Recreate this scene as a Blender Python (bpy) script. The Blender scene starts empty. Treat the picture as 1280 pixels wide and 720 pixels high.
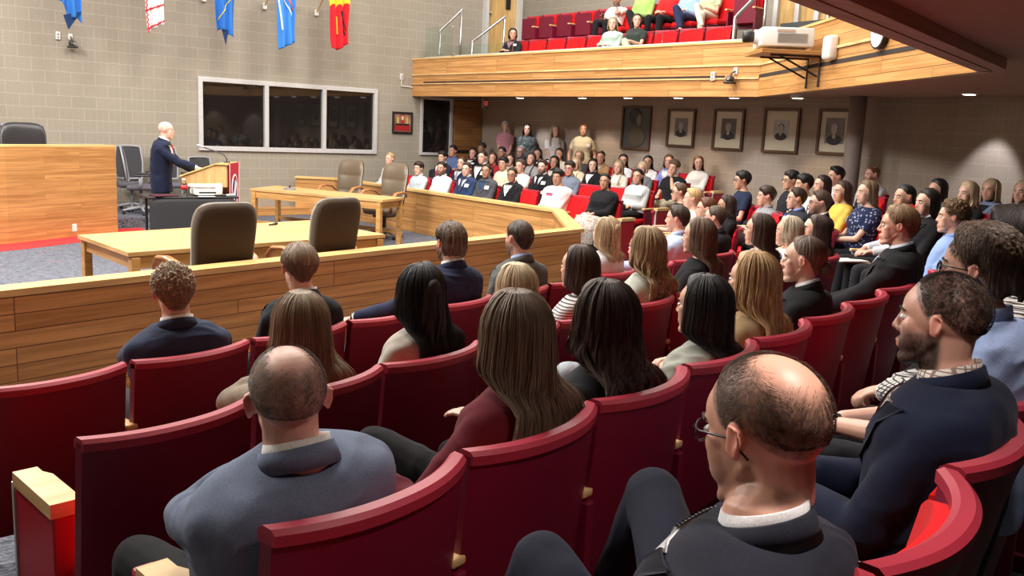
import bpy, math, random
import numpy as np
from mathutils import Vector, Matrix
from mathutils.bvhtree import BVHTree
random.seed(7)
R = math.radians
sc = bpy.context.scene
COL = sc.collection

# ------------------------------------------------------------------ materials
MATS = {}
def mat_base(name):
    m = bpy.data.materials.new(name); m.use_nodes = True
    nt = m.node_tree; b = nt.nodes['Principled BSDF']
    return m, nt, b
def N(nt, t, **kw):
    n = nt.nodes.new(t)
    for k, v in kw.items(): setattr(n, k, v)
    return n
def ramp(nt, a, b, p0=0.3, p1=0.7):
    r = N(nt, 'ShaderNodeValToRGB')
    r.color_ramp.elements[0].position = p0; r.color_ramp.elements[1].position = p1
    r.color_ramp.elements[0].color = (*a, 1); r.color_ramp.elements[1].color = (*b, 1)
    return r
def mul(c, k): return tuple(min(1, x * k) for x in c)
def plain(name, c, rough=0.5, metal=0.0, bump=0.0, scale=200, spec=0.5, coat=0.0, var=0.06):
    key = ('plain', name, c)
    if key in MATS: return MATS[key]
    m, nt, b = mat_base(name)
    tc = N(nt, 'ShaderNodeTexCoord'); no = N(nt, 'ShaderNodeTexNoise'); no.inputs['Scale'].default_value = scale
    no.inputs['Detail'].default_value = 3
    nt.links.new(tc.outputs['Object'], no.inputs['Vector'])
    r = ramp(nt, mul(c, 1 - var), mul(c, 1 + var)); nt.links.new(no.outputs['Fac'], r.inputs['Fac'])
    nt.links.new(r.outputs['Color'], b.inputs['Base Color'])
    b.inputs['Roughness'].default_value = rough; b.inputs['Metallic'].default_value = metal
    b.inputs['Specular IOR Level'].default_value = spec
    b.inputs['Coat Weight'].default_value = coat
    if bump:
        bp = N(nt, 'ShaderNodeBump'); bp.inputs['Strength'].default_value = bump; bp.inputs['Distance'].default_value = 0.002
        nt.links.new(no.outputs['Fac'], bp.inputs['Height']); nt.links.new(bp.outputs['Normal'], b.inputs['Normal'])
    MATS[key] = m
    return m
def fabric(c, kind='plain', c2=None):
    key = ('fab', c, kind, c2)
    if key in MATS: return MATS[key]
    m, nt, b = mat_base('fabric'); b.inputs['Roughness'].default_value = 0.9
    b.inputs['Specular IOR Level'].default_value = 0.2
    b.inputs['Sheen Weight'].default_value = 0.03
    tc = N(nt, 'ShaderNodeTexCoord')
    no = N(nt, 'ShaderNodeTexNoise'); no.inputs['Scale'].default_value = 260; no.inputs['Detail'].default_value = 4
    nt.links.new(tc.outputs['Object'], no.inputs['Vector'])
    r = ramp(nt, mul(c, 0.84), mul(c, 1.14)); nt.links.new(no.outputs['Fac'], r.inputs['Fac'])
    out = r.outputs['Color']
    if kind in ('stripes', 'check', 'vstripes'):
        def wave(dirn, sc_, lo):
            w = N(nt, 'ShaderNodeTexWave'); w.bands_direction = dirn; w.inputs['Scale'].default_value = sc_
            nt.links.new(tc.outputs['Object'], w.inputs['Vector'])
            g = ramp(nt, (0, 0, 0), (1, 1, 1), lo, lo + 0.08); nt.links.new(w.outputs['Fac'], g.inputs['Fac']); return g
        if kind == 'stripes': f = wave('Z', 22, 0.6).outputs['Color']
        elif kind == 'vstripes': f = wave('X', 18, 0.8).outputs['Color']
        else:
            g1 = wave('Z', 26, 0.78); g2 = wave('X', 26, 0.78)
            mx = N(nt, 'ShaderNodeMix', data_type='RGBA', blend_type='ADD'); mx.inputs['Factor'].default_value = 1
            nt.links.new(g1.outputs['Color'], mx.inputs['A']); nt.links.new(g2.outputs['Color'], mx.inputs['B']); f = mx.outputs['Result']
        m2 = N(nt, 'ShaderNodeMix', data_type='RGBA'); nt.links.new(f, m2.inputs['Factor'])
        nt.links.new(out, m2.inputs['A']); m2.inputs['B'].default_value = (*c2, 1); out = m2.outputs['Result']
    if kind == 'floral':
        v = N(nt, 'ShaderNodeTexVoronoi'); v.inputs['Scale'].default_value = 30
        nt.links.new(tc.outputs['Object'], v.inputs['Vector'])
        g = ramp(nt, (1, 1, 1), (0, 0, 0), 0.28, 0.36); nt.links.new(v.outputs['Distance'], g.inputs['Fac'])
        m2 = N(nt, 'ShaderNodeMix', data_type='RGBA'); nt.links.new(g.outputs['Color'], m2.inputs['Factor'])
        nt.links.new(out, m2.inputs['A']); m2.inputs['B'].default_value = (*c2, 1); out = m2.outputs['Result']
    nt.links.new(out, b.inputs['Base Color'])
    bp = N(nt, 'ShaderNodeBump'); bp.inputs['Strength'].default_value = 0.25; bp.inputs['Distance'].default_value = 0.002
    nt.links.new(no.outputs['Fac'], bp.inputs['Height']); nt.links.new(bp.outputs['Normal'], b.inputs['Normal'])
    MATS[key] = m
    return m
def hair_mat(c, c2=None):
    key = ('hair', c, c2)
    if key in MATS: return MATS[key]
    m, nt, b = mat_base('hair'); b.inputs['Roughness'].default_value = 0.48
    b.inputs['Specular IOR Level'].default_value = 0.36
    uv = N(nt, 'ShaderNodeUVMap'); mp = N(nt, 'ShaderNodeMapping'); mp.inputs['Scale'].default_value = (90, 2.2, 1)
    no = N(nt, 'ShaderNodeTexNoise'); no.inputs['Scale'].default_value = 1; no.inputs['Detail'].default_value = 5; no.inputs['Roughness'].default_value = 0.7
    nt.links.new(uv.outputs['UV'], mp.inputs['Vector']); nt.links.new(mp.outputs['Vector'], no.inputs['Vector'])
    r = ramp(nt, mul(c, 0.45), mul(c2 or c, 1.5), 0.33, 0.68); nt.links.new(no.outputs['Fac'], r.inputs['Fac'])
    nt.links.new(r.outputs['Color'], b.inputs['Base Color'])
    bp = N(nt, 'ShaderNodeBump'); bp.inputs['Strength'].default_value = 0.7; bp.inputs['Distance'].default_value = 0.004
    nt.links.new(no.outputs['Fac'], bp.inputs['Height']); nt.links.new(bp.outputs['Normal'], b.inputs['Normal'])
    MATS[key] = m
    return m
def skin_mat():
    if 'skin' in MATS: return MATS['skin']
    m, nt, b = mat_base('skin')
    a = N(nt, 'ShaderNodeVertexColor'); a.layer_name = 'Col'
    tc = N(nt, 'ShaderNodeTexCoord'); no = N(nt, 'ShaderNodeTexNoise'); no.inputs['Scale'].default_value = 900
    nt.links.new(tc.outputs['Object'], no.inputs['Vector'])
    nt.links.new(a.outputs['Color'], b.inputs['Base Color'])
    b.inputs['Roughness'].default_value = 0.45; b.inputs['Subsurface Weight'].default_value = 0.08
    b.inputs['Subsurface Radius'].default_value = (0.02, 0.008, 0.004)
    bp = N(nt, 'ShaderNodeBump'); bp.inputs['Strength'].default_value = 0.15; bp.inputs['Distance'].default_value = 0.001
    nt.links.new(no.outputs['Fac'], bp.inputs['Height']); nt.links.new(bp.outputs['Normal'], b.inputs['Normal'])
    MATS['skin'] = m
    return m
def wood(name, c1, c2, cm, row=0.115, width=1.7, mortar=0.004, rough=0.35, grain=(1.2, 26), planks=True):
    key = ('wood', name)
    if key in MATS: return MATS[key]
    m, nt, b = mat_base(name)
    uv = N(nt, 'ShaderNodeUVMap')
    mp = N(nt, 'ShaderNodeMapping'); mp.inputs['Scale'].default_value = (grain[0], grain[1], 1)
    no = N(nt, 'ShaderNodeTexNoise'); no.inputs['Scale'].default_value = 1.0; no.inputs['Detail'].default_value = 6; no.inputs['Distortion'].default_value = 0.6
    nt.links.new(uv.outputs['UV'], mp.inputs['Vector'])
    if planks:
        br = N(nt, 'ShaderNodeTexBrick'); br.offset = 0.37; br.offset_frequency = 3; br.squash = 1
        br.inputs['Scale'].default_value = 1; br.inputs['Brick Width'].default_value = width; br.inputs['Row Height'].default_value = row
        br.inputs['Mortar Size'].default_value = mortar; br.inputs['Mortar Smooth'].default_value = 0.2
        br.inputs['Color1'].default_value = (*c1, 1); br.inputs['Color2'].default_value = (*c2, 1); br.inputs['Mortar'].default_value = (*cm, 1)
        nt.links.new(uv.outputs['UV'], br.inputs['Vector'])
        base = br.outputs['Color']
        # shift the grain per plank
        ad = N(nt, 'ShaderNodeVectorMath', operation='MULTIPLY_ADD'); ad.inputs[1].default_value = (40, 40, 40)
        nt.links.new(br.outputs['Color'], ad.inputs[0]); nt.links.new(mp.outputs['Vector'], ad.inputs[2])
        nt.links.new(ad.outputs['Vector'], no.inputs['Vector'])
    else:
        rg = N(nt, 'ShaderNodeRGB'); rg.outputs[0].default_value = (*c1, 1); base = rg.outputs[0]
        nt.links.new(mp.outputs['Vector'], no.inputs['Vector'])
    r = ramp(nt, (0.72, 0.64, 0.52), (1.12, 1.12, 1.12), 0.35, 0.62); nt.links.new(no.outputs['Fac'], r.inputs['Fac'])
    mx = N(nt, 'ShaderNodeMix', data_type='RGBA', blend_type='MULTIPLY'); mx.inputs['Factor'].default_value = 0.8
    nt.links.new(base, mx.inputs['A']); nt.links.new(r.outputs['Color'], mx.inputs['B'])
    nt.links.new(mx.outputs['Result'], b.inputs['Base Color'])
    b.inputs['Roughness'].default_value = rough
    if planks:
        bp = N(nt, 'ShaderNodeBump'); bp.inputs['Strength'].default_value = 0.5; bp.inputs['Distance'].default_value = 0.004; bp.invert = True
        nt.links.new(br.outputs['Fac'], bp.inputs['Height']); nt.links.new(bp.outputs['Normal'], b.inputs['Normal'])
    MATS[key] = m
    return m
def block_mat(name, c1, c2, cm):
    m, nt, b = mat_base(name)
    uv = N(nt, 'ShaderNodeUVMap')
    br = N(nt, 'ShaderNodeTexBrick'); br.offset = 0.5
    br.inputs['Scale'].default_value = 1; br.inputs['Brick Width'].default_value = 0.406; br.inputs['Row Height'].default_value = 0.203
    br.inputs['Mortar Size'].default_value = 0.006; br.inputs['Mortar Smooth'].default_value = 0.4
    br.inputs['Color1'].default_value = (*c1, 1); br.inputs['Color2'].default_value = (*c2, 1); br.inputs['Mortar'].default_value = (*cm, 1)
    nt.links.new(uv.outputs['UV'], br.inputs['Vector'])
    # scored vertical ribs in the block faces
    b2 = N(nt, 'ShaderNodeTexBrick'); b2.offset = 0.0
    b2.inputs['Scale'].default_value = 1; b2.inputs['Brick Width'].default_value = 0.1015; b2.inputs['Row Height'].default_value = 0.203
    b2.inputs['Mortar Size'].default_value = 0.005; b2.inputs['Mortar Smooth'].default_value = 0.8
    nt.links.new(uv.outputs['UV'], b2.inputs['Vector'])
    pn = N(nt, 'ShaderNodeTexNoise'); pn.inputs['Scale'].default_value = 1.1; pn.inputs['Detail'].default_value = 3
    nt.links.new(uv.outputs['UV'], pn.inputs['Vector'])
    pr = ramp(nt, (0.15,) * 3, (0.65,) * 3, 0.40, 0.6); nt.links.new(pn.outputs['Fac'], pr.inputs['Fac'])
    ml = N(nt, 'ShaderNodeMath', operation='MULTIPLY'); nt.links.new(b2.outputs['Fac'], ml.inputs[0]); nt.links.new(pr.outputs['Color'], ml.inputs[1])
    m1 = N(nt, 'ShaderNodeMix', data_type='RGBA'); nt.links.new(ml.outputs[0], m1.inputs['Factor'])
    nt.links.new(br.outputs['Color'], m1.inputs['A']); m1.inputs['B'].default_value = (*cm, 1)
    no = N(nt, 'ShaderNodeTexNoise'); no.inputs['Scale'].default_value = 70; no.inputs['Detail'].default_value = 5
    nt.links.new(uv.outputs['UV'], no.inputs['Vector'])
    r = ramp(nt, (0.78,) * 3, (1.15,) * 3, 0.3, 0.7); nt.links.new(no.outputs['Fac'], r.inputs['Fac'])
    mx = N(nt, 'ShaderNodeMix', data_type='RGBA', blend_type='MULTIPLY'); mx.inputs['Factor'].default_value = 1
    nt.links.new(m1.outputs['Result'], mx.inputs['A']); nt.links.new(r.outputs['Color'], mx.inputs['B'])
    nt.links.new(mx.outputs['Result'], b.inputs['Base Color']); b.inputs['Roughness'].default_value = 0.95
    b.inputs['Specular IOR Level'].default_value = 0.2
    bp = N(nt, 'ShaderNodeBump'); bp.inputs['Strength'].default_value = 0.4; bp.inputs['Distance'].default_value = 0.004
    nt.links.new(no.outputs['Fac'], bp.inputs['Height']); nt.links.new(bp.outputs['Normal'], b.inputs['Normal'])
    return m
def carpet_mat(name, ca, cb, cc):
    m, nt, b = mat_base(name)
    tc = N(nt, 'ShaderNodeTexCoord'); mp = N(nt, 'ShaderNodeMapping'); mp.inputs['Scale'].default_value = (14, 60, 30); mp.inputs['Rotation'].default_value = (0, 0, 0.4)
    nt.links.new(tc.outputs['Object'], mp.inputs['Vector'])
    no = N(nt, 'ShaderNodeTexNoise'); no.inputs['Scale'].default_value = 1; no.inputs['Detail'].default_value = 8; no.inputs['Roughness'].default_value = 0.75; no.inputs['Distortion'].default_value = 1.5
    nt.links.new(mp.outputs['Vector'], no.inputs['Vector'])
    r = ramp(nt, ca, cb, 0.40, 0.60); nt.links.new(no.outputs['Fac'], r.inputs['Fac'])
    n2 = N(nt, 'ShaderNodeTexNoise'); n2.inputs['Scale'].default_value = 3.2; n2.inputs['Detail'].default_value = 5
    nt.links.new(tc.outputs['Object'], n2.inputs['Vector'])
    r2 = ramp(nt, (0, 0, 0), (0.6,) * 3, 0.62, 0.72); nt.links.new(n2.outputs['Fac'], r2.inputs['Fac'])
    mx = N(nt, 'ShaderNodeMix', data_type='RGBA'); nt.links.new(r2.outputs['Color'], mx.inputs['Factor'])
    nt.links.new(r.outputs['Color'], mx.inputs['A']); mx.inputs['B'].default_value = (*cc, 1)
    nt.links.new(mx.outputs['Result'], b.inputs['Base Color']); b.inputs['Roughness'].default_value = 1.0
    b.inputs['Specular IOR Level'].default_value = 0.1
    bp = N(nt, 'ShaderNodeBump'); bp.inputs['Strength'].default_value = 0.8; bp.inputs['Distance'].default_value = 0.006
    nt.links.new(no.outputs['Fac'], bp.inputs['Height']); nt.links.new(bp.outputs['Normal'], b.inputs['Normal'])
    return m
def emit_mat(name, c, s):
    m, nt, b = mat_base(name); b.inputs['Emission Color'].default_value = (*c, 1); b.inputs['Emission Strength'].default_value = s
    b.inputs['Base Color'].default_value = (0.9, 0.9, 0.9, 1)
    return m
def glass_mat(name, c, rough=0.0, dark=None):
    m, nt, b = mat_base(name)
    b.inputs['Base Color'].default_value = (*c, 1); b.inputs['Roughness'].default_value = rough
    if dark: b.inputs['Specular IOR Level'].default_value = dark
    else: b.inputs['Transmission Weight'].default_value = 1.0; b.inputs['IOR'].default_value = 1.1
    return m

OAK = wood('oak_planks', (0.50, 0.255, 0.085), (0.60, 0.325, 0.12), (0.25, 0.11, 0.03), row=0.125)
OAKR = wood('oak_rail', (0.64, 0.35, 0.105), (0.76, 0.43, 0.14), (0.24, 0.11, 0.035), row=0.108, width=2.6)
OAKB = wood('oak_bench', (0.48, 0.235, 0.08), (0.56, 0.29, 0.105), (0.36, 0.17, 0.05), row=0.088, width=1.7, mortar=0.002)
OAKD = wood('oak_dark', (0.30, 0.14, 0.05), (0.40, 0.20, 0.07), (0.12, 0.05, 0.02), row=0.15)
CAP = wood('oak_cap', (0.74, 0.50, 0.20), None, None, planks=False)
MAPLE = wood('maple', (0.74, 0.52, 0.26), None, None, planks=False, grain=(2, 14))
TABLE = wood('oak_table', (0.62, 0.40, 0.17), None, None, planks=False, grain=(1.0, 18))
TLEG = wood('oak_table_frame', (0.55, 0.31, 0.11), None, None, planks=False, grain=(2, 20))
ARMW = wood('oiled_arm', (0.42, 0.17, 0.06), None, None, planks=False, grain=(3, 20), rough=0.3)
SOFW = wood('soffit_board', (0.42, 0.20, 0.13), None, None, planks=False, grain=(1, 20), rough=0.5)
DOORW = wood('door_veneer', (0.62, 0.41, 0.17), None, None, planks=False, grain=(14, 1.2))
LECTW = wood('lectern_veneer', (0.60, 0.38, 0.17), None, None, planks=False, grain=(10, 2))
BLOCK = block_mat('block_wall', (0.325, 0.295, 0.243), (0.345, 0.313, 0.258), (0.43, 0.395, 0.33))
BLOCK2 = block_mat('block_wall_warm', (0.38, 0.31, 0.25), (0.40, 0.33, 0.265), (0.47, 0.395, 0.32))  # slightly paler, warmer block tone for the portrait wall
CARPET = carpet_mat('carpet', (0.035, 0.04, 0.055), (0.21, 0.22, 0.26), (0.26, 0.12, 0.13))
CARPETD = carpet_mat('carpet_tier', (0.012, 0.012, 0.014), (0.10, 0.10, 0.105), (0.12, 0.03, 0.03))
REDC = plain('red_carpet', (0.50, 0.02, 0.02), 1.0, bump=0.5, scale=300)
CEIL = plain('soffit_paint', (0.46, 0.29, 0.22), 0.9, scale=20)
ALU = plain('aluminium', (0.66, 0.67, 0.68), 0.4, 0.3, scale=30)
STEEL = plain('brushed_steel', (0.55, 0.55, 0.55), 0.3, 0.9)
BLACKP = plain('black_plastic', (0.018, 0.018, 0.02), 0.45)
GREYP = plain('grey_plastic', (0.30, 0.31, 0.34), 0.4)
WHITEP = plain('white_plastic', (0.78, 0.77, 0.73), 0.4)
SHELL = plain('seat_shell', (0.17, 0.005, 0.026), 0.42, scale=600, bump=0.12, var=0.1)
RIM = plain('seat_rim', (0.36, 0.022, 0.045), 0.48, scale=600, bump=0.1)
UPH = fabric((0.60, 0.008, 0.012))
LEATH = plain('taupe_leather', (0.135, 0.105, 0.07), 0.36, bump=0.3, scale=90)
LEATHB = plain('brown_back', (0.042, 0.024, 0.010), 0.75, bump=0.2, scale=150)
DARKG = glass_mat('dark_window', (0.012, 0.010, 0.009), 0.03, dark=0.6)
CLEAR = glass_mat('clear_glass', (0.86, 0.95, 0.92))

# ------------------------------------------------------------------ mesh helpers
class A:                                            # accumulates verts / faces / uvs
    def __init__(s): s.v = []; s.f = []; s.uv = None
def add(acc, vs, fs):
    o = len(acc.v); acc.v.extend([tuple(map(float, p)) for p in vs]); acc.f.extend([tuple(i + o for i in f) for f in fs])
def rot_to(d):
    d = np.array(d, float); d /= (np.linalg.norm(d) + 1e-12)
    h = np.array([0, 0, 1.]) if abs(d[2]) < 0.9 else np.array([0, 1., 0])
    x = np.cross(h, d); x /= np.linalg.norm(x); y = np.cross(d, x)
    return x, y, d
def tube(acc, pts, rad, n=10, cap=True, flat=(1, 1), frame=None, dome=False):
    pts = [np.array(p, float) for p in pts]; m = len(pts)
    rad = list(rad) if hasattr(rad, '__len__') else [rad] * m
    if dome:                                        # rounded ends
        d0 = pts[0] - pts[1]; d0 /= np.linalg.norm(d0) + 1e-9; d1 = pts[-1] - pts[-2]; d1 /= np.linalg.norm(d1) + 1e-9
        r0, r1 = rad[0], rad[-1]
        pre = [(pts[0] + d0 * r0 * s, r0 * c) for s, c in ((0.98, 0.2), (0.8, 0.6), (0.45, 0.89))]
        post = [(pts[-1] + d1 * r1 * s, r1 * c) for s, c in ((0.45, 0.89), (0.8, 0.6), (0.98, 0.2))]
        pts = [p for p, _ in pre] + pts + [p for p, _ in post]; rad = [r for _, r in pre] + rad + [r for _, r in post]; m = len(pts)
    vs = []; px = None
    for i in range(m):
        t = pts[min(i + 1, m - 1)] - pts[max(i - 1, 0)]
        x, y, d = rot_to(t)
        if frame is not None:
            x = np.array(frame, float) - d * np.dot(frame, d); x /= np.linalg.norm(x) + 1e-9; y = np.cross(d, x)
        elif px is not None:
            x = px - d * np.dot(px, d); x /= np.linalg.norm(x) + 1e-9; y = np.cross(d, x)
        px = x
        for k in range(n):
            a = 2 * math.pi * k / n
            vs.append(pts[i] + rad[i] * (x * math.cos(a) * flat[0] + y * math.sin(a) * flat[1]))
    fs = [(i * n + k, i * n + (k + 1) % n, (i + 1) * n + (k + 1) % n, (i + 1) * n + k) for i in range(m - 1) for k in range(n)]
    if cap: fs.append(tuple(range(n))[::-1]); fs.append(tuple((m - 1) * n + k for k in range(n)))
    add(acc, vs, fs)
def ell(acc, c, r, n=14, m=9, rot=None):
    vs = [(0, 0, 1)]
    for j in range(1, m):
        p = math.pi * j / m
        for k in range(n):
            a = 2 * math.pi * k / n; vs.append((math.sin(p) * math.cos(a), math.sin(p) * math.sin(a), math.cos(p)))
    vs.append((0, 0, -1)); v = np.array(vs) * np.array(r)
    if rot is not None: v = v @ np.array(rot).T
    v = v + np.array(c)
    fs = [(0, 1 + k, 1 + (k + 1) % n) for k in range(n)]
    for j in range(m - 2):
        for k in range(n): fs.append((1 + j * n + k, 1 + (j + 1) * n + k, 1 + (j + 1) * n + (k + 1) % n, 1 + j * n + (k + 1) % n))
    L = len(vs) - 1; b = 1 + (m - 2) * n
    fs += [(L, b + (k + 1) % n, b + k) for k in range(n)]
    add(acc, v, fs)
def box(acc, c, s, rz=0.0, bev=0.0, taper=1.0):
    x, y, z = [k / 2 for k in s]; ca, sa = math.cos(rz), math.sin(rz)
    b = min(bev, x * 0.9, y * 0.9, z * 0.9)
    if b <= 0:
        P = [(-x, -y, -z), (x, -y, -z), (x, y, -z), (-x, y, -z), (-x, -y, z), (x, -y, z), (x, y, z), (-x, y, z)]
        F = [(3, 2, 1, 0), (4, 5, 6, 7), (0, 1, 5, 4), (1, 2, 6, 5), (2, 3, 7, 6), (3, 0, 4, 7)]
    else:
        P = []; F = []
        def ring(xx, yy, zz):
            o = len(P)
            for sx, sy in ((-1, -1), (1, -1), (1, 1), (-1, 1)):
                if sx * sy > 0: P.extend([(sx * xx, sy * (yy - b), zz), (sx * (xx - b), sy * yy, zz)]) if False else None
            for (cx, cy, a0) in ((1, 1, 0), (-1, 1, 90), (-1, -1, 180), (1, -1, 270)):
                for q in (0, 45, 90):
                    P.append((cx * (xx - b) + b * math.cos(R(a0 + q)), cy * (yy - b) + b * math.sin(R(a0 + q)), zz))
            return o
        o1 = ring(x - b * 0.9 + b * 0.0 if x > b else x, y - b * 0.9 if y > b else y, -z) if False else None
        def ring2(ins, zz):
            o = len(P)
            for (cx, cy, a0) in ((1, 1, 0), (-1, 1, 90), (-1, -1, 180), (1, -1, 270)):
                for q in (0, 45, 90):
                    rr = max(b - ins, 0.0005)
                    P.append((cx * (x - b) + rr * math.cos(R(a0 + q)), cy * (y - b) + rr * math.sin(R(a0 + q)), zz))
            return o
        rs = [ring2(b, -z), ring2(b * 0.3, -z + b * 0.3), ring2(0, -z + b), ring2(0, z - b), ring2(b * 0.3, z - b * 0.3), ring2(b, z)]
        for a_, b_ in zip(rs, rs[1:]):
            for k in range(12): F.append((a_ + k, a_ + (k + 1) % 12, b_ + (k + 1) % 12, b_ + k))
        F.append(tuple(rs[0] + k for k in range(12))[::-1]); F.append(tuple(rs[-1] + k for k in range(12)))
    vs = [(c[0] + px * ca * (taper if pz < 0 else 1) - py * sa, c[1] + px * sa + py * ca, c[2] + pz) for px, py, pz in P]
    add(acc, vs, F)
def prism(acc, poly, z0, z1):
    n = len(poly)
    add(acc, [(x, y, z0) for x, y in poly] + [(x, y, z1) for x, y in poly],
        [tuple(range(n))[::-1], tuple(range(n, 2 * n))] + [(k, (k + 1) % n, n + (k + 1) % n, n + k) for k in range(n)])
def metric_uv(me):                                  # box-projected metric uv: u along the face, v up
    uvl = me.uv_layers.new(name='UVMap') if not me.uv_layers else me.uv_layers[0]
    for p in me.polygons:
        n = p.normal
        if abs(n.z) > 0.7:
            for li in p.loop_indices:
                c = me.vertices[me.loops[li].vertex_index].co; uvl.data[li].uv = (c.x, c.y)
        else:
            t = Vector((-n.y, n.x, 0)).normalized()
            for li in p.loop_indices:
                c = me.vertices[me.loops[li].vertex_index].co; uvl.data[li].uv = (c.dot(t) + 50, c.z + 20)
def mesh(acc, name='m', smooth=False, uv=True):
    me = bpy.data.meshes.new(name); me.from_pydata(acc.v, [], acc.f); me.update()
    if uv: metric_uv(me)
    if smooth: me.polygons.foreach_set('use_smooth', [True] * len(me.polygons))
    return me
def obj(name, me, mat=None, parent=None, loc=None, rz=0.0, smooth=None, auto=False):
    if isinstance(me, A): me = mesh(me, name, bool(smooth))
    o = bpy.data.objects.new(name, me)
    if mat is not None and me is not None and not me.materials: me.materials.append(mat)
    if auto and me is not None:
        me.polygons.foreach_set('use_smooth', [True] * len(me.polygons))
        try: me.set_sharp_from_angle(angle=R(35))
        except Exception: pass
    COL.objects.link(o)
    if parent is not None: o.parent = parent
    if loc is not None: o.location = loc
    if rz: o.rotation_euler = (0, 0, rz)
    return o
def tag(o, label, cat, group=None):
    o['label'] = label; o['category'] = cat
    if group: o['group'] = group
    return o
def thing(name, label, cat, loc=(0, 0, 0), rz=0.0, group=None):
    o = bpy.data.objects.new(name, None); COL.objects.link(o); o.location = loc; o.rotation_euler = (0, 0, rz)
    o.empty_display_size = 0.1
    return tag(o, label, cat, group)
def struct(name, acc, mat, loc=None, **k):
    o = obj(name, acc, mat, loc=loc, **k); o['kind'] = 'structure'; return o
def copy_tree(o, parent=None):
    c = o.copy(); COL.objects.link(c)
    if parent is not None: c.parent = parent; c.matrix_parent_inverse = o.matrix_parent_inverse
    for ch in list(o.children): copy_tree(ch, c)
    return c
def place(o, x, y, z, az, label=None):              # az = facing in world degrees; local +Y is forward
    o.location = (x, y, z); o.rotation_euler = (0, 0, R(az - 90))
    if label: o['label'] = label
    return o

# vectorised value noise
def vnoise(p, seed=0):
    p = np.asarray(p, float); i = np.floor(p).astype(np.int64); f = p - i; f = f * f * (3 - 2 * f)
    def h(a, b, c):
        n = (a * 374761393 + b * 668265263 + c * 2147483647 + seed * 974711) & 0xffffffff
        n = ((n ^ (n >> 13)) * 1274126177) & 0xffffffff
        return ((n ^ (n >> 16)) & 0xffff) / 65535.0
    r = 0
    for dx in (0, 1):
        for dy in (0, 1):
            for dz in (0, 1):
                w = (f[..., 0] if dx else 1 - f[..., 0]) * (f[..., 1] if dy else 1 - f[..., 1]) * (f[..., 2] if dz else 1 - f[..., 2])
                r = r + w * h(i[..., 0] + dx, i[..., 1] + dy, i[..., 2] + dz)
    return r * 2 - 1
def ss(a, b, x):
    t = np.clip((np.asarray(x, float) - a) / (b - a), 0, 1); return t * t * (3 - 2 * t)

# ------------------------------------------------------------------ people
def remeshed(acc, voxel, smooth=2, name='body'):
    me = bpy.data.meshes.new('tmp'); me.from_pydata(acc.v, [], acc.f); me.update()
    o = bpy.data.objects.new('tmp', me); TMP.objects.link(o)
    r = o.modifiers.new('r', 'REMESH'); r.mode = 'VOXEL'; r.voxel_size = voxel
    if smooth:
        s = o.modifiers.new('s', 'SMOOTH'); s.iterations = smooth; s.factor = 0.5
    dg = bpy.context.evaluated_depsgraph_get(); ev = o.evaluated_get(dg)
    out = bpy.data.meshes.new_from_object(ev, depsgraph=dg); out.name = name
    bpy.data.objects.remove(o); bpy.data.meshes.remove(me)
    out.polygons.foreach_set('use_smooth', [True] * len(out.polygons))
    return out
LODMAX = 2
TMP = bpy.context.scene.collection
def get_co(me):
    a = np.empty(len(me.vertices) * 3); me.vertices.foreach_get('co', a); return a.reshape(-1, 3)
def get_no(me):
    a = np.empty(len(me.vertices) * 3); me.vertices.foreach_get('normal', a); return a.reshape(-1, 3)
def set_co(me, a): me.vertices.foreach_set('co', a.ravel()); me.update()
def v3(*a): return np.array(a, float)
def unit(a): a = np.array(a, float); return a / (np.linalg.norm(a) + 1e-12)
def ik(S, W, L1, L2, pole):
    S, W = np.array(S, float), np.array(W, float); d = W - S; D = np.linalg.norm(d)
    if D > (L1 + L2) * 0.985: W = S + d / D * (L1 + L2) * 0.985; d = W - S; D = np.linalg.norm(d)
    a = (L1 * L1 - L2 * L2 + D * D) / (2 * D); h = math.sqrt(max(L1 * L1 - a * a, 1e-6))
    u = d / D; p = np.array(pole, float) - S; p = p - u * np.dot(p, u); p = unit(p)
    return S + u * a + p * h, W
def hand(acc, W, d, n, side, curl=0.5, k=1.0, spread=1.0, nf=7):
    d = unit(d); n = unit(np.array(n) - d * np.dot(n, d)); l = np.cross(n, d) * side   # n: back of hand, l towards the thumb
    Rm = np.stack([l, d, n], 1)
    ell(acc, W + d * 0.045 * k, (0.039 * k, 0.055 * k, 0.017 * k), rot=Rm, n=10, m=7)
    for i, (o, ln) in enumerate(((0.029, 0.9), (0.010, 1.0), (-0.010, 0.95), (-0.028, 0.75))):
        b = W + d * 0.085 * k + l * o * k; dd = unit(d + l * o * 4 * spread)
        c1 = curl * 0.55; s1 = unit(dd * math.cos(c1) - n * math.sin(c1)); c2 = curl * 1.6; s2 = unit(dd * math.cos(c2) - n * math.sin(c2))
        c3 = curl * 2.5; s3 = unit(dd * math.cos(c3) - n * math.sin(c3))
        p1 = b + s1 * 0.04 * ln * k; p2 = p1 + s2 * 0.026 * ln * k; p3 = p2 + s3 * 0.02 * ln * k
        tube(acc, [b - d * 0.02, b, p1, p2, p3], [0.0095 * k, 0.0098 * k, 0.0088 * k, 0.008 * k, 0.0065 * k], n=nf, dome=True)
    t0 = W + d * 0.018 * k + l * 0.026 * k; t1 = t0 + unit(l * 0.75 + d * 0.75 - n * 0.3) * 0.042 * k; t2 = t1 + unit(l * 0.25 + d - n * 0.35) * 0.03 * k
    tube(acc, [t0, t1, t2], [0.013 * k, 0.0108 * k, 0.0085 * k], n=nf, dome=True)
HEADC = v3(0, -0.012, 0.03); HEADR = v3(0.078, 0.098, 0.090)
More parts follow.
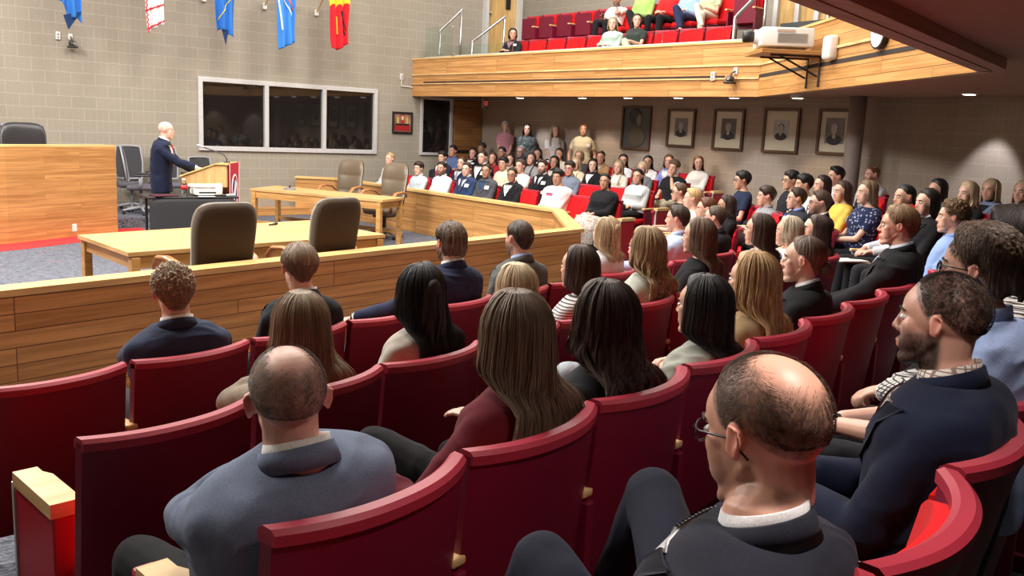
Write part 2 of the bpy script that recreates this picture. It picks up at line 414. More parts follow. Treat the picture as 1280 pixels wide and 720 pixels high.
def head_prims(acc, T, female=False, near=False, beard=0):
    def E(c, r, **k):
        a = A(); ell(a, c, r, **k); add(acc, T(np.array(a.v)), a.f)
    def C(pts, r, **k):
        a = A(); tube(a, pts, r, dome=True, **k); add(acc, T(np.array(a.v)), a.f)
    nn, mm = (28, 18) if near else (16, 10)
    E((0, -0.012, 0.030), (0.0755, 0.0955, 0.0875), n=nn, m=mm)
    E((0, 0.022, 0.032), (0.066, 0.066, 0.060), n=nn, m=mm)
    jw = 0.054 if female else 0.058
    E((0, 0.024, -0.034), (jw, 0.061, 0.072), n=nn, m=mm)
    E((0, 0.044, -0.004), (0.050, 0.040, 0.040), n=nn, m=mm)
    E((0, 0.048, -0.062), (jw * 0.72, 0.040, 0.050), n=nn, m=mm)
    E((0, 0.070, -0.097), (0.023, 0.020, 0.019))
    for s in (-1, 1):
        C([(s * jw * 0.78, 0.002, -0.045), (s * jw * 0.60, 0.045, -0.086), (s * 0.016, 0.070, -0.100)], [0.015, 0.016, 0.014], n=10)
        E((s * 0.038, 0.054, -0.014), (0.022, 0.023, 0.024)); E((s * 0.036, 0.049, -0.032), (0.024, 0.027, 0.030))
        E((s * 0.034, 0.046, -0.048), (0.025, 0.030, 0.034))
        E((s * 0.0105, 0.090, -0.030), (0.0085, 0.009, 0.0075))
        # ear: shell, rim and lobe
        Re = np.array(Matrix.Rotation(R(-s * 22), 3, 'Z') @ Matrix.Rotation(R(12), 3, 'X'))
        E((s * 0.078, -0.010, 0.0), (0.0060, 0.016, 0.027), rot=Re)
        C([(s * 0.076, 0.005, 0.009), (s * 0.084, -0.006, 0.025), (s * 0.090, -0.022, 0.020), (s * 0.089, -0.024, 0.0), (s * 0.081, -0.010, -0.024)], [0.0040] * 4 + [0.0052], n=7)
    C([(-0.036, 0.076, 0.022), (0, 0.086, 0.020), (0.036, 0.076, 0.022)], [0.0075, 0.0085, 0.0075], n=10)
    C([(0, 0.082, 0.018), (0, 0.094, -0.008), (0, 0.1015, -0.026)], [0.0070, 0.0080, 0.0098], n=10)
    C([(-0.020, 0.082, -0.0605), (0, 0.0915, -0.0585), (0.020, 0.082, -0.0605)], [0.005, 0.0072, 0.005], n=8)
    C([(-0.018, 0.081, -0.069), (0, 0.0895, -0.071), (0.018, 0.081, -0.069)], [0.0055, 0.008, 0.0055], n=8)
# torso cross-sections: t, half width, half depth, forward shift
TM = np.array([(0, .180, .120, .0), (.2, .168, .122, .0), (.4, .176, .128, .004), (.6, .196, .130, .006), (.76, .206, .122, 0), (.86, .196, .108, -.006), (.92, .165, .094, -.010), (.955, .122, .080, -.010), (.98, .088, .069, -.006), (1.0, .062, .060, 0)])
TF = np.array([(0, .185, .125, .0), (.2, .155, .112, .0), (.4, .150, .108, .004), (.6, .168, .124, .014), (.76, .176, .112, .004), (.86, .168, .095, -.004), (.92, .142, .082, -.008), (.955, .106, .070, -.008), (.98, .074, .060, -.004), (1.0, .053, .053, 0)])
class Body:
    def __init__(s, H, hip, neck=None, female=False, bulk=1.0, twist=0.0, head=None, k=1.0, stand=False, nx=0.0, nz=0.0):
        s.H = v3(*H); s.hip = v3(*hip); s.female = female; s.k = k; s.bulk = bulk
        s.N = s.H + v3(0, -0.036, -0.128) * k + v3(nx, 0, nz) if neck is None else v3(*neck)
        s.T = (TF if female else TM).copy(); s.T[:, 1] *= bulk * k; s.T[:, 2] *= (bulk ** 1.4) * k
        s.T[-2:, 1:3] /= bulk ** 0.6
        s.tw = twist
        m = (s.hip + s.N) / 2 + v3(0, -0.03, 0); s.mid = m
        s.Rh = head if head is not None else np.eye(3)
    def c(s, t):
        t = np.asarray(t, float)[..., None]
        return (1 - t) ** 2 * s.hip + 2 * t * (1 - t) * s.mid + t ** 2 * s.N
    def rad(s, t):
        T = s.T; return np.interp(t, T[:, 0], T[:, 1]), np.interp(t, T[:, 0], T[:, 2]), np.interp(t, T[:, 0], T[:, 3])
    def frame(s, t):
        a = s.tw * ss(0.1, 0.8, t); u = unit(s.c(min(t + .02, 1.02)) - s.c(t - .02)); x = v3(math.cos(a), math.sin(a), 0); x = unit(x - u * np.dot(x, u)); return x, np.cross(u, x), u
    def pt(s, t, th, off=0.0):                      # th 0 = front, + = towards +x
        w, d, f = s.rad(t); x, y, u = s.frame(t); e = 0.82
        cs, sn = math.cos(th), math.sin(th)
        X = np.sign(sn) * abs(sn) ** e * (w + off); Y = np.sign(cs) * abs(cs) ** e * (d + off) + f
        return s.c(t) + x * X + y * Y
    def torso(s, acc, off=0.0, t0=0.0, t1=1.0, n=28, shrink=1.0):
        ts = np.linspace(t0, t1, 22); vs = []
        for t in ts:
            cc = s.c(t)
            for k in range(n):
                p = s.pt(t, 2 * math.pi * k / n, off); vs.append(cc + (p - cc) * shrink)
        m = len(ts); fs = [(i * n + k, (i + 1) * n + k, (i + 1) * n + (k + 1) % n, i * n + (k + 1) % n) for i in range(m - 1) for k in range(n)]
        fs.append(tuple(range(n))); fs.append(tuple((m - 1) * n + k for k in range(n))[::-1]); add(acc, vs, fs)
    def shoulder(s, side):
        w, d, f = s.rad(.84); x, y, u = s.frame(.82)
        return s.c(.765) + x * side * (w * 0.90) + y * (-0.008)
    def patch(s, poly_t, off, thick=0.004, nj=6):   # poly_t: list of (t, th_left, th_right): a cloth piece lying on the torso
        vs = []; m = len(poly_t)
        for o in (off, off + thick):
            for t, a, b in poly_t:
                for j in range(nj + 1): vs.append(s.pt(t, a + (b - a) * j / nj, o))
        q = nj + 1; fs = []
        for L in (0, 1):
            for i in range(m - 1):
                for j in range(nj):
                    f = (L * m * q + i * q + j, L * m * q + i * q + j + 1, L * m * q + (i + 1) * q + j + 1, L * m * q + (i + 1) * q + j); fs.append(f if L else f[::-1])
        B = m * q
        for i in range(m - 1):
            fs.append((i * q, (i + 1) * q, B + (i + 1) * q, B + i * q)); fs.append((i * q + nj, B + i * q + nj, B + (i + 1) * q + nj, (i + 1) * q + nj))
        for j in range(nj):
            fs.append((j, B + j, B + j + 1, j + 1)); fs.append(((m - 1) * q + j, (m - 1) * q + j + 1, B + (m - 1) * q + j + 1, B + (m - 1) * q + j))
        a = A(); add(a, vs, fs); return a
def back_y(B, z):                                   # y of the back and front surface of the torso at height z
    ts = np.linspace(0, 1, 30); cs = B.c(ts); w, d, f = B.rad(ts)
    yb = cs[:, 1] + f - d; yf = cs[:, 1] + f + d
    o = np.argsort(cs[:, 2]); return np.interp(z, cs[o, 2], yb[o]), np.interp(z, cs[o, 2], yf[o])

# hair ------------------------------------------------------------
def hairline(a, style):                             # polar angle from the crown where the hair ends; a: azimuth, 0 = forehead
    a = np.abs(a)
    front = {'short': 52, 'quiff': 54, 'long': 50, 'bun': 50, 'reced': 44, 'fringe': 70}.get(style, 52)
    xs = R(1) * np.array([0, 35, 55, 75, 95, 120, 150, 180]); ys = R(1) * np.array([front, front + 4, front + 24, 104, 100, 122, 134, 136])
    if style in ('long', 'bun'): ys = R(1) * np.array([front, front + 3, front + 18, 88, 98, 124, 136, 138])
    return np.interp(a, xs, ys)
def hair_cap(T, style, thick, na=72, nb=26, seed=0, curl=0.0, front_lift=0.0, bald=None, groove=0.0015):
    a = np.linspace(-math.pi, math.pi, na, endpoint=False); t = np.linspace(0.0, 1, nb)
    AA, TT = np.meshgrid(a, t); P = TT * hairline(AA, style)
    d = np.stack([np.sin(P) * np.sin(AA), np.sin(P) * np.cos(AA), np.cos(P)], -1)
    fade = 1 - ss(0.60, 1.0, TT) ** 1.3
    th = thick * fade * (1 + front_lift * ss(0.3, 0.9, TT) * np.clip(np.cos(AA), 0, 1) ** 2) - 0.005 * (1 - fade)
    side = np.clip(np.abs(np.sin(AA)), 0, 1) * ss(0.45, 0.9, TT); th = th * (1 - 0.35 * side)
    if groove: th = th + fade * groove * (vnoise(np.stack([AA * 14 + 2 * vnoise(np.stack([AA * 2, TT * 3, AA * 0], -1), 3), TT * 3, AA * 0 + seed], -1), seed) + 0.7 * vnoise(np.stack([AA * 37, TT * 5, AA * 0], -1), seed + 1))
    if curl:
        q = d * 14; th = th + fade * curl * (vnoise(q + 5, seed) + 0.6 * vnoise(q * 2.1, seed + 2))
    if bald is not None:                            # bald crown: pull the cap under the scalp
        th = th - bald * (1 - ss(0.28, 0.62, P / R(110) + 0.12 * vnoise(d * 9, seed)))
    q = HEADC + d * (HEADR + th[..., None])
    back = ss(1.9, 2.7, np.abs(AA)) * ss(1.6, 2.4, P); q[..., 2] -= back * 0.030; q[..., 1] += back * 0.004
    vs = T(q.reshape(-1, 3))
    fs = [(i * na + k, i * na + (k + 1) % na, (i + 1) * na + (k + 1) % na, (i + 1) * na + k) for i in range(nb - 1) for k in range(na)]
    uv = np.stack([(AA + math.pi) / 6.2832, TT * 0.4], -1).reshape(-1, 2)
    return vs, fs, uv
def hair_sheet(T, B, a0, a1, L, wave=0.0, freq=3.0, front=0, na=60, ns=46, seed=0, spread=0.03, thick=0.013, taper=0.25, groove=0.004, bottom=0.0, ear=0.0):
    """locks that start on the skull and fall; T maps head-local to body space; front: -1/+1 falls over the chest"""
    a = np.linspace(a0, a1, na); s = np.linspace(0, 1, ns); AA, S = np.meshgrid(a, s)
    Lj = L * (1 + bottom * vnoise(np.stack([AA * 6, AA * 0, AA * 0 + seed], -1), seed))
    arc = 0.095; tot = arc + Lj; D = S * tot
    P = R(18) + np.clip(D / arc, 0, 1) * R(74); dz = np.clip(D - arc, 0, None)
    zr = HEADC[2] + (HEADR[2] + thick) * np.cos(P)
    rs = np.sin(np.clip(P, 0, R(90)))
    grow = 0.010 * ss(0, 0.14, dz) + spread * ss(0.10, 0.34, dz)
    X = np.sin(AA) * rs * (HEADR[0] + thick + grow); Y = -np.cos(AA) * rs * (HEADR[1] + thick) + HEADC[1]
    Z = zr - dz
    ph = vnoise(np.stack([AA * 5, AA * 0 + 7, AA * 0], -1), seed) * (3 if wave < .012 else 6)
    X = X + wave * np.sin(dz * freq * 6.28 + ph) * ss(0.02, 0.2, dz); Y = Y + wave * 0.8 * np.cos(dz * freq * 6.28 + ph * 1.3) * ss(0.02, 0.2, dz)
    gr = groove * (vnoise(np.stack([AA * 16 + wave * 60 * np.sin(dz * freq * 6.28 + ph) * 0.5, D * 5, AA * 0], -1), seed) + 0.7 * vnoise(np.stack([AA * 41, D * 7, AA * 0], -1), seed + 4))
    tp = 1 - taper * ss(0.75, 1.0, S)
    outs = []
    for lay in (0, 1):
        off = (gr if lay == 0 else -np.minimum(thick + 0.002, 0.012)) * 1.0
        Xq = X * tp + np.sin(AA) * off; Yq = Y - np.cos(AA) * off
        q = T(np.stack([Xq, Yq, Z], -1).reshape(-1, 3)).reshape(ns, na, 3)
        yb, yf = back_y(B, q[..., 2])
        w = ss(0.10, 0.20, dz)
        lim = 0.006 + (0.010 if lay == 0 else 0.0)
        if not front:
            tgt = np.minimum(q[..., 1], yb - lim - 0.012 * np.abs(np.sin(AA)) ** 2 * 0 - (off if lay == 0 else 0) * 0.6)
            q[..., 1] = q[..., 1] * (1 - w) + tgt * w
        else:
            tgt = np.maximum(q[..., 1], yf + lim - 0.006); q[..., 1] = q[..., 1] * (1 - w) + tgt * w
            q[..., 0] = q[..., 0] * (1 - w) + (B.N[0] + front * (0.085 + 0.035 * (AA * front - 1.75) * -1.0) + wave * np.sin(dz * freq * 6.28 + ph)) * w
        outs.append(q)
    vs = np.concatenate([outs[0].reshape(-1, 3), outs[1].reshape(-1, 3)]); M = ns * na; fs = []
    for i in range(ns - 1):
        for j in range(na - 1):
            f = (i * na + j, i * na + j + 1, (i + 1) * na + j + 1, (i + 1) * na + j); fs.append(f[::-1]); fs.append(tuple(M + x for x in f))
        for j in (0, na - 1):
            f = (i * na + j, (i + 1) * na + j, M + (i + 1) * na + j, M + i * na + j); fs.append(f if j == 0 else f[::-1])
    for j in range(na - 1):
        for i in (0, ns - 1): fs.append((i * na + j, i * na + j + 1, M + i * na + j + 1, M + i * na + j))
    uv = np.stack([AA / 6.2832 + 0.5 + 0.02 * np.sin(dz * freq * 6.28 + ph) * (wave > 0), D * 1.2 + 0.1], -1).reshape(-1, 2)
    return vs, fs, np.concatenate([uv, uv]), outs[0]
def hair_mesh(parts, strands=None, name='hair'):
    V = []; F = []; U = []; o = 0
    for vs, fs, uv in parts:
        V.append(vs); F += [tuple(i + o for i in f) for f in fs]; U.append(uv); o += len(vs)
    V = np.concatenate(V); U = np.concatenate(U)
    me = bpy.data.meshes.new(name); me.from_pydata([tuple(p) for p in V.tolist()], [], F); me.update()
    l = me.uv_layers.new(name='UVMap'); idx = np.empty(len(me.loops), dtype=np.int32); me.loops.foreach_get('vertex_index', idx)
    l.data.foreach_set('uv', U[idx].ravel()); me.polygons.foreach_set('use_smooth', [True] * len(me.polygons))
    return me
def strand_tubes(paths, rad, us, n=3):              # paths: (N, m, 3)
    Np, m, _ = paths.shape; vs = []; fs = []; uv = []
    t = np.gradient(paths, axis=1); t /= np.linalg.norm(t, axis=2, keepdims=True) + 1e-9
    h = np.array([0.3, 0.9, 0.3]); x = np.cross(t, h); x /= np.linalg.norm(x, axis=2, keepdims=True) + 1e-9; y = np.cross(t, x)
    r = rad * (1 - 0.85 * np.linspace(0, 1, m) ** 2)[None, :, None]
    rings = np.stack([paths + r * (x * math.cos(6.2832 * k / n) + y * math.sin(6.2832 * k / n)) for k in range(n)], 2)
    V = rings.reshape(-1, 3)
    for s in range(Np):
        b = s * m * n
        for i in range(m - 1):
            for k in range(n): fs.append((b + i * n + k, b + i * n + (k + 1) % n, b + (i + 1) * n + (k + 1) % n, b + (i + 1) * n + k))
    U = np.stack([np.repeat(us, m * n), np.tile(np.repeat(np.linspace(0, .6, m), n), Np)], -1)
    return V, fs, U

def colour_body(me, B, Tinv, skin, spec):
    co = get_co(me); c = np.tile(np.array(skin), (len(co), 1))
    c *= (1 + 0.05 * vnoise(co * 30, 1))[:, None]
    q = Tinv(co); near = np.linalg.norm(q, axis=1) < 0.2
    X, Y, Z = q[:, 0], q[:, 1], q[:, 2]
    hc = np.array(spec.get('hair', (0.05, 0.03, 0.02)))
    def mix(mask, col, amt):
        m = (mask * near * amt)[:, None]; c[:] = c * (1 - m) + np.array(col) * m
    red = np.array(skin) * np.array([1.08, 0.72, 0.70])
    mix(np.exp(-(((np.abs(X) - .042) / .02) ** 2 + ((Z + .02) / .022) ** 2)) * (Y > .03), red, .18)
    mix(((np.abs(X) > .074) & (np.abs(Z) < .04)).astype(float), red, .6)
    mix(np.exp(-((Z + .028) / .014) ** 2) * (Y > .09), red, .5)
    lips = np.exp(-((np.abs(X) / .024) ** 4)) * np.exp(-(((Z + .065) / .0105) ** 4)) * (Y > .068)
    mix(lips, spec.get('lip', (skin[0] * .8, skin[1] * .42, skin[2] * .42)), .8)
    eye = np.exp(-(((np.abs(X) - .031) / .015) ** 4 + ((Z - .004) / .009) ** 4)) * (Y > .05)
    mix(eye, np.array(skin) * .55, .5)
    if spec.get('beard'):
        jaw = ss(-.012, -.034, Z) * ss(-.03, -.012, Y) * (1 - .9 * (lips > .5)) * (1 - np.exp(-((np.abs(X) / .03) ** 4)) * np.exp(-(((Z + .045) / .006) ** 4)) * 0)
        cheek = 1 - np.exp(-(((np.abs(X) - .03) / .022) ** 2 + ((Z + .032) / .016) ** 2)) * .9
        mix(jaw * cheek * (1 + .10 * vnoise(co * 220, 5)) * (Z > -.135) * (np.abs(X) < .071), hc * .9, spec['beard'])
    if spec.get('scalp'):
        d = (q - HEADC) / HEADR; n = np.linalg.norm(d, axis=1) + 1e-9; pol = np.arccos(np.clip(d[:, 2] / n, -1, 1)); az = np.arctan2(d[:, 0], d[:, 1])
        line = ss(.06, -.06, pol - hairline(az, spec.get('line', 'reced')))
        if 'crown' in spec:
            cp, ca, cr = spec['crown']              # bald disc: polar angle, azimuth, radius
            cd = v3(math.sin(cp) * math.sin(ca), math.sin(cp) * math.cos(ca), math.cos(cp)); dist = np.arccos(np.clip((d @ cd) / n, -1, 1))
            line = line * ss(cr - .22, cr + .22, dist + .12 * vnoise(q * 60, 3))
        if spec.get('front_bald'): line = line * ss(.15, -.35, Y / .09 * ss(1.9, .6, pol) - spec['front_bald'])
        sp = .75 + .25 * vnoise(np.stack([az * 60, pol * 14, az * 0], -1), 2) + .25 * vnoise(co * 400, 9)
        mix(line * np.clip(sp, 0, 1.2) * (np.abs(X) < .0785), hc, spec['scalp'])
    ca = me.color_attributes.new('Col', 'FLOAT_COLOR', 'POINT')
    buf = np.ones((len(co), 4)); buf[:, :3] = np.clip(c, 0, 1); ca.data.foreach_set('color', buf.ravel())
def wrinkle(me, amt, sc_=9, seed=0, zmax=None):
    co = get_co(me); no = get_no(me)
    q = co * sc_; w = vnoise(q * v3(1, 1, 2.2) + vnoise(q * .6, seed + 3)[:, None] * 1.5, seed); w = 1 - np.abs(w) * 2
    w2 = vnoise(q * 2.7, seed + 5)
    set_co(me, co + no * (amt * (w * .6 + w2 * .35))[:, None])

def person(sp):
    """sp: dict with pos (x, y of the head), zf floor, zh head height, az body, haz head, and the look"""
    near = sp.get('lod', 0); F = sp.get('f', 0); k = sp.get('k', 0.96 if F else 1.0)
    vox = {0: 0.0120, 1: 0.0080, 2: 0.0049}[near]; seed = sp['seed']; stand = sp.get('stand')
    Hz = sp['zh'] - sp['zf']; lean = sp.get('lean', 0.0); sx = sp.get('lx', 0.0)
    hip = (-sx, 0.05 - lean, 0.53) if not stand else (-sx, -0.02 - lean, 0.93 * (Hz / 1.6))
    if sp.get('hipz'): hip = (hip[0], hip[1], sp['hipz'])
    yaw = R(sp.get('haz', sp['az']) - sp['az']); pit = R(sp.get('nod', 0)); rol = R(sp.get('roll', 0))
    Rh = np.array(Matrix.Rotation(yaw, 3, 'Z') @ Matrix.Rotation(rol, 3, 'Y') @ Matrix.Rotation(-pit, 3, 'X'))
    H = v3(0, 0, Hz); hs = k * sp.get('hs', 1.0) * (1.06 if near == 0 else 1.0)
    T = lambda q: (np.asarray(q) * hs) @ Rh.T + H
    Ti = lambda p: ((p - H) @ Rh) / hs
    B = Body(H, hip, female=F, bulk=sp.get('bulk', 1.0), twist=R(sp.get('twist', 0)), k=k, nx=sp.get('nx', 0.0), nz=sp.get('nz', 0.0))
    top = sp.get('top', 'shirt'); tc = sp.get('tc', (0.3, 0.3, 0.3)); col = sp.get('tm') or fabric(tc, sp.get('tk', 'plain'), sp.get('tc2'))
    # arms
    pose = sp.get('arms', 'lap'); W = {}
    hz = hip[2]
    P = {'lap': ((-.07, .30, hz + .12), (.06, .31, hz + .13), (-.5, -.1, .2), (.5, -.1, .2)),
         'knees': ((-.12, .42, hz + .12), (.12, .42, hz + .12), (-.6, 0, .2), (.6, 0, .2)),
         'rest': ((-.27, .30, hz + .18), (.27, .30, hz + .18), (-.6, -.2, .2), (.6, -.2, .2)),
         'clasp': ((-.035, .33, hz + .16), (.045, .33, hz + .16), (-.6, -.1, .2), (.6, -.1, .2)),
         'cross': ((.14, .17, Hz - .42), (-.13, .20, Hz - .40), (-.6, .1, .2), (.6, .1, .2)),
         'chinL': ((-.075, .075, Hz - .155), (.10, .30, hz + .13), (-.8, .35, .2), (.6, -.1, .2)),
         'chinR': ((-.10, .30, hz + .13), (.075, .075, Hz - .155), (-.6, -.1, .2), (.8, .35, .2)),
         'reachR': ((-.07, .30, hz + .12), (.42, .35, hz + .20), (-.5, -.1, .2), (.6, -.1, .2)),
         'reachL': ((-.42, .38, hz + .20), (.07, .30, hz + .12), (-.6, -.1, .2), (.6, -.1, .2)),
         'lectern': ((-.30, .40, Hz - .60), (.14, .44, Hz - .50), (-.7, -.3, .2), (.7, -.3, .2)),
         'front': ((-.06, .20, Hz - .68), (.04, .21, Hz - .66), (-.8, -.3, .6), (.8, -.3, .6)),
         'behind': ((-.22, -.02, Hz - .70), (.22, -.02, Hz - .70), (-.8, -.4, .6), (.8, -.4, .6)),
         'hang': ((-.25, .03, Hz - .72), (.25, .03, Hz - .72), (-.8, -.4, .6), (.8, -.4, .6))}[pose]
    L1, L2 = 0.285 * k, 0.25 * k; arms = []
    for i, side in ((0, -1), (1, 1)):
        S = B.shoulder(side); pole = v3(*P[2 + i]) + v3(S[0], 0, 0) * 0 + v3(0, -0.05, -0.1 if not stand else -.3)
        if 'chin' in pose and ((pose == 'chinL') == (side < 0)): pole = v3(side * .30, .45, .55)
        Wt = v3(*P[i])
        if 'chin' in pose and ((pose == 'chinL') == (side < 0)): Wt = H + Rh @ v3(side * .035, .075, -.165)
        E_, Wt = ik(S, Wt, L1, L2, pole); arms.append((side, S, E_, Wt))
    # legs
    lp = sp.get('legs', 'sit'); legs = []
    for side in (-1, 1):
        h = v3(hip[0] + side * .09, hip[1], hip[2] - .015)
        if stand: kn = v3(h[0] * 1.02, hip[1] + .03, hip[2] * .52); an = v3(h[0] * 1.05, hip[1] - .02, .09)
        else:
            kn = v3(hip[0] + side * .12, hip[1] + .44, .53); an = v3(hip[0] + side * .12, hip[1] + .47, .10)
            if lp == 'cross' and side == 1: kn = v3(hip[0] - .02, hip[1] + .46, .66); an = v3(hip[0] - .20, hip[1] + .56, .28)
            if lp == 'up': kn = v3(hip[0] + (.09 if side < 0 else .50), hip[1] + .40, .68 if side < 0 else .71); an = v3(kn[0], kn[1] + .13, .33)
            if lp == 'ankle' and side == 1: kn = v3(hip[0] + .26, hip[1] + .38, .62); an = v3(hip[0] - .04, hip[1] + .44, .62)
            if lp == 'ankleL' and side == -1: kn = v3(hip[0] - .30, hip[1] + .34, .74); an = v3(hip[0] + .06, hip[1] + .40, .64)
        legs.append((side, h, kn, an))
    # one continuous body
    acc = A(); head_prims(acc, T, F, near > 0, sp.get('beard', 0))
    nr = (0.047 if F else 0.058) * k * (sp.get('bulk', 1.0) ** .5)
    tube(acc, [T(v3(0, -.022, -.03)), T(v3(0, -.016, -.085)), B.N + v3(0, 0.004, 0.015), B.N + v3(0, 0, -.06)], [nr * .98, nr, nr * 1.08, nr * 1.35], n=16, dome=True)
    B.torso(acc, -0.016)
    bare = sp.get('bare', False); legbare = sp.get('legbare', False)
    for side, S, E_, Wt in arms:
        q = 0.88
        tube(acc, [S, S * .5 + E_ * .5, E_], [.047 * k * q, .043 * k * q, .037 * k * q], n=10, dome=True)
        tube(acc, [E_, E_ * .65 + Wt * .35, Wt], [.038 * k * q, .038 * k * q, .026 * k], n=10, dome=True)
        d = unit(Wt - E_)
        if 'chin' in pose and ((pose == 'chinL') == (side < 0)): d = unit(d + v3(0, .3, .6)); nn_ = v3(side, .2, -.3); cu = 0.9
        elif pose in ('lap', 'clasp'): d = unit(d + v3(-side * .5, .2, -.1)); nn_ = v3(0, .35, 1); cu = .55 if pose == 'lap' else .9
        elif pose in ('front', 'behind', 'hang'): nn_ = v3(side, .3, 0.1); cu = .4
        else: nn_ = v3(0, 0.1, 1); cu = .35
        hand(acc, Wt, d, nn_, -side, cu, k, nf=6 if not near else 8)
    for side, h, kn, an in legs:
        tube(acc, [h, h * .5 + kn * .5, kn], [.072 * k, .066 * k, .053 * k], n=10, dome=True)
        tube(acc, [kn, kn * .68 + an * .32, an], [.052 * k, .050 * k, .034 * k], n=10, dome=True)
        tube(acc, [an, an + v3(0, .04, -.045), an + v3(0, .14, -.062)], [.034, .034, .026], n=8, dome=True)
    me = remeshed(acc, vox, 2, 'body'); skin = sp.get('skin', (0.62, 0.36, 0.26)); colour_body(me, B, Ti, skin, sp)
    root = thing('person', sp['label'], 'person', loc=(sp['pos'][0], sp['pos'][1], sp['zf']), rz=R(sp['az'] - 90), group=sp.get('group'))
    obj('body', me, skin_mat(), root)
    # trousers / skirt / shoes
    pc = sp.get('pm') or fabric(sp.get('pc', (0.02, 0.02, 0.025)), sp.get('pk', 'plain'), sp.get('pc2'))
    if not sp.get('nolegs'):
        acc = A(); sh = sp.get('shorts', False)
        B.torso(acc, .006, 0.0, .16)
        for side, h, kn, an in legs:
            e = kn if not sh else h * .3 + kn * .7
            rr = [.088 * k, .080 * k, .066 * k] if not sh else [.088 * k, .082 * k, .078 * k]
            tube(acc, [h, h * .5 + e * .5, e], rr, n=12, dome=True)
            if not sh: tube(acc, [kn, kn * .6 + an * .4, an + v3(0, 0, .02)], [.066 * k, .060 * k, .050 * k], n=12, dome=False)
        if sp.get('skirt'):
            h0 = v3(*hip)
            if stand: tube(acc, [h0 + v3(0, 0, .05), h0 + v3(0, 0, -.25), h0 + v3(0, 0, -.5)], [.165, .20, .24], n=18, flat=(1, .8), frame=(1, 0, 0))
            else:
                k0 = (legs[0][2] + legs[1][2]) / 2 + v3(0, .03, .0)
                tube(acc, [h0 + v3(0, 0, -.01), (h0 + k0) / 2, k0, k0 + v3(0, .08, -.12), k0 + v3(0, .10, -.34)], [.18, .20, .21, .20, .21], n=22, flat=(1, .5), frame=(1, 0, 0))
        m2 = remeshed(acc, max(vox, .009), 6, 'trousers'); wrinkle(m2, .004 if near else .003, 8, seed)
        obj('skirt' if sp.get('skirt') else ('shorts' if sh else 'trousers'), m2, pc, root)
        if near or sp.get('shoes') or stand or lp != 'sit':
            for side, h, kn, an in legs:
                a = A(); tube(a, [an + v3(0, -.035, -.05), an + v3(0, .05, -.052), an + v3(0, .14, -.062), an + v3(0, .19, -.066)], [.036, .042, .041, .026], n=12, dome=True, flat=(1, .8), frame=(1, 0, 0))
                obj('shoe', mesh(a, 'shoe', True), plain('shoe_leather', sp.get('sc', (0.02, 0.018, 0.016)), 0.4), root)
    # garment
    off = {'jacket': .017, 'shirt': .009, 'tee': .007, 'sweater': .012, 'dress': .007, 'blouse': .010}[top]
    acc = A(); t1 = {'jacket': .985, 'shirt': .985, 'tee': .975, 'sweater': .98, 'dress': .955, 'blouse': .975}[top]
    B.torso(acc, off, -0.02 if not stand else (-.26 if top == 'jacket' else -.08), t1)
    ext = {'jacket': .017, 'shirt': .011, 'tee': .012, 'sweater': .014, 'dress': .009, 'blouse': .013}[top]
    for side, S, E_, Wt in arms:
        x = ext
        S2 = S + v3(0, 0, .004)
        if bare or top == 'tee' or sp.get('sleeve') == 'short':
            e = S * .42 + E_ * .58; tube(acc, [S2, e], [.050 * k + x, .047 * k + x], n=14, dome=False)
            ell(acc, S2, (.048 * k + x,) * 3)
        elif sp.get('sleeve') == 'none': pass
        else:
            tube(acc, [S2, S * .5 + E_ * .5, E_], [.043 * k + x, .043 * k + x, .038 * k + x], n=14, dome=True)
            en = .9 if sp.get('sleeve') != 'rolled' else .35
            e2 = E_ * (1 - en) + Wt * en
            tube(acc, [E_, E_ * .5 + e2 * .5, e2], [.040 * k + x, .037 * k + x, .031 * k + x], n=14, dome=False)
            if top == 'jacket' and near:            # shirt cuff
                a = A(); tube(a, [E_ * .12 + Wt * .88, E_ * .03 + Wt * .97], [.034, .033], n=14); obj('cuff', mesh(a, 'cuff', True), fabric(sp.get('inner', (.75, .76, .8))), root)
    nm = {'jacket': 'jacket', 'shirt': 'shirt', 'tee': 't_shirt', 'sweater': 'sweater', 'dress': 'dress', 'blouse': 'blouse'}[top]
    m3 = remeshed(acc, max(vox * .9, .0065), (4, 12, 22)[near], nm); wrinkle(m3, {0: .004, 1: .006, 2: .009}[near], 7.0, seed); obj(nm, m3, col, root)
    bvh = BVHTree.FromPolygons([v.co for v in m3.vertices], [tuple(p_.vertices) for p_ in m3.polygons])
    def snap(acc_, off_):                           # lay a cloth piece on the garment surface
        n_ = len(acc_.v) // 2
        for i_, p_ in enumerate(acc_.v):
            co_, no_, ix_, ds_ = bvh.find_nearest(Vector(p_))
            if co_ is not None: acc_.v[i_] = tuple(co_ + no_ * (off_ + (.004 if i_ >= n_ else 0.0)))
        return acc_
    # collars: rings round the neck
    def collar(nm_, mat, r0, r1, z0, z1, tilt=.028, open_=0.0, thick=.006):
        n = 40; vs = []; ring = []
        for lay, (rr, zz) in enumerate(((r0, z0), (r1, z1), (r1 + thick, z1), (r0 + thick + .004, z0))):
            for j in range(n + 1):
                a = -math.pi + open_ + (2 * math.pi - 2 * open_) * j / n     # gap at the front; a=0 is the back
                x = math.sin(a) * rr; y = -math.cos(a) * rr * .95
                vs.append(B.N + v3(x, y + .004, zz + math.cos(a) * tilt))
        q = n + 1; fs = []
        for l in range(4):
            for j in range(n):
                f = (l * q + j, l * q + j + 1, ((l + 1) % 4) * q + j + 1, ((l + 1) % 4) * q + j); fs.append(f)
        fs.append((0, q, 2 * q, 3 * q)); fs.append((n, 3 * q + n, 2 * q + n, q + n))
        a = A(); add(a, vs, fs); obj(nm_, mesh(a, nm_, True), mat, root)
    inner = fabric(sp.get('inner', (.75, .76, .8)), sp.get('ik', 'plain'), sp.get('ic2'))
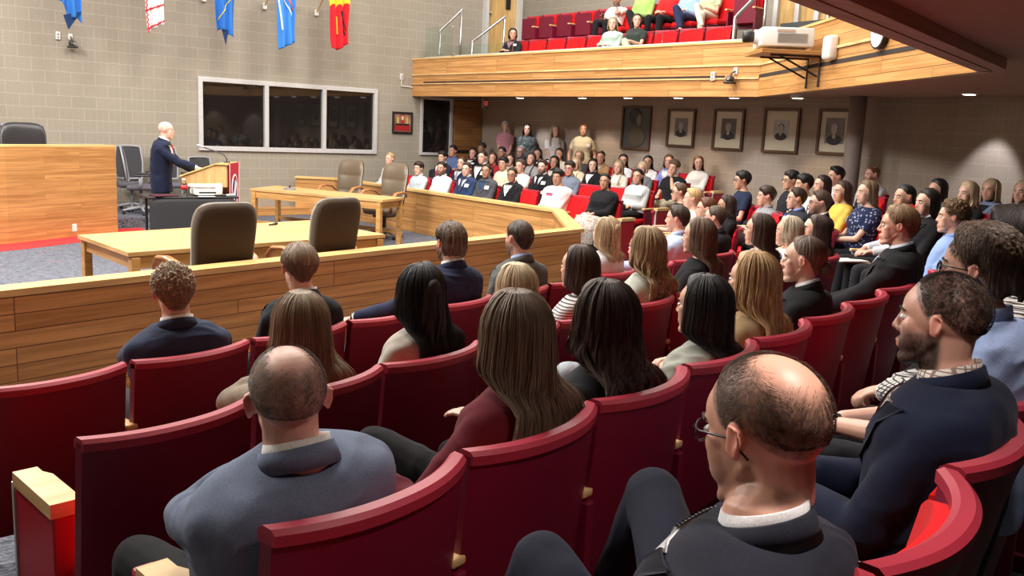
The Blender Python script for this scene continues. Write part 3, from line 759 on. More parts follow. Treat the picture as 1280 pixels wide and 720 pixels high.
    if top == 'jacket' and not sp.get('noshirt'):
        collar('shirt_collar', inner, nr + .006, nr + .004, -.012, .030, .020, .12)
    if top == 'jacket': collar('jacket_collar', col, nr + .026, nr + .012, -.030, .014, .024, .75, .007)
    if top in ('shirt',): collar('collar', col, nr + .010, nr + .006, -.014, .024, .018, .25)
    # fronts
    if top == 'jacket' and sp.get('front', 1):
        o = off + (.010 if not near else .006); fw = 1.0 if near else .72
        obj('shirt_front', mesh(snap(B.patch([(t, -w * fw, w * fw) for t, w in ((.42, .02), (.55, .16), (.68, .30), (.80, .46), (.90, .75))], o - .004, .004), .001), 'shirt_front', True), inner, root)
        if sp.get('tie'):
            obj('tie', mesh(snap(B.patch([(t, -w, w) for t, w in ((.40, .10), (.46, .13), (.62, .10), (.80, .07), (.87, .10), (.915, .26))], o + .004, .005, 4), .006), 'tie', True), fabric(sp['tie'], sp.get('tiek', 'plain'), sp.get('tie2')), root)
        for s_ in (-1, 1):
            obj('lapel', mesh(snap(B.patch([(t, s_ * a_ * fw, s_ * b_ * (fw + .1)) for t, a_, b_ in ((.40, .0, .06), (.55, .14, .34), (.70, .30, .62), (.80, .44, .70), (.90, .66, 1.05))], o + .001, .005, 5), .005), 'lapel', True), col, root)
    if sp.get('tie') and top == 'shirt':
        obj('tie', mesh(snap(B.patch([(t, -w, w) for t, w in ((.20, .13), (.40, .11), (.80, .07), (.90, .12))], off + .010, .005, 4), .004), 'tie', True), fabric(sp['tie']), root)
    if sp.get('badge'):
        s_ = sp['badge']; obj('name_badge', mesh(snap(B.patch([(.58, s_ * .40, s_ * .84), (.65, s_ * .40, s_ * .84), (.72, s_ * .40, s_ * .84)], off + .016, .003, 3), .009), 'name_badge'), plain('badge_paper', (.85, .85, .85), .6), root)
    if sp.get('print'):                             # front panel or print on the shirt
        p0, p1, w_ = sp['print'][:3]; obj('print', mesh(snap(B.patch([(p0, -w_, w_), ((p0 + p1) / 2, -w_, w_), (p1, -w_, w_)], off + .008, .002, 4), .002), 'print', True), fabric(*sp['print'][3:]), root)
    # eyes and brows (only when the face can be seen)
    if sp.get('face', 1):
        for s_ in (-1, 1):
            a = A(); ell(a, (s_ * .031, .0745, .004), (.0125, .0115, .0085), n=12, m=8); a.v = [tuple(x) for x in T(np.array(a.v))]
            e = obj('eye', mesh(a, 'eye', True), plain('eye_white', (.7, .68, .66), .2, var=0), root)
            a = A(); ell(a, (s_ * .031, .0835, .004), (.0058, .0034, .0058), n=10, m=6); a.v = [tuple(x) for x in T(np.array(a.v))]
            obj('iris', mesh(a, 'iris', True), plain('iris', (.03, .02, .015), .2, var=0), e)
            a = A(); tube(a, [(s_ * .016, .0885, .0215), (s_ * .032, .0855, .0270), (s_ * .047, .072, .0215)], [.0030, .0038, .0022], n=6, dome=True); a.v = [tuple(x) for x in T(np.array(a.v))]
            bc = sp.get('brow', tuple(np.array(sp.get('hair', (.05, .03, .02))) * .7)); obj('eyebrow', mesh(a, 'eyebrow', True), plain('brow_hair', tuple(bc), .8), root)
    if sp.get('glasses'):
        a = A(); gc = sp['glasses']
        for s_ in (-1, 1):
            ring = [(s_ * (.033 + .0235 * math.cos(t_)), .0945 - abs(.012 * math.cos(t_) * (1 if math.cos(t_) > 0 else .2)), .002 + .0165 * math.sin(t_)) for t_ in np.linspace(0, 6.2832, 20)]
            tube(a, ring, .0019 if near else .0026, n=6, cap=False)
            tube(a, [(s_ * .056, .083, .010), (s_ * .074, .060, .010), (s_ * .0815, .004, .006), (s_ * .083, -.012, -.004), (s_ * .080, -.032, -.024)], .0019 if near else .0026, n=6)
        tube(a, [(-.0105, .0945, .006), (0, .0985, .009), (.0105, .0945, .006)], .0019, n=6)
        a.v = [tuple(x) for x in T(np.array(a.v))]; g = obj('glasses', mesh(a, 'glasses', True), plain('spectacle_frame', gc, .3), root)
        if near:
            for s_ in (-1, 1):
                a = A(); ell(a, (s_ * .033, .0935, .002), (.0225, .0012, .0155), n=16, m=6); a.v = [tuple(x) for x in T(np.array(a.v))]
                obj('lens', mesh(a, 'lens', True), glass_mat('lens_glass', (.75, .72, .78)) if 'lensm' not in MATS else MATS['lensm'], g)
    if sp.get('watch'):
        i_ = 0 if sp['watch'] < 0 else 1; side, S, E_, Wt = arms[i_]; d = unit(Wt - E_)
        a = A(); tube(a, [Wt - d * .012, Wt + d * .006], [.031, .031], n=16); ell(a, Wt + v3(0, 0, .031), (.016, .016, .005)); obj('watch', mesh(a, 'watch', True), plain('watch_band', (.02, .02, .02), .3), root)
    if sp.get('earring'):
        a = A(); ell(a, (-.083, -.004, -.032), (.004,) * 3, n=8, m=6); a.v = [tuple(x) for x in T(np.array(a.v))]; obj('earring', mesh(a, 'earring', True), plain('pearl', (.8, .78, .7), .2), root)
    # hair
    hs_ = sp.get('hs_', sp.get('style', 'short')); hc = tuple(sp.get('hair', (.05, .03, .02))); hm = hair_mat(hc, sp.get('hair2'))
    NA, NB = ((64, 22), (120, 40), (200, 64))[near]; parts = []; rng = np.random.RandomState(seed)
    short = {'short': ('short', .012, 0, .6, 0), 'buzz': ('short', .0035, 0, 0, 0), 'quiff': ('quiff', .015, 0, 1.3, 0), 'curly': ('short', .020, .010, .6, 0), 'mop': ('fringe', .022, .006, .3, 0), 'mullet': ('short', .020, .003, .5, 0)}
    if hs_ in short:
        st, th, cu, fl, _ = short[hs_]; parts.append(hair_cap(T, st, sp.get('thick', th), NA, NB, seed, cu, fl))
    elif hs_ == 'reced': parts.append(hair_cap(T, 'reced', .004, NA, NB, seed))
    elif hs_ in ('long', 'wavy', 'bob', 'bun', 'pony', 'halfup'):
        wv = sp.get('wave', .010 if hs_ == 'wavy' else .0015); th = sp.get('thick', .013 if hs_ != 'bun' else .007)
        parts.append(hair_cap(T, 'long' if hs_ != 'bun' else 'bun', th, NA, NB, seed, sp.get('curl', 0.0), .1, groove=.0012))
        L = sp.get('len', .10 if hs_ == 'bob' else .34)
        ns, na = ((34, 40), (60, 90), (90, 150))[near]
        kw = dict(wave=wv, freq=sp.get('freq', 5.0), ns=ns, seed=seed, thick=th + .001, spread=sp.get('spread', .03), bottom=.10, taper=sp.get('taper', .2))
        if hs_ in ('long', 'wavy', 'bob', 'halfup'):
            am = R(sp.get('amax', 108)); am1 = R(62) if sp.get('hfront') else am
            vs, fs, uv, g = hair_sheet(T, B, -am1, am1, L, na=na, groove=(.0035 if near else .003) * (1.6 if hs_ == 'wavy' else 1), **kw); parts.append((vs, fs, uv))
            if sp.get('hfront'):
                for s_ in (-1, 1):
                    k2 = dict(kw); k2['spread'] = .0
                    v_, f_, u_, g_ = hair_sheet(T, B, *((R(58), R(112)) if s_ > 0 else (R(-112), R(-58))), L * .92, front=s_, na=max(14, na // 4), groove=.003, **k2); parts.append((v_, f_, u_))
            if near:                                # loose strands over the mass
                n_ = {1: 220, 2: 520}[near]; g2 = g; ns_, na_ = g2.shape[:2]; js = rng.randint(2, na_ - 2, n_); ii = np.linspace(1, ns_ - 1, 22).astype(int)
                pth = g2[ii][:, js].transpose(1, 0, 2).copy(); cen = g2.mean(axis=(0, 1)); out = pth - np.array([cen[0], cen[1] + .09, 0]); out[..., 2] = 0; out /= np.linalg.norm(out, axis=2, keepdims=True) + 1e-9
                jit = rng.rand(n_, 1, 1) * .004 + .0005; s_l = np.linspace(0, 1, 22)[None, :, None]
                pth += out * (jit + (rng.rand(n_, 1, 1) ** 6) * .02 * s_l) + (rng.rand(n_, 1, 3) - .5) * .02 * s_l * v3(1, .2, .6)
                pth[..., 0] += .004 * np.sin(s_l[..., 0] * 9 + rng.rand(n_, 1) * 6) * s_l[..., 0]
                parts.append(strand_tubes(pth, .0011 if near == 1 else .0009, rng.rand(n_)))
        if hs_ == 'halfup':
            a = A(); b_ = T(v3(0, -.125, .045)); ell(a, b_, (.038, .028, .042), n=16, m=12); parts.append((np.array(a.v), a.f, np.random.RandomState(1).rand(len(a.v), 2) * .1))
            v_, f_, u_, _g = hair_sheet(T, B, R(-26), R(26), L * .95, na=max(20, na // 3), groove=.004, **{**kw, 'thick': th + .018}); parts.append((v_, f_, u_))
        if hs_ == 'bun':
            a = A(); n0 = T(v3(0, -.118, -.035)); ell(a, n0, (.038, .030, .036), n=18, m=12)
            an_ = np.array(a.v); parts.append((an_, a.f, np.stack([np.arctan2(an_[:, 0] - n0[0], an_[:, 2] - n0[2]) / 6, an_[:, 1]], -1)))
        if hs_ == 'pony':
            p0 = T(v3(0, -.112, .03)); a = A(); tube(a, [p0, p0 + v3(0, -.045, .0), p0 + v3(0, -.06, -.08), p0 + v3(0, -.05, -.18), p0 + v3(0, -.04, -.26)], [.018, .026, .030, .024, .008], n=16, dome=True)
            an_ = np.array(a.v); parts.append((an_, a.f, np.stack([np.arctan2(an_[:, 0] - p0[0], an_[:, 1] - p0[1]) / 6, an_[:, 2]], -1)))
    if near and hs_ in ('short', 'curly', 'quiff', 'mullet', 'mop', 'reced', 'buzz'):
        # short strands standing off the cap
        n_ = {1: 900, 2: 2600}[near] * (3 if hs_ in ('reced', 'buzz') else 1); aa = rng.rand(n_) * 6.2832 - math.pi; st = short.get(hs_, ('reced', .004))[0]
        pp = rng.rand(n_) ** .75 * .93 * hairline(aa, st); pp = np.minimum(pp, 2.02) if hs_ in ('reced', 'buzz') else pp; th0 = sp.get('thick', short.get(hs_, ('', .004))[1] if hs_ in short else .004)
        if 'crown' in sp:
            cp, ca_, cr = sp['crown']; dd0 = np.stack([np.sin(pp) * np.sin(aa), np.sin(pp) * np.cos(aa), np.cos(pp)], -1); cd = v3(math.sin(cp) * math.sin(ca_), math.sin(cp) * math.cos(ca_), math.cos(cp))
            keep = (np.arccos(np.clip(dd0 @ cd, -1, 1)) > cr + rng.randn(n_) * .1) & ((np.abs(aa) > 1.15) | (not sp.get('sides'))); aa = aa[keep]; pp = pp[keep]; n_ = len(aa)
        ln = {'reced': .007, 'buzz': .006}.get(hs_, .03 if hs_ != 'mullet' else .05); m_ = 6; path = []
        for i in range(m_):
            s_ = i / (m_ - 1); p2 = pp + s_ * ln / .09 * (.9 + .2 * math.sin(i)); a2 = aa + s_ * .12 * np.sin(aa * 5 + seed) + (.25 * np.sin(s_ * 5 + aa * 31) if hs_ == 'curly' else 0)
            d = np.stack([np.sin(p2) * np.sin(a2), np.sin(p2) * np.cos(a2), np.cos(p2)], -1)
            lift = th0 * (1 - ss(.75, 1.0, p2 / hairline(aa, st))) - (.001 if ln < .01 else .002) + s_ * (.003 if ln > .01 else .0025) + (.004 * np.sin(s_ * 7 + aa * 17) if hs_ == 'curly' else 0)
            lift = np.maximum(lift, -.003) - (.0022 if ln < .01 else 0); qq = HEADC + d * (HEADR + lift[:, None]); qq[:, 2] -= ss(1.9, 2.7, np.abs(a2)) * ss(1.6, 2.4, p2) * (.03 if ln > .01 else 0); path.append(qq)
        pth = np.stack(path, 1); pth = T(pth.reshape(-1, 3)).reshape(n_, m_, 3)
        parts.append(strand_tubes(pth, .0011 if hs_ not in ('reced', 'buzz') else (.00035 if not sp.get('dense') else .00045), rng.rand(n_)))
    if hs_ == 'reced' or hs_ == 'bald': parts = [p_ for i, p_ in enumerate(parts) if i > 0 or hs_ == 'bald']
    if hs_ == 'mullet':
        v_, f_, u_, _g = hair_sheet(T, B, R(-70), R(70), .085, wave=.006, freq=7, na=70, ns=40, seed=seed, thick=.017, spread=.0, groove=.004, bottom=.2, taper=.25); parts.append((v_, f_, u_))
    if parts: obj('hair', hair_mesh(parts), hm, root)
    if sp.get('hat'):
        a = A(); q = []; ell(a, (0, -.012, .055), (.092, .108, .072), n=24, m=14); a.v = [v_ for v_ in a.v]
        if sp['hat'] == 'cap': tube(a, [(0, .075, .045), (0, .125, .040), (0, .165, .030)], [.070, .066, .045], n=16, flat=(1, .10), frame=(1, 0, 0), dome=True)
        a.v = [tuple(x) for x in T(np.array(a.v))]; obj('cap' if sp['hat'] == 'cap' else 'beanie', mesh(a, 'hat', True), fabric(sp.get('hatc', (.02, .02, .03))), root)
    return root

# ------------------------------------------------------------------ the room
WY = 17.3; PX = 13.2; FX = 11.23; CZ = 2.62; BZ0, BZ1 = 2.53, 3.31
def quad_wall(name, p, q, z0, z1, mat, t=0.15, hole=None, inward=1):
    a = A(); p = np.array(p, float); q = np.array(q, float); d = unit(q - p); n = v3(-d[1], d[0], 0)[:2] * inward
    prism(a, [tuple(p), tuple(q), tuple(q - n * t), tuple(p - n * t)][::(1 if inward > 0 else -1)], z0, z1); return struct(name, a, mat)
# window wall with a real opening for the three pane window, and one for the glazed panel by the corner
def wall_with_holes(name, x0, x1, z0, z1, holes, y, mat, t=0.2):
    xs = sorted({x0, x1, *[h[0] for h in holes], *[h[1] for h in holes]}); a = A()
    for xa, xb in zip(xs, xs[1:]):
        hs = sorted([h for h in holes if h[0] <= xa and h[1] >= xb], key=lambda h: h[2]); z = z0
        for h in hs:
            if h[2] > z: prism(a, [(xa, y), (xb, y), (xb, y + t), (xa, y + t)], z, h[2])
            z = h[3]
        if z < z1: prism(a, [(xa, y), (xb, y), (xb, y + t), (xa, y + t)], z, z1)
    return struct(name, a, mat)
wall_with_holes('wall_window_side', -6.0, 16.0, 0, 8.2, [(6.48, 10.27, 1.30, 2.56), (11.52, 12.30, 1.28, 2.50), (13.20, 14.12, 3.5, 5.62)], WY, BLOCK)
def frame_rect(a, x0, x1, z0, z1, y, w, t):
    for (xa, xb, za, zb) in ((x0, x1, z1 - w, z1), (x0, x1, z0, z0 + w), (x0, x0 + w, z0 + w, z1 - w), (x1 - w, x1, z0 + w, z1 - w)):
        box(a, ((xa + xb) / 2, y, (za + zb) / 2), (xb - xa, t, zb - za), bev=.004)
w = A(); frame_rect(w, 6.42, 10.33, 1.24, 2.62, WY - .01, .085, .07); box(w, (7.79, WY - .01, 1.93), (.085, .07, 1.22)); box(w, (9.06, WY - .01, 1.93), (.085, .07, 1.22))
struct('window_1', w, ALU)
for n_, (xa, xb) in enumerate(((6.5, 7.75), (7.83, 9.02), (9.10, 10.25))):
    g = A(); box(g, ((xa + xb) / 2, WY + .03, 1.93), (xb - xa, .012, 1.24)); struct('window_%d' % (n_ + 2), g, DARKG)
a = A(); box(a, (8.4, WY + 1.6, 1.9), (4.6, .1, 3.0)); struct('wall_booth', a, plain('booth_dark', (.02, .018, .016), .9))
w = A(); frame_rect(w, 11.46, 12.34, 1.24, 2.54, WY - .01, .06, .06); struct('window_5', w, ALU)
g = A(); box(g, (11.9, WY + .03, 1.89), (.80, .012, 1.2)); struct('window_6', g, DARKG)
a = A(); box(a, (11.9, WY + .9, 1.9), (2.0, .1, 3.0)); struct('wall_vestibule', a, plain('booth_dark', (.02, .018, .016), .9))
a = A(); box(a, (12.78, WY - .02, 1.26), (.80, .05, 2.5), bev=.004); d_ = struct('door_1', a, OAKD)
a = A(); box(a, (12.78, WY - .07, 1.35), (.74, .04, .06), bev=.01); o_ = obj('push_bar', a, BLACKP, d_)
a = A(); box(a, (13.66, WY + .04, 4.56), (.90, .05, 2.1)); d_ = struct('door_2', a, DOORW)
a = A(); box(a, (13.86, WY + .0, 5.0), (.13, .03, .62)); obj('vision_pane', a, DARKG, d_)
a = A(); ell(a, (13.32, WY - .03, 4.55), (.035, .035, .035)); tube(a, [(13.32, WY + .03, 4.55), (13.32, WY - .02, 4.55)], .02); obj('door_knob', mesh(a, 'k', True), STEEL, d_)
w = A(); box(w, (13.16, WY, 4.56), (.09, .26, 2.2)); box(w, (14.16, WY, 4.56), (.09, .26, 2.2)); box(w, (13.66, WY, 5.66), (1.1, .26, .09)); struct('trim_1', w, ALU)
# portrait wall under the balcony, bending towards the right
pw = [(PX, WY), (PX, 6.9), (13.1, 6.1), (12.6, 5.0), (11.6, 3.4), (10.2, 1.6), (8.0, -0.6)]
a = A()
for (p, q) in zip(pw, pw[1:]):
    d = unit(np.array(q) - np.array(p)); n = np.array([-d[1], d[0]]); p_, q_ = np.array(p), np.array(q)
    prism(a, [tuple(p_), tuple(p_ + n * .2), tuple(q_ + n * .2), tuple(q_)], 0, CZ)
o_ = struct('wall_portraits', a, BLOCK2)
a = A(); prism(a, [(14.75, WY), (14.95, WY), (14.95, 0), (14.75, 0)], 2.7, 8.2); struct('wall_balcony_back', a, BLOCK)
a = A(); prism(a, [(-6, -4), (16, -4), (16, -4.2), (-6, -4.2)], 0, 8.2); struct('wall_rear', a, BLOCK)
a = A(); prism(a, [(-6, -4), (-6, WY), (-6.2, WY), (-6.2, -4)], 0, 8.2); struct('wall_left', a, BLOCK)
a = A(); prism(a, [(-6.2, -4.2), (16, -4.2), (16, WY + .2), (-6.2, WY + .2)], 8.2, 8.35); struct('ceiling', a, plain('ceiling_paint', (.72, .69, .62), .9))
# floors: pit and the seating tiers
a = A(); prism(a, [(-6, -4), (16, -4), (16, WY + .1), (-6, WY + .1)], -.2, 0); struct('floor', a, CARPET)
def tier(k, y0, off, fx, z):
    x1 = (y0 - .245 * .6 + off) / (1 - .245); y1 = x1 - off; poly = [(-6, y0 + .245 * (-6.6)), (x1, y1), (fx, fx - off), (fx, WY - .02)]
    out = [(PX, WY - .02), (PX, 6.9), (13.1, 6.1), (12.6, 5.0), (11.6, 3.4), (10.2, 1.6), (8.0, -.6), (8, -4), (-6, -4)]
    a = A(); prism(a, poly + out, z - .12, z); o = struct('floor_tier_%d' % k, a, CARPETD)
    return o
tier(1, 3.45, 2.1, 10.45, .12); tier(2, 2.40, 3.4, 11.35, .24); tier(3, 1.35, 4.4, 12.25, .36)
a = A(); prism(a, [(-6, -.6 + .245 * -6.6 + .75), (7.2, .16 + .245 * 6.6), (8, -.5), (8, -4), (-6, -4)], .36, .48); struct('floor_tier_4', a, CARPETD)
# dais behind the bench, red carpet border, low wooden step at the wall
a = A(); prism(a, [(-5.9, 15.55), (5.6, 15.55), (5.6, WY - .01), (-5.9, WY - .01)], 0, .17); struct('floor_dais', a, CARPET)
a = A(); prism(a, [(-2.0, 11.9), (.6, 12.75), (2.6, 13.55), (4.75, 14.75), (4.75, 15.5), (-2.0, 15.5)], 0.0, .006); struct('floor_border', a, REDC)
a = A(); prism(a, [(6.6, 16.85), (8.85, 16.85), (8.85, WY - .01), (6.6, WY - .01)], 0, .14); struct('trim_2', a, OAK)
# soffit (balcony underside) and balcony floor
F2 = np.array([7.66, 3.44]); F1 = np.array([FX, 8.13]); LE = lambda x: 2.5 + .2315 * (x - 3.6)
sof = [(FX + .02, WY), (FX + .02, 8.13), (7.68, 3.40), (-6, LE(-6) - .03), (-6, -4), (15, -4), (15, WY)]
a = A(); prism(a, sof, CZ, 2.80); struct('ceiling_soffit', a, CEIL)
# oak fascia of the balcony with its two seam rails and dark slot
def fascia(name, p, q, z0, z1, t=.12, mat=OAK):
    p = np.array(p, float); q = np.array(q, float); d = unit(q - p); n = np.array([-d[1], d[0]])
    a = A(); prism(a, [tuple(p), tuple(q), tuple(q + n * t), tuple(p + n * t)], z0, z1); return struct(name, a, mat), d, n
fo, d_, n_ = fascia('trim_3', (FX, WY), (FX, 8.13), BZ0, BZ1)
fo2, d2, n2 = fascia('trim_4', F1, F2, BZ0, BZ1)
a = A(); prism(a, [(FX - .02, WY), (FX - .02, 8.11), (FX + .14, 8.07), (FX + .14, WY)], BZ1, BZ1 + .03)
prism(a, [tuple(F1 + (-.02, 0.0)), tuple(F2 + (-.02, .0)), tuple(F2 + n2 * .16), tuple(F1 + n2 * .16)], BZ1, BZ1 + .03); struct('trim_5', a, CAP)
a = A(); box(a, (FX - .012, (WY + 8.13) / 2, 2.985), (.03, WY - 8.13, .03), bev=.006); box(a, (FX - .012, (WY + 8.13) / 2, 2.79), (.03, WY - 8.13, .022), bev=.006)
prism(a, [tuple(F1), tuple(F2), tuple(F2 - n2 * .025), tuple(F1 - n2 * .025)][::-1], 2.97, 3.0); struct('trim_6', a, MAPLE)
a = A(); box(a, (FX - .004, (16.85 + 8.75) / 2, 2.825), (.012, 16.85 - 8.75, .028)); prism(a, [tuple(F1), tuple(F2), tuple(F2 - n2 * .008), tuple(F1 - n2 * .008)][::-1], 2.80, 2.845); struct('trim_7', a, plain('slot_dark', (.03, .022, .02), .8))
# near balcony edge over the camera: stepped soffit board and its own fascia
def strip(y0, y1, z0, z1, xe0, xe1, x0=-6):
    a = A(); prism(a, [(x0, LE(x0) + y0), (xe0, LE(xe0) + y0), (xe1, LE(xe1) + y1), (x0, LE(x0) + y1)][::-1], z0, z1); return a
struct('trim_8', strip(0.0, -.115, BZ0, CZ, 7.66, 7.62), SOFW)
struct('trim_9', strip(-.118, -.235, BZ0 + .006, CZ, 7.62, 7.58), SOFW)
struct('trim_10', strip(.06, -.0, BZ0 + .03, BZ1, 7.66, 7.66), OAK)
# column
cx, cy = 12.70, 7.39
a = A(); tube(a, [(cx, cy, 0), (cx, cy, CZ)], .125, n=32); struct('column', mesh(a, 'c', True), plain('column_paint', (.30, .25, .235), .7))
# ------------------------------------------------------------------ pit rail
def rail(name, pts, z0, z1, label, t=.11, cap=.19, mat=OAKR):
    root = thing(name, label, 'railing', (pts[0][0], pts[0][1], 0)); o = np.array(pts[0], float)
    P_ = [np.array(p, float) - o for p in pts]
    def off(d):
        out = []
        for i, p in enumerate(P_):
            dd = unit(P_[min(i + 1, len(P_) - 1)] - P_[max(i - 1, 0)]); out.append(p + np.array([-dd[1], dd[0]]) * d)
        return out
    for nm, w_, za, zb, m in (('panel', t, z0, z1 - .03, mat), ('cap', cap, z1 - .03, z1 + .012, CAP), ('baseboard', t + .03, z0, z0 + .10, mat)):
        a = A(); L_, R_ = off(w_ / 2), off(-w_ / 2)
        for i in range(len(P_) - 1): prism(a, [tuple(R_[i]), tuple(R_[i + 1]), tuple(L_[i + 1]), tuple(L_[i])], za, zb)
        obj(nm, a, m, root)
    return root
rail('pit_rail', [(-5.9, 4.62), (7.35, 7.69)], 0, .78, 'long oak railing between the front row of the near seats and the pit')
rail('pit_rail', [(7.37, 7.72), (8.98, 9.85), (8.98, 16.5), (8.35, 17.1)], 0, .76, 'oak railing on the far side of the pit with an angled corner piece', mat=OAK)
# ------------------------------------------------------------------ judge's bench
root = thing('judges_bench', 'tall oak bench front with horizontal boards at the left behind the lectern', 'bench', (4.28, 15.09, 0))
o = np.array([4.28, 15.09]); pl = [np.array(p) - o for p in ((4.28, 15.09), (2.56, 14.17), (.2, 13.45), (-2.4, 13.1), (-2.4, 13.3), (.1, 13.68), (2.46, 14.42), (4.12, 15.30))]
for i in range(3):
    a = A(); prism(a, [tuple(pl[i + 1]), tuple(pl[i]), tuple(pl[7 - i]), tuple(pl[6 - i])], 0, 1.35); obj('front_panel', a, OAKB, root)
a = A()
for i in range(3):
    q = [pl[i + 1], pl[i], pl[7 - i], pl[6 - i]]; prism(a, [tuple(x) for x in q], 1.35, 1.375)
obj('top_edge', a, CAP, root)
a = A(); box(a, (-1.55 + 1.15, -.72 + .25, .16), (.07, .02, .11), rz=R(28), bev=.003); ob = obj('outlet_cover', a, WHITEP, root)
ob.location = (-.38 + .0, -.10, 0)
# ------------------------------------------------------------------ tables
def table(name, label, P4, z, leg=.075, ap=.10):
    P4 = [np.array(p, float) for p in P4]; c = sum(P4) / 4; root = thing(name, label, 'table', (c[0], c[1], 0)); Q = [p - c for p in P4]
    a = A(); prism(a, [tuple(q) for q in Q], z - .035, z); obj('tabletop', a, TABLE, root)
    a = A(); prism(a, [tuple(q * .985) for q in Q], z - .05, z - .036); obj('shadow_gap', a, OAKD, root)
    ins = [q * (1 - .055 / np.linalg.norm(q) * 1.3) for q in Q]
    rz = math.atan2(Q[1][1] - Q[0][1], Q[1][0] - Q[0][0])
    for q in ins: a = A(); box(a, (q[0], q[1], (z - .05) / 2), (leg, leg, z - .05), rz=rz, bev=.004); obj('leg', a, TLEG, root)
    for i in range(4):
        p, q = ins[i], ins[(i + 1) % 4]; m = (p + q) / 2; L = np.linalg.norm(q - p) - leg; a = A()
        box(a, (m[0], m[1], z - .05 - ap / 2), (L, .025, ap), rz=math.atan2(q[1] - p[1], q[0] - p[0])); obj('apron', a, TLEG, root)
        if i in (1, 3): a = A(); box(a, (m[0], m[1], .20), (L, .03, .06), rz=math.atan2(q[1] - p[1], q[0] - p[0])); obj('stretcher', a, TLEG, root)
    return root
table('counsel_table', 'long light oak table right behind the near railing, two tall chairs at it', [(2.27, 7.74), (5.0, 8.15), (4.85, 9.62), (2.2, 9.03)], .75)
table('counsel_table', 'light oak table farther back with the flat microphone base on it', [(7.25, 11.92), (7.85, 12.25), (6.86, 14.84), (6.15, 14.27)][::1], .75)
# ------------------------------------------------------------------ executive chairs
def outline_slab(a, w, h, t, fn, nx=16, nz=22, exp=4.5, curve=.05, z0=0.0, bulge=0.0, tf=None):
    """rounded padded slab: superellipse outline in x/z; front towards +y; fn(u, v) pads the front"""
    vs = []; M = (nx + 1) * (nz + 1)
    for side in (1, -1):
        for j in range(nz + 1):
            v = -1 + 2 * j / nz
            for i in range(nx + 1):
                u = -1 + 2 * i / nx
                # map square to superellipse
                r = (abs(u) ** exp + abs(v) ** exp) ** (1 / exp) if (u or v) else 1; m = max(abs(u), abs(v)); s_ = m / r if r > 0 else 0
                X, Z = u * s_, v * s_; edge = max(0, 1 - m ** 6) ** .5
                y = curve * X * X + (side * (t / 2) * edge + (fn(X, Z) * edge if side > 0 else bulge * edge * -1))
                vs.append((X * w / 2 * (tf(Z) if tf else 1), y, z0 + (Z + 1) * h / 2))
    fs = []
    for s_ in (0, 1):
        for j in range(nz):
            for i in range(nx):
                f = (s_ * M + j * (nx + 1) + i, s_ * M + j * (nx + 1) + i + 1, s_ * M + (j + 1) * (nx + 1) + i + 1, s_ * M + (j + 1) * (nx + 1) + i); fs.append(f[::-1] if s_ == 0 else f)
    rim = [i for i in range(nx + 1)] + [j * (nx + 1) + nx for j in range(1, nz + 1)] + [nz * (nx + 1) + i for i in range(nx - 1, -1, -1)] + [j * (nx + 1) for j in range(nz - 1, 0, -1)]
    for k in range(len(rim)): p, q = rim[k], rim[(k + 1) % len(rim)]; fs.append((p, q, M + q, M + p))
    add(a, vs, fs)
def tilt(a, ang, piv):
    c, s = math.cos(ang), math.sin(ang); a.v = [(x, piv[0] + (y - piv[0]) * c - (z - piv[1]) * s, piv[1] + (y - piv[0]) * s + (z - piv[1]) * c) for x, y, z in a.v]; return a
def exec_chair(label):
    r = thing('executive_chair', label, 'chair', group=None)
    pads = lambda X, Z: .022 * abs(math.sin((Z + 1) * math.pi * 1.5 + .3)) ** .5 * (1 - abs(X) ** 6) * (Z > -.9)
    a = A(); outline_slab(a, .56, .80, .075, pads, nx=20, nz=40, curve=.05, z0=.46, tf=lambda Z: .93 + .07 * Z - .05 * (Z > .6) * (Z - .6)); tilt(a, R(9), (0, .5))
    for i in range(len(a.v)): a.v[i] = (a.v[i][0], a.v[i][1] - .22, a.v[i][2])
    o1 = obj('backrest', mesh(a, 'b', True), LEATH, r)
    a = A(); outline_slab(a, .545, .785, .03, lambda X, Z: 0, nx=16, nz=20, curve=.05, z0=.467, bulge=.012, tf=lambda Z: .93 + .07 * Z - .05 * (Z > .6) * (Z - .6)); tilt(a, R(9), (0, .5))
    a.v = [(x, y - .258, z) for x, y, z in a.v]; obj('back_shell', mesh(a, 'b', True), LEATHB, r)
    a = A(); box(a, (0, .03, .46), (.52, .50, .12), bev=.05); obj('seat', mesh(a, 's', True), LEATH, r)
    for s in (-1, 1):
        a = A(); pts = [(s * .27, .16, .44), (s * .32, .24, .56), (s * .345, .24, .70), (s * .35, .15, .775), (s * .35, .0, .79), (s * .33, -.14, .765), (s * .28, -.22, .70)]
        tube(a, pts, [.020, .024, .027, .030, .030, .024, .018], n=12, flat=(1.25, .62), frame=(1, 0, 0), dome=True); obj('armrest', mesh(a, 'a', True), ARMW, r)
    a = A(); tube(a, [(0, 0, .40), (0, 0, .13)], .032, n=16); box(a, (0, 0, .38), (.26, .30, .05), bev=.01); obj('gas_lift', mesh(a, 'g'), BLACKP, r)
    for k in range(5):
        t_ = R(72 * k + 18); d = v3(math.cos(t_), math.sin(t_), 0); a = A()
        tube(a, [d * .03 + v3(0, 0, .12), d * .17 + v3(0, 0, .105), d * .31 + v3(0, 0, .082)], [.036, .03, .022], n=10, flat=(1, .7), frame=np.cross(d, (0, 0, 1)), dome=True); b_ = obj('base_leg', mesh(a, 'l', True), ARMW, r)
        a = A(); c_ = d * .30; tube(a, [c_ + v3(-d[1], d[0], 0) * .022 + v3(0, 0, .028), c_ - v3(-d[1], d[0], 0) * .022 + v3(0, 0, .028)], .028, n=14); obj('caster', mesh(a, 'c'), BLACKP, b_)
    return r
ec = exec_chair('tall brown leather chair seen from behind, left one of the two at the near table')
place(ec, 2.72, 7.12, 0, 94)
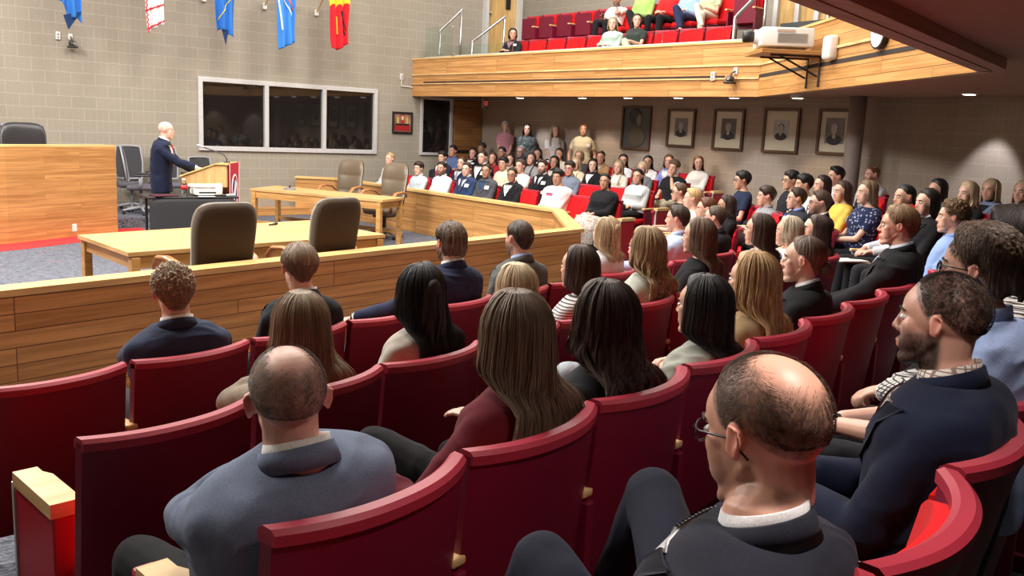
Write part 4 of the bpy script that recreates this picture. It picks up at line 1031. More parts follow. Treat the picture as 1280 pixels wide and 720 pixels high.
place(copy_tree(ec), 3.80, 7.38, 0, 101, 'tall brown leather chair seen from behind, right one of the two at the near table')
place(copy_tree(ec), 7.80, 14.2, 0, 205, 'padded leather chair at the far table, farther from the audience seats')
place(copy_tree(ec), 7.98, 13.05, 0, 200, 'padded leather chair with wooden arm loops at the near end of the far table')
# ------------------------------------------------------------------ lectern, cart and what lies on it
LZ = R(-36 - 90)                                    # local +y faces the audience side
root = thing('lectern', 'light wood lectern with sloped top, a man in a navy suit stands at it', 'lectern', (4.80, 12.42, 0), LZ)
def side_poly(a, x0, x1, poly):                     # extrude a y-z outline along x
    n = len(poly); add(a, [(x0, y, z) for y, z in poly] + [(x1, y, z) for y, z in poly], [tuple(range(n))[::-1], tuple(range(n, 2 * n))] + [(k, (k + 1) % n, n + (k + 1) % n, n + k) for k in range(n)])
a = A(); side_poly(a, -.34, .34, [(-.32, .95), (.28, .95), (.28, 1.24), (.12, 1.24), (-.32, 1.07)]); obj('desk_box', a, LECTW, root)
a = A(); side_poly(a, -.36, .36, [(-.35, 1.065), (.13, 1.25), (.30, 1.25), (.30, 1.265), (.125, 1.265), (-.35, 1.085)]); obj('top', a, CAP, root)
a = A(); box(a, (0, .02, .5), (.46, .40, .90), bev=.01); obj('pedestal', a, OAKD, root)
a = A(); box(a, (0, 0, .03), (.62, .56, .06), bev=.01); obj('base', a, OAKD, root)

a = A(); box(a, (0, .295, .87), (.56, .012, .80), bev=.004); ban = obj('banner', a, fabric((.52, .012, .035)), None)
ban.location = (4.80, 12.42, 0); ban.rotation_euler = (0, 0, LZ); tag(ban, 'red banner with a white oval ring emblem hanging on the front of the lectern', 'banner')
for s in (-1, 1): a = A(); box(a, (s * .262, .303, .87), (.022, .006, .78)); obj('edge_stripe', a, fabric((.8, .8, .8)), ban)
a = A(); t_ = np.linspace(0, 6.2832, 40)
tube(a, [(.155 * math.cos(t), .306, .89 + .21 * math.sin(t)) for t in t_], .014, n=8, cap=False, flat=(1, .5)); obj('ring', mesh(a, 'r', True), fabric((.82, .82, .82)), ban)
a = A(); add(a, [(-.13, .304, .80), (-.05, .304, .72), (.13, .304, .98), (.05, .304, 1.06), (-.13, .309, .80), (-.05, .309, .72), (.13, .309, .98), (.05, .309, 1.06)], [(0, 1, 2, 3), (7, 6, 5, 4), (0, 4, 5, 1), (1, 5, 6, 2), (2, 6, 7, 3), (3, 7, 4, 0)]); obj('emblem_stroke', a, fabric((.03, .04, .16)), ban)
a = A(); add(a, [(-.10, .305, .98), (-.02, .305, 1.03), (.10, .305, .78), (.03, .305, .74), (-.10, .312, .98), (-.02, .312, 1.03), (.10, .312, .78), (.03, .312, .74)], [(0, 1, 2, 3), (7, 6, 5, 4), (0, 4, 5, 1), (1, 5, 6, 2), (2, 6, 7, 3), (3, 7, 4, 0)]); obj('emblem_stroke', a, fabric((.82, .82, .82)), ban)
mic = thing('gooseneck_microphone', 'slim gooseneck microphone rising over the lectern towards the speaker', 'microphone', (4.80, 12.42, 1.265), LZ)
a = A(); tube(a, [(.0, .2, 0), (.0, .2, .05), (0, .16, .11), (0, .02, .16), (0, -.12, .20)], .008, n=8); obj('gooseneck', mesh(a, 'g', True), BLACKP, mic)
a = A(); tube(a, [(0, -.12, .20), (0, -.19, .222)], [.014, .02], n=12, dome=True); obj('capsule', mesh(a, 'c', True), GREYP, mic)
a = A(); box(a, (0, .2, .008), (.08, .08, .016), bev=.006); obj('base', a, BLACKP, mic)
CR = R(-6)
root = thing('media_cart', 'black cart with folded front leaf in front of the lectern', 'cart', (4.34, 12.05, 0), CR)
a = A(); box(a, (0, 0, .83), (1.16, .52, .03), bev=.012); obj('top', a, BLACKP, root)
a = A(); outline_slab(a, 1.15, .62, .022, lambda X, Z: 0, exp=9, curve=0, z0=.20); a.v = [(x, y - .315, z) for x, y, z in a.v]; obj('front_leaf', mesh(a, 'f'), plain('cart_leaf', (.035, .036, .042), .5), root)
for sx_ in (-1, 1):
    for sy in (-1, 1):
        a = A(); tube(a, [(sx_ * .5, sy * .24, .81), (sx_ * .5, sy * .24, .08)], .018, n=10); l_ = obj('leg', a, BLACKP, root)
        a = A(); tube(a, [(sx_ * .5 - .015, sy * .24, .04), (sx_ * .5 + .015, sy * .24, .04)], .04, n=16); obj('caster', a, BLACKP, l_)
a = A(); box(a, (0, .0, .35), (1.0, .5, .025), bev=.01); obj('shelf', a, BLACKP, root)
def on_cart(nm, label, cat, lx, ly, rz=0):
    c_, s_ = math.cos(CR), math.sin(CR); return thing(nm, label, cat, (4.34 + lx * c_ - ly * s_, 12.05 + lx * s_ + ly * c_, .845), CR + rz)
t = on_cart('water_bottle', 'clear plastic bottle with a red label beside the white devices on the black cart', 'bottle', -.10, -.14)
a = A(); prof = [(0, .030), (.01, .034), (.07, .033), (.13, .034), (.16, .030), (.19, .014), (.205, .0135)]
tube(a, [(0, 0, z) for z, r_ in prof], [r_ * 1.15 for z, r_ in prof], n=20); obj('bottle_body', mesh(a, 'b', True), glass_mat('bottle_plastic', (.85, .9, .95), .05), t)
a = A(); tube(a, [(0, 0, .085), (0, 0, .14)], .0405, n=20); obj('label_band', mesh(a, 'l', True), plain('red_label', (.6, .02, .03), .4), t)
a = A(); tube(a, [(0, 0, .203), (0, 0, .225)], .018, n=14); obj('cap', mesh(a, 'c', True), WHITEP, t)
t = on_cart('document_camera', 'white document camera unit with folded arm on the black cart', 'device', .20, -.08)
a = A(); box(a, (0, 0, .05), (.36, .28, .07), bev=.015); obj('base', a, WHITEP, t)
a = A(); box(a, (-.02, .02, .13), (.42, .10, .045), bev=.02); obj('arm', a, WHITEP, t)
a = A(); box(a, (.17, .02, .10), (.09, .10, .12), bev=.02); obj('head', a, WHITEP, t)
a = A(); box(a, (-.02, -.141, .05), (.22, .004, .02)); obj('button_row', a, BLACKP, t)
t = on_cart('paper_sheet', 'white sheet of paper in front of the document camera', 'paper', .16, -.255); a = A(); box(a, (0, 0, .002), (.21, .09, .003)); obj('sheet', a, plain('paper', (.8, .8, .8), .7), t)
t = on_cart('folder', 'dark maroon folder lying on the left end of the black cart', 'folder', -.36, -.15, .2); a = A(); box(a, (0, 0, .008), (.30, .22, .014), bev=.004); obj('cover', a, plain('maroon_cover', (.06, .008, .015), .5), t)
t = on_cart('computer_mouse', 'black computer mouse on the right end of the black cart', 'mouse', .40, -.20); a = A(); ell(a, (0, 0, .014), (.032, .055, .018)); obj('shell', mesh(a, 's', True), BLACKP, t)
t = on_cart('remote_control', 'white remote control right of the mouse on the black cart', 'remote', .50, -.15, .5); a = A(); box(a, (0, 0, .012), (.16, .05, .022), bev=.008); obj('case', a, WHITEP, t)
# table microphone base, and the fallen mic on the near table
t = thing('microphone_base', 'flat grey microphone base on the far oak table', 'microphone', (6.72, 14.0, .75)); a = A(); tube(a, [(0, 0, 0), (0, 0, .015), (0, 0, .03)], [.11, .10, .05], n=24); obj('foot', mesh(a, 'f', True), plain('mic_grey', (.16, .17, .2), .4), t)
a = A(); tube(a, [(0, 0, .03), (0, 0, .07)], .015, n=10); obj('socket', mesh(a, 's', True), BLACKP, t)
t = thing('table_microphone', 'small black microphone lying on the near oak table', 'microphone', (4.25, 9.25, .75), R(30)); a = A(); tube(a, [(-.08, 0, .012), (0, 0, .012), (.05, 0, .016)], [.008, .010, .018], n=10, dome=True); obj('stem', mesh(a, 's', True), BLACKP, t)
# ------------------------------------------------------------------ office chairs on the dais
def mesh_chair(label):
    r = thing('office_chair', label, 'chair')
    a = A(); outline_slab(a, .46, .56, .02, lambda X, Z: 0, nx=14, nz=20, exp=6, curve=.05, z0=.56); tilt(a, R(8), (0, .5)); a.v = [(x, y - .24, z) for x, y, z in a.v]; obj('mesh_back', mesh(a, 'm', True), plain('mesh_weave', (.035, .036, .042), .8, bump=.8, scale=260), r)
    a = A(); fr = [(-.22, -.20, .56), (-.235, -.24, .84), (-.20, -.29, 1.12), (0, -.315, 1.14), (.20, -.29, 1.12), (.235, -.24, .84), (.22, -.20, .56), (0, -.235, .545), (-.22, -.20, .56)]
    tube(a, fr, .016, n=10, cap=False); obj('back_frame', mesh(a, 'f', True), GREYP, r)
    a = A(); box(a, (0, .02, .46), (.50, .48, .09), bev=.04); obj('seat', mesh(a, 's', True), plain('seat_grey', (.10, .10, .12), .9), r)
    for s in (-1, 1):
        a = A(); tube(a, [(s * .24, -.02, .44), (s * .29, .0, .52), (s * .29, .0, .66)], .018, n=10); obj('arm_post', mesh(a, 'p', True), GREYP, r)
        a = A(); box(a, (s * .29, .03, .675), (.08, .26, .03), bev=.012); obj('armrest', a, BLACKP, r)
    a = A(); tube(a, [(0, 0, .42), (0, 0, .1)], .028, n=14); obj('gas_lift', mesh(a, 'g', True), GREYP, r)
    for k in range(5):
        t_ = R(72 * k + 10); d = v3(math.cos(t_), math.sin(t_), 0); a = A(); tube(a, [v3(0, 0, .12), d * .31 + v3(0, 0, .075)], [.03, .018], n=10, dome=True); b_ = obj('base_leg', mesh(a, 'l', True), GREYP, r)
        a = A(); c_ = d * .31; q = v3(-d[1], d[0], 0) * .02; tube(a, [c_ + q + v3(0, 0, .028), c_ - q + v3(0, 0, .028)], .028, n=14); obj('caster', mesh(a, 'c'), BLACKP, b_)
    return r
mc = mesh_chair('grey office chair with ribbed mesh back at the end of the oak bench'); place(mc, 4.98, 16.15, .17, 340)
place(copy_tree(mc), 5.60, 16.65, .17, 262, 'mesh backed office chair seen behind the right shoulder of the man at the lectern')
place(copy_tree(mc), 6.30, 16.60, .0, 275, 'mesh backed office chair farthest right, behind the gooseneck microphone')
place(copy_tree(mc), 5.02, 16.80, .17, 262, 'mesh backed office chair by the wall, mostly behind the man at the lectern')
bc = thing('leather_desk_chair', 'black padded chair top showing above the oak bench at the far left', 'chair', (3.12, 15.85, .17), R(180))
pads = lambda X, Z: .02
a = A(); outline_slab(a, .66, .70, .09, pads, nx=18, nz=24, exp=4, curve=.05, z0=.80); obj('backrest', mesh(a, 'b', True), plain('black_leather', (.03, .03, .034), .35), bc)
a = A(); box(a, (0, -.02, 1.44), (.62, .11, .09), bev=.045); obj('head_pad', mesh(a, 'h', True), plain('grey_leather', (.16, .16, .18), .3), bc)
a = A(); box(a, (0, .22, .62), (.55, .52, .10), bev=.04); obj('seat', mesh(a, 's', True), plain('black_leather', (.03, .03, .034), .35), bc)
a = A(); tube(a, [(0, .2, .6), (0, .2, .05)], .03); box(a, (0, .2, .04), (.5, .5, .05), bev=.02); obj('pedestal', a, BLACKP, bc)
# ------------------------------------------------------------------ theatre seats
def seat_shell(w=.555, z0=.30, z1=.885, t=.035, sag=.075, rimd=.03):
    a = A(); nx, nz = 20, 16; q = nx + 1
    def S(u, v, o):
        x = u * w / 2; z = z0 + (z1 - z0) * v
        if v < .28: x *= 1 - .16 * ((.28 - v) / .28) ** 2.2
        y = sag * abs(u) ** 2.2 * (.35 + .65 * v) - .10 * v - .03 + o; return (x, y, z)
    vs = [S(-1 + 2 * i / nx, j / nz, 0) for j in range(nz + 1) for i in range(q)] + [S(-1 + 2 * i / nx, j / nz, t) for j in range(nz + 1) for i in range(q)]
    M = q * (nz + 1); fs = []
    for j in range(nz):
        for i in range(nx):
            f = (j * q + i, j * q + i + 1, (j + 1) * q + i + 1, (j + 1) * q + i); fs.append(f); fs.append(tuple(M + k for k in f[::-1]))
    for j in range(nz): fs.append((j * q, (j + 1) * q, M + (j + 1) * q, M + j * q)); fs.append((j * q + nx, M + j * q + nx, M + (j + 1) * q + nx, (j + 1) * q + nx))
    for i in range(nx): fs.append((i, M + i, M + i + 1, i + 1)); fs.append((nz * q + i, nz * q + i + 1, M + nz * q + i + 1, M + nz * q + i))
    add(a, vs, fs); return a, S
def theatre_seat(up=False):
    r = thing('theatre_seat', 'x', 'seat')
    a, S = seat_shell(); obj('back_shell', mesh(a, 's', True), SHELL, r, auto=True)
    a = A(); nx = 20; sec = [(-.006, -.020), (-.008, .004), (.004, .014), (.030, .016), (.044, .006), (.044, -.020)]; vs = []
    for i in range(nx + 1):
        x, y, z = S(-1 + 2 * i / nx, 1, 0)
        for oy, oz in sec: vs.append((x, y + oy, z + oz))
    m = len(sec); fs = [(i * m + k, i * m + (k + 1) % m, (i + 1) * m + (k + 1) % m, (i + 1) * m + k) for i in range(nx) for k in range(m)]
    fs += [tuple(range(m))[::-1], tuple(nx * m + k for k in range(m))]; add(a, vs, fs); obj('top_rim', mesh(a, 'r', True), RIM, r, auto=True)
    a, S2 = seat_shell(w=.51, z0=.40, z1=.868, t=.04, sag=.060); a.v = [(x, y + .034, z - .05 * max(0, (z - .7) / .168) * abs(x / .255) ** 5) for x, y, z in a.v]; obj('back_cushion', mesh(a, 'c', True), UPH, r, auto=True)
    a = A(); box(a, (0, 0, 0), (.47, .46, .09), bev=.03)
    if up: a.v = [(x, .10 - z - .02 * (y > 0), .60 + y) for x, y, z in a.v]
    else: a.v = [(x, y + .22, z + .405) for x, y, z in a.v]
    obj('seat_cushion', mesh(a, 'sc', True), UPH, r, auto=True)
    a = A(); box(a, (0, 0, 0), (.46, .44, .02), bev=.008)
    if up: a.v = [(x, .155 - z, .60 + y) for x, y, z in a.v]
    else: a.v = [(x, y + .22, z + .35) for x, y, z in a.v]
    obj('seat_pan', mesh(a, 'sp'), SHELL, r)
    a = A(); box(a, (-.285, .10, .33), (.035, .30, .52), bev=.006); obj('standard', a, SHELL, r)
    a = A(); box(a, (-.285, .13, .615), (.052, .34, .028), bev=.008); obj('armrest', a, MAPLE, r)
    a = A(); box(a, (-.285, .10, .035), (.07, .34, .07), bev=.006); obj('foot', a, SHELL, r)
    return r
def end_panel(label):
    r = thing('row_end_panel', label, 'seat end panel')
    a = A(); box(a, (0, .01, .31), (.075, .33, .60), bev=.006); obj('panel', a, plain('end_panel_red', (.40, .006, .022), .5), r)
    a = A(); prism(a, [(-.045, -.16), (.045, -.16), (.045, .08), (.028, .12), (.028, .17), (-.045, .17)], .61, .655); obj('armrest', a, MAPLE, r)
    a = A(); box(a, (-.030, .187, .31), (.024, .016, .61)); obj('metal_edge', a, ALU, r)
    a = A(); box(a, (-.0, .215, .60), (.06, .05, .05), bev=.012); obj('hinge_cap', a, RIM, r)
    return r
SEAT_D = theatre_seat(); SEAT_U = theatre_seat(True); _used = {}
def seat(x, y, z, az, label, up=False, group=None):
    s = SEAT_U if up else SEAT_D
    if _used.get(up): s = copy_tree(s)
    _used[up] = True; place(s, x, y, z, az, label)
    if group: s['group'] = group
    return s

# ------------------------------------------------------------------ balcony
a = A(); prism(a, [(FX + .12, 8.13), (FX + .12, WY), (14.75, WY), (14.75, 6.0), (9.0, 3.3), (7.7, 3.5)][::-1], 2.70, 2.85); struct('floor_balcony', a, plain('balcony_floor', (.06, .065, .065), .9))
a = A(); prism(a, [(12.75, 9.2), (14.75, 9.2), (14.75, WY), (12.75, WY)], 2.85, 3.5); struct('floor_balcony_step', a, plain('balcony_floor', (.06, .065, .065), .9))
for k_ in range(3):                                  # stepped aisle at the left end
    a = A(); prism(a, [(11.75 + .33 * k_, 15.75), (12.75, 15.75), (12.75, WY - .01), (11.75 + .33 * k_, WY - .01)], 2.85 + .18 * k_, 3.03 + .18 * k_); struct('trim_%d' % (11 + k_), a, plain('balcony_floor', (.06, .065, .065), .9))
a = A()
for k_ in range(3): prism(a, [(11.70 + .33 * k_, 15.70), (11.76 + .33 * k_, 15.70), (11.76 + .33 * k_, WY - .01), (11.70 + .33 * k_, WY - .01)], 3.03 + .18 * k_ - .15, 3.05 + .18 * k_)
struct('trim_14', a, MAPLE)
a = A(); prism(a, [(11.7, 6.6), (14.75, 6.6), (14.75, 9.1), (12.2, 9.1)], 2.85, 3.35); prism(a, [(12.6, 6.6), (14.75, 6.6), (14.75, 9.1), (13.0, 9.1)], 3.35, 3.8); struct('floor_balcony_aisle', a, plain('balcony_floor', (.06, .065, .065), .9))
a = A(); prism(a, [(14.45, 5.5), (14.6, 5.5), (14.6, 10.2), (14.45, 10.2)], 2.85, 6.2); struct('wall_balcony_wood', a, DOORW)
w = A()
for yy in (10.2, 9.75, 9.35, 8.95, 8.2, 7.4, 6.6): box(w, (14.42, yy, 4.5), (.09, .09, 3.3), bev=.01)
struct('trim_15', w, ALU)
def glass_panel(label, p, q, z0, z1, cut=None):
    r = thing('glass_balustrade', label, 'glass panel', (p[0], p[1], z0)); q = np.array(q) - np.array(p); d = unit(q); n = np.array([-d[1], d[0]]) * .006
    if cut is None: a = A(); prism(a, [tuple(-n), tuple(q - n), tuple(q + n), tuple(n)], .0, z1 - z0)
    else:
        a = A(); P_ = [(0, 0), (1, 0), (1, cut), (.75, z1 - z0), (0, z1 - z0)]; m = len(P_); vs = [(q[0] * u + s * n[0], q[1] * u + s * n[1], z) for s in (-1, 1) for u, z in P_]
        add(a, vs, [tuple(range(m))[::-1], tuple(range(m, 2 * m))] + [(k, (k + 1) % m, m + (k + 1) % m, m + k) for k in range(m)])
    obj('pane', a, CLEAR, r); a = A(); prism(a, [tuple(-n * 1.5), tuple(q - n * 1.5), tuple(q + n * 1.5), tuple(n * 1.5)], -.012, .03); obj('clamp_rail', a, ALU, r)
glass_panel('tall greenish glass panel at the balcony corner by the stairs', (FX + .09, 16.95), (FX + .09, 15.95), 3.34, 3.98)
ys = [15.8, 13.9, 12.0, 10.1, 8.25]
for i in range(4): glass_panel(['low clear glass panel on the balcony front nearest the stairs', 'low clear glass panel on the balcony front, second from the stairs', 'low clear glass panel on the balcony front, in front of the two seated women', 'low clear glass panel on the balcony front, at its right end'][i], (FX + .07, ys[i]), (FX + .07, ys[i + 1] + .01), 3.34, 3.56)
def handrail(label, pts, posts):
    r = thing('handrail', label, 'handrail', pts[0]); o = v3(*pts[0]); a = A(); tube(a, [v3(*p) - o for p in pts], .028, n=12, dome=True); obj('rail', mesh(a, 'r', True), STEEL, r)
    for p, z in posts: a = A(); tube(a, [v3(*p) - o, v3(p[0], p[1], z) - o], .026, n=10); obj('post', mesh(a, 'p', True), STEEL, r)
handrail('sloping steel handrail nearer the block wall at the balcony stairs', [(11.45, 16.6, 3.92), (12.0, 16.6, 4.42)], [((11.45, 16.6, 3.92), 2.9), ((12.0, 16.6, 4.42), 3.0)])
handrail('sloping steel handrail between the balcony stairs and the red seats', [(11.8, 15.9, 3.70), (12.65, 15.9, 4.30)], [((11.8, 15.9, 3.70), 2.9), ((12.65, 15.9, 4.30), 3.2)])
handrail('steel handrail rising at the right end of the balcony seats', [(11.75, 9.05, 3.75), (12.5, 9.05, 4.35), (13.2, 9.05, 4.8)], [((11.75, 9.05, 3.75), 2.85), ((12.5, 9.05, 4.35), 3.3)])
handrail('steel handrail before the pale wooden wall on the balcony', [(12.0, 7.6, 3.95), (13.2, 7.6, 4.9)], [((12.0, 7.6, 3.95), 3.3), ((13.2, 7.6, 4.9), 3.8)])
SL = 'red folding seat in the front balcony row, '; 
bal_people_y = [15.1, 12.14, 11.55]
for i in range(10):
    y = 15.05 - .575 * i
    occ = any(abs(y - v) < .29 for v in bal_people_y)
    seat(12.42, y, 2.85, 180, 'red folding seat in the front balcony row' + (' with a woman sitting in it' if occ else ', empty'), up=False, group='front balcony row seats, taken' if occ else 'front balcony row seats, empty')
for i in range(11):
    y = 15.75 - .575 * i
    occ = 10.3 < y < 13.2
    seat(13.38, y, 3.5, 180, 'red folding seat in the upper balcony row' + (', in use' if occ else ', empty with its cushion raised'), up=not occ, group='upper balcony row seats, taken' if occ else 'upper balcony row seats, empty')
t = thing('ball', 'small yellow ball on top of the front balcony seats', 'ball', (12.62, 11.93, 3.80)); a = A(); ell(a, (0, 0, 0), (.055, .055, .055)); obj('sphere', mesh(a, 's', True), plain('yellow_foam', (.85, .50, .03), .6), t)
# projector on its shelf on the angled fascia
pc = F1 + (F2 - F1) * .375 - n2 * 0.0; nrm = -n2
az_p = math.degrees(math.atan2(nrm[1], nrm[0]))
base = pc + nrm * .42
t = thing('projector', 'white projector with a black lens on a bracket at the angled balcony front', 'projector', (base[0], base[1], 2.99), R(az_p - 90 - 8))
a = A(); box(a, (0, 0, .12), (.60, .62, .22), bev=.03); obj('housing', mesh(a, 'h'), WHITEP, t, auto=True)
a = A(); tube(a, [(-.08, .30, .13), (-.08, .36, .13)], .085, n=24); obj('lens_ring', mesh(a, 'l'), WHITEP, t)
a = A(); tube(a, [(-.08, .33, .13), (-.08, .48, .13), (-.08, .49, .13)], [.062, .068, .055], n=24); obj('lens', mesh(a, 'l', True), BLACKP, t)
a = A()
for i in range(9): box(a, (-.306, -.05, .06 + i * .012), (.008, .34, .005))
obj('vent_grille', a, plain('grille', (.35, .34, .32), .6), t)
a = A(); box(a, (-.306, 0.03, .19), (.006, .2, .03)); obj('lettering_strip', a, plain('faded_print', (.55, .40, .33), .6), t)
t2 = thing('projector_shelf', 'wooden shelf on black angle brackets carrying the white projector', 'shelf', (base[0], base[1], 2.94), R(az_p - 90))
a = A(); box(a, (0, -.02, .0), (.70, .74, .045), bev=.005); obj('board', a, OAK, t2)
for s in (-1, 1):
    a = A(); tube(a, [(s * .2, .20, -.03), (s * .2, -.40, -.03), (s * .2, -.40, -.38)], .014, n=6); tube(a, [(s * .2, .10, -.03), (s * .2, -.38, -.26)], .012, n=6); obj('bracket', a, BLACKP, t2)
e = F1 + (F2 - F1) * .475 + nrm * .06
t = thing('junction_box', 'white rounded electrical box on the balcony front right of the projector', 'box', (e[0], e[1], 2.98), R(az_p - 90)); a = A(); box(a, (0, 0, 0), (.20, .12, .27), bev=.03); obj('cover', mesh(a, 'c', True), WHITEP, t)
a = A(); box(a, (0, .062, 0), (.15, .004, .21), bev=.002); obj('door_plate', a, plain('plate', (.7, .7, .68), .4), t)
e = F1 + (F2 - F1) * .685 + nrm * .03
t = thing('wall_clock', 'round white clock with black rim partly hidden by the soffit edge', 'clock', (e[0], e[1], 3.03), R(az_p - 90))
a = A(); tube(a, [(0, 0, 0), (0, .035, 0)], .17, n=36); obj('case', mesh(a, 'c'), BLACKP, t); a = A(); tube(a, [(0, .03, 0), (0, .038, 0)], .15, n=36); obj('dial', mesh(a, 'd'), plain('dial', (.8, .8, .8), .4), t)
a = A(); box(a, (.0, .041, .045), (.010, .004, .09)); obj('hand', a, BLACKP, t); a = A(); box(a, (.035, .041, 0), (.07, .004, .010)); obj('hand', a, BLACKP, t)
def wall_camera(label, x, y, z, rz, pl=1):
    t = thing('security_camera', label, 'camera', (x, y, z), rz)
    a = A(); box(a, (0, -.01, .10), (.07, .03, .10), bev=.008); obj('mount', a, WHITEP, t); a = A(); tube(a, [(0, -.02, .10), (0, -.10, .06), (0, -.12, .0)], .012); obj('arm', a, BLACKP, t)
    a = A(); ell(a, (0, -.13, -.02), (.065, .065, .055)); obj('dome', mesh(a, 'd', True), plain('smoked_dome', (.05, .05, .055), .15), t); a = A(); box(a, (0, -.13, -.075), (.15, .13, .035), bev=.012); obj('base', a, BLACKP, t)
    a = A(); tube(a, [(.02, -.185, -.02), (.02, -.205, -.02)], .025, n=14); obj('lens', a, STEEL, t)
def wall_box(label, x, y, z, rz):
    t = thing('outlet_box', label, 'outlet', (x, y, z), rz); a = A(); box(a, (0, -.02, 0), (.07, .045, .13), bev=.008); obj('cover', a, WHITEP, t); a = A(); box(a, (0, -.045, .02), (.035, .006, .04)); obj('socket', a, GREYP, t); a = A(); box(a, (0, -.045, -.03), (.035, .006, .03)); obj('socket', a, GREYP, t)
wall_camera('small camera with smoked dome on the block wall below the first flags', 4.22, WY, 3.03, 0)
wall_box('small white outlet box on the block wall left of the camera', 4.02, WY, 3.13, 0)
wall_camera('small camera at the right end of the slot on the balcony front', FX, 8.55, 2.80, R(-90))
wall_box('small white outlet box on the balcony front left of the camera', FX, 8.95, 2.83, R(-90))
wall_box('small white box on the block wall just left of the balcony', 10.93, WY, 2.93, 0)
t = thing('conduit', 'thin pale conduit running from the wall box along the block wall to the balcony', 'conduit', (10.93, WY - .02, 2.75)); a = A(); tube(a, [(0, 0, .12), (0, 0, -.02), (.30, 0, -.03)], .012); obj('pipe', a, WHITEP, t)
# exit sign
t = thing('exit_sign', 'dim exit sign hanging under the balcony beside the wooden door', 'sign', (12.55, 16.35, 2.44), R(35))
a = A(); box(a, (0, 0, 0), (.34, .05, .22), bev=.01); obj('housing', a, plain('sign_white', (.30, .28, .26), .5), t)
cu = bpy.data.curves.new('EXIT', 'FONT'); cu.body = 'EXIT'; cu.size = .15; cu.extrude = .003; cu.align_x = 'CENTER'; cu.align_y = 'CENTER'
tmp_ = bpy.data.objects.new('txt', cu); COL.objects.link(tmp_); dg_ = bpy.context.evaluated_depsgraph_get(); tm = bpy.data.meshes.new_from_object(tmp_.evaluated_get(dg_)); bpy.data.objects.remove(tmp_)
tm.materials.clear(); to = obj('lettering', tm, emit_mat('exit_red', (.8, .05, .04), .35), t); to.rotation_euler = (R(90), 0, 0); to.location = (0, -.03, 0)
# portraits
def portrait(label, y, z, w, h, mat_w, kind):
    t = thing('framed_portrait', label, 'picture', (PX - .005, y, z), R(-90)); fw = .045
    a = A(); frame_rect(a, -w / 2, w / 2, -h / 2, h / 2, -.025, fw, .05); obj('frame', a, plain('walnut_frame', (.10, .045, .02), .35), t)
    a = A(); box(a, (0, -.01, 0), (w - fw, .01, h - fw)); obj('mat_board', a, plain('mat_cream', (.66, .61, .47), .7) if mat_w else plain('bronze_ground', (.075, .08, .08), .45), t)
    if mat_w:
        pw_, ph = w * mat_w, h * mat_w * 1.02; a = A(); box(a, (0, -.018, .02), (pw_, .006, ph)); q = obj('photograph', a, plain('photo_grey', kind, .5, scale=6, var=.3), t)
        for nm, c_, r_, m_ in (('jacket', (0, -.022, .02 - ph * .36), (pw_ * .40, .006, ph * .20), (.03, .03, .032)), ('collar', (0, -.026, .02 - ph * .22), (pw_ * .10, .005, ph * .10), (.5, .5, .48)), ('face', (0, -.027, .02 + ph * .06), (pw_ * .19, .006, ph * .20), (.42, .40, .37)), ('hair', (0, -.024, .02 + ph * .16), (pw_ * .20, .006, ph * .14), (.05, .05, .05) if kind[0] > .2 else (.3, .3, .3))):
            a = A(); ell(a, c_, r_, n=18, m=10); obj(nm, mesh(a, nm, True), plain('print_' + nm, m_, .5), q)
    else:
        for nm, c_, r_, m_ in (('robe', (.02, -.02, -.17), (.22, .012, .19), (.12, .10, .065)), ('face', (.07, -.022, .16), (.075, .014, .12), (.20, .17, .13)), ('hat', (-.04, -.02, .22), (.17, .010, .15), (.02, .02, .022))):
            a = A(); ell(a, c_, r_, n=18, m=10); obj(nm, mesh(a, nm, True), plain('bronze_' + nm, m_, .35), t)
portrait('large dark portrait of a robed figure, leftmost on the back wall', 12.30, 2.035, .76, .84, 0, (0, 0, 0))
portrait('framed grey photograph in a pale mat, second from the left on the back wall', 11.17, 2.065, .66, .70, .46, (.20, .20, .20))
portrait('framed photograph of a dark suited man, third from left on the back wall', 10.09, 2.065, .66, .72, .48, (.12, .12, .12))
portrait('framed photograph with a light background, fourth from the left on the back wall', 9.01, 2.08, .70, .74, .42, (.45, .45, .44))
portrait('framed photograph partly hidden by the pillar, rightmost on the back wall', 8.02, 2.09, .60, .72, .55, (.20, .19, .18))
t = thing('framed_picture', 'small framed color photograph of a red courtroom on the block wall by the balcony', 'picture', (10.98, WY - .005, 1.94))
a = A(); frame_rect(a, -.26, .26, -.235, .235, -.02, .04, .04); obj('frame', a, BLACKP, t); a = A(); box(a, (0, -.01, 0), (.46, .01, .40)); q = obj('photo_ground', a, plain('photo_warm', (.30, .15, .10), .5, scale=8, var=.5), t)
for nm, c_, s_, m_ in (('red_strip', (0, -.018, -.12), (.40, .004, .12), (.35, .02, .02)), ('red_centre', (0, -.018, .05), (.08, .004, .22), (.45, .03, .03)), ('yellow_side', (-.12, -.018, .03), (.06, .004, .18), (.55, .40, .12)), ('yellow_side', (.12, -.018, .03), (.06, .004, .18), (.55, .40, .12)), ('dark_row', (0, -.021, -.04), (.36, .004, .04), (.02, .02, .02)), ('pale_centre', (0, -.021, .10), (.05, .004, .08), (.7, .6, .5))):
    a = A(); box(a, c_, s_); obj(nm, a, plain('p_' + nm, m_, .5), q)
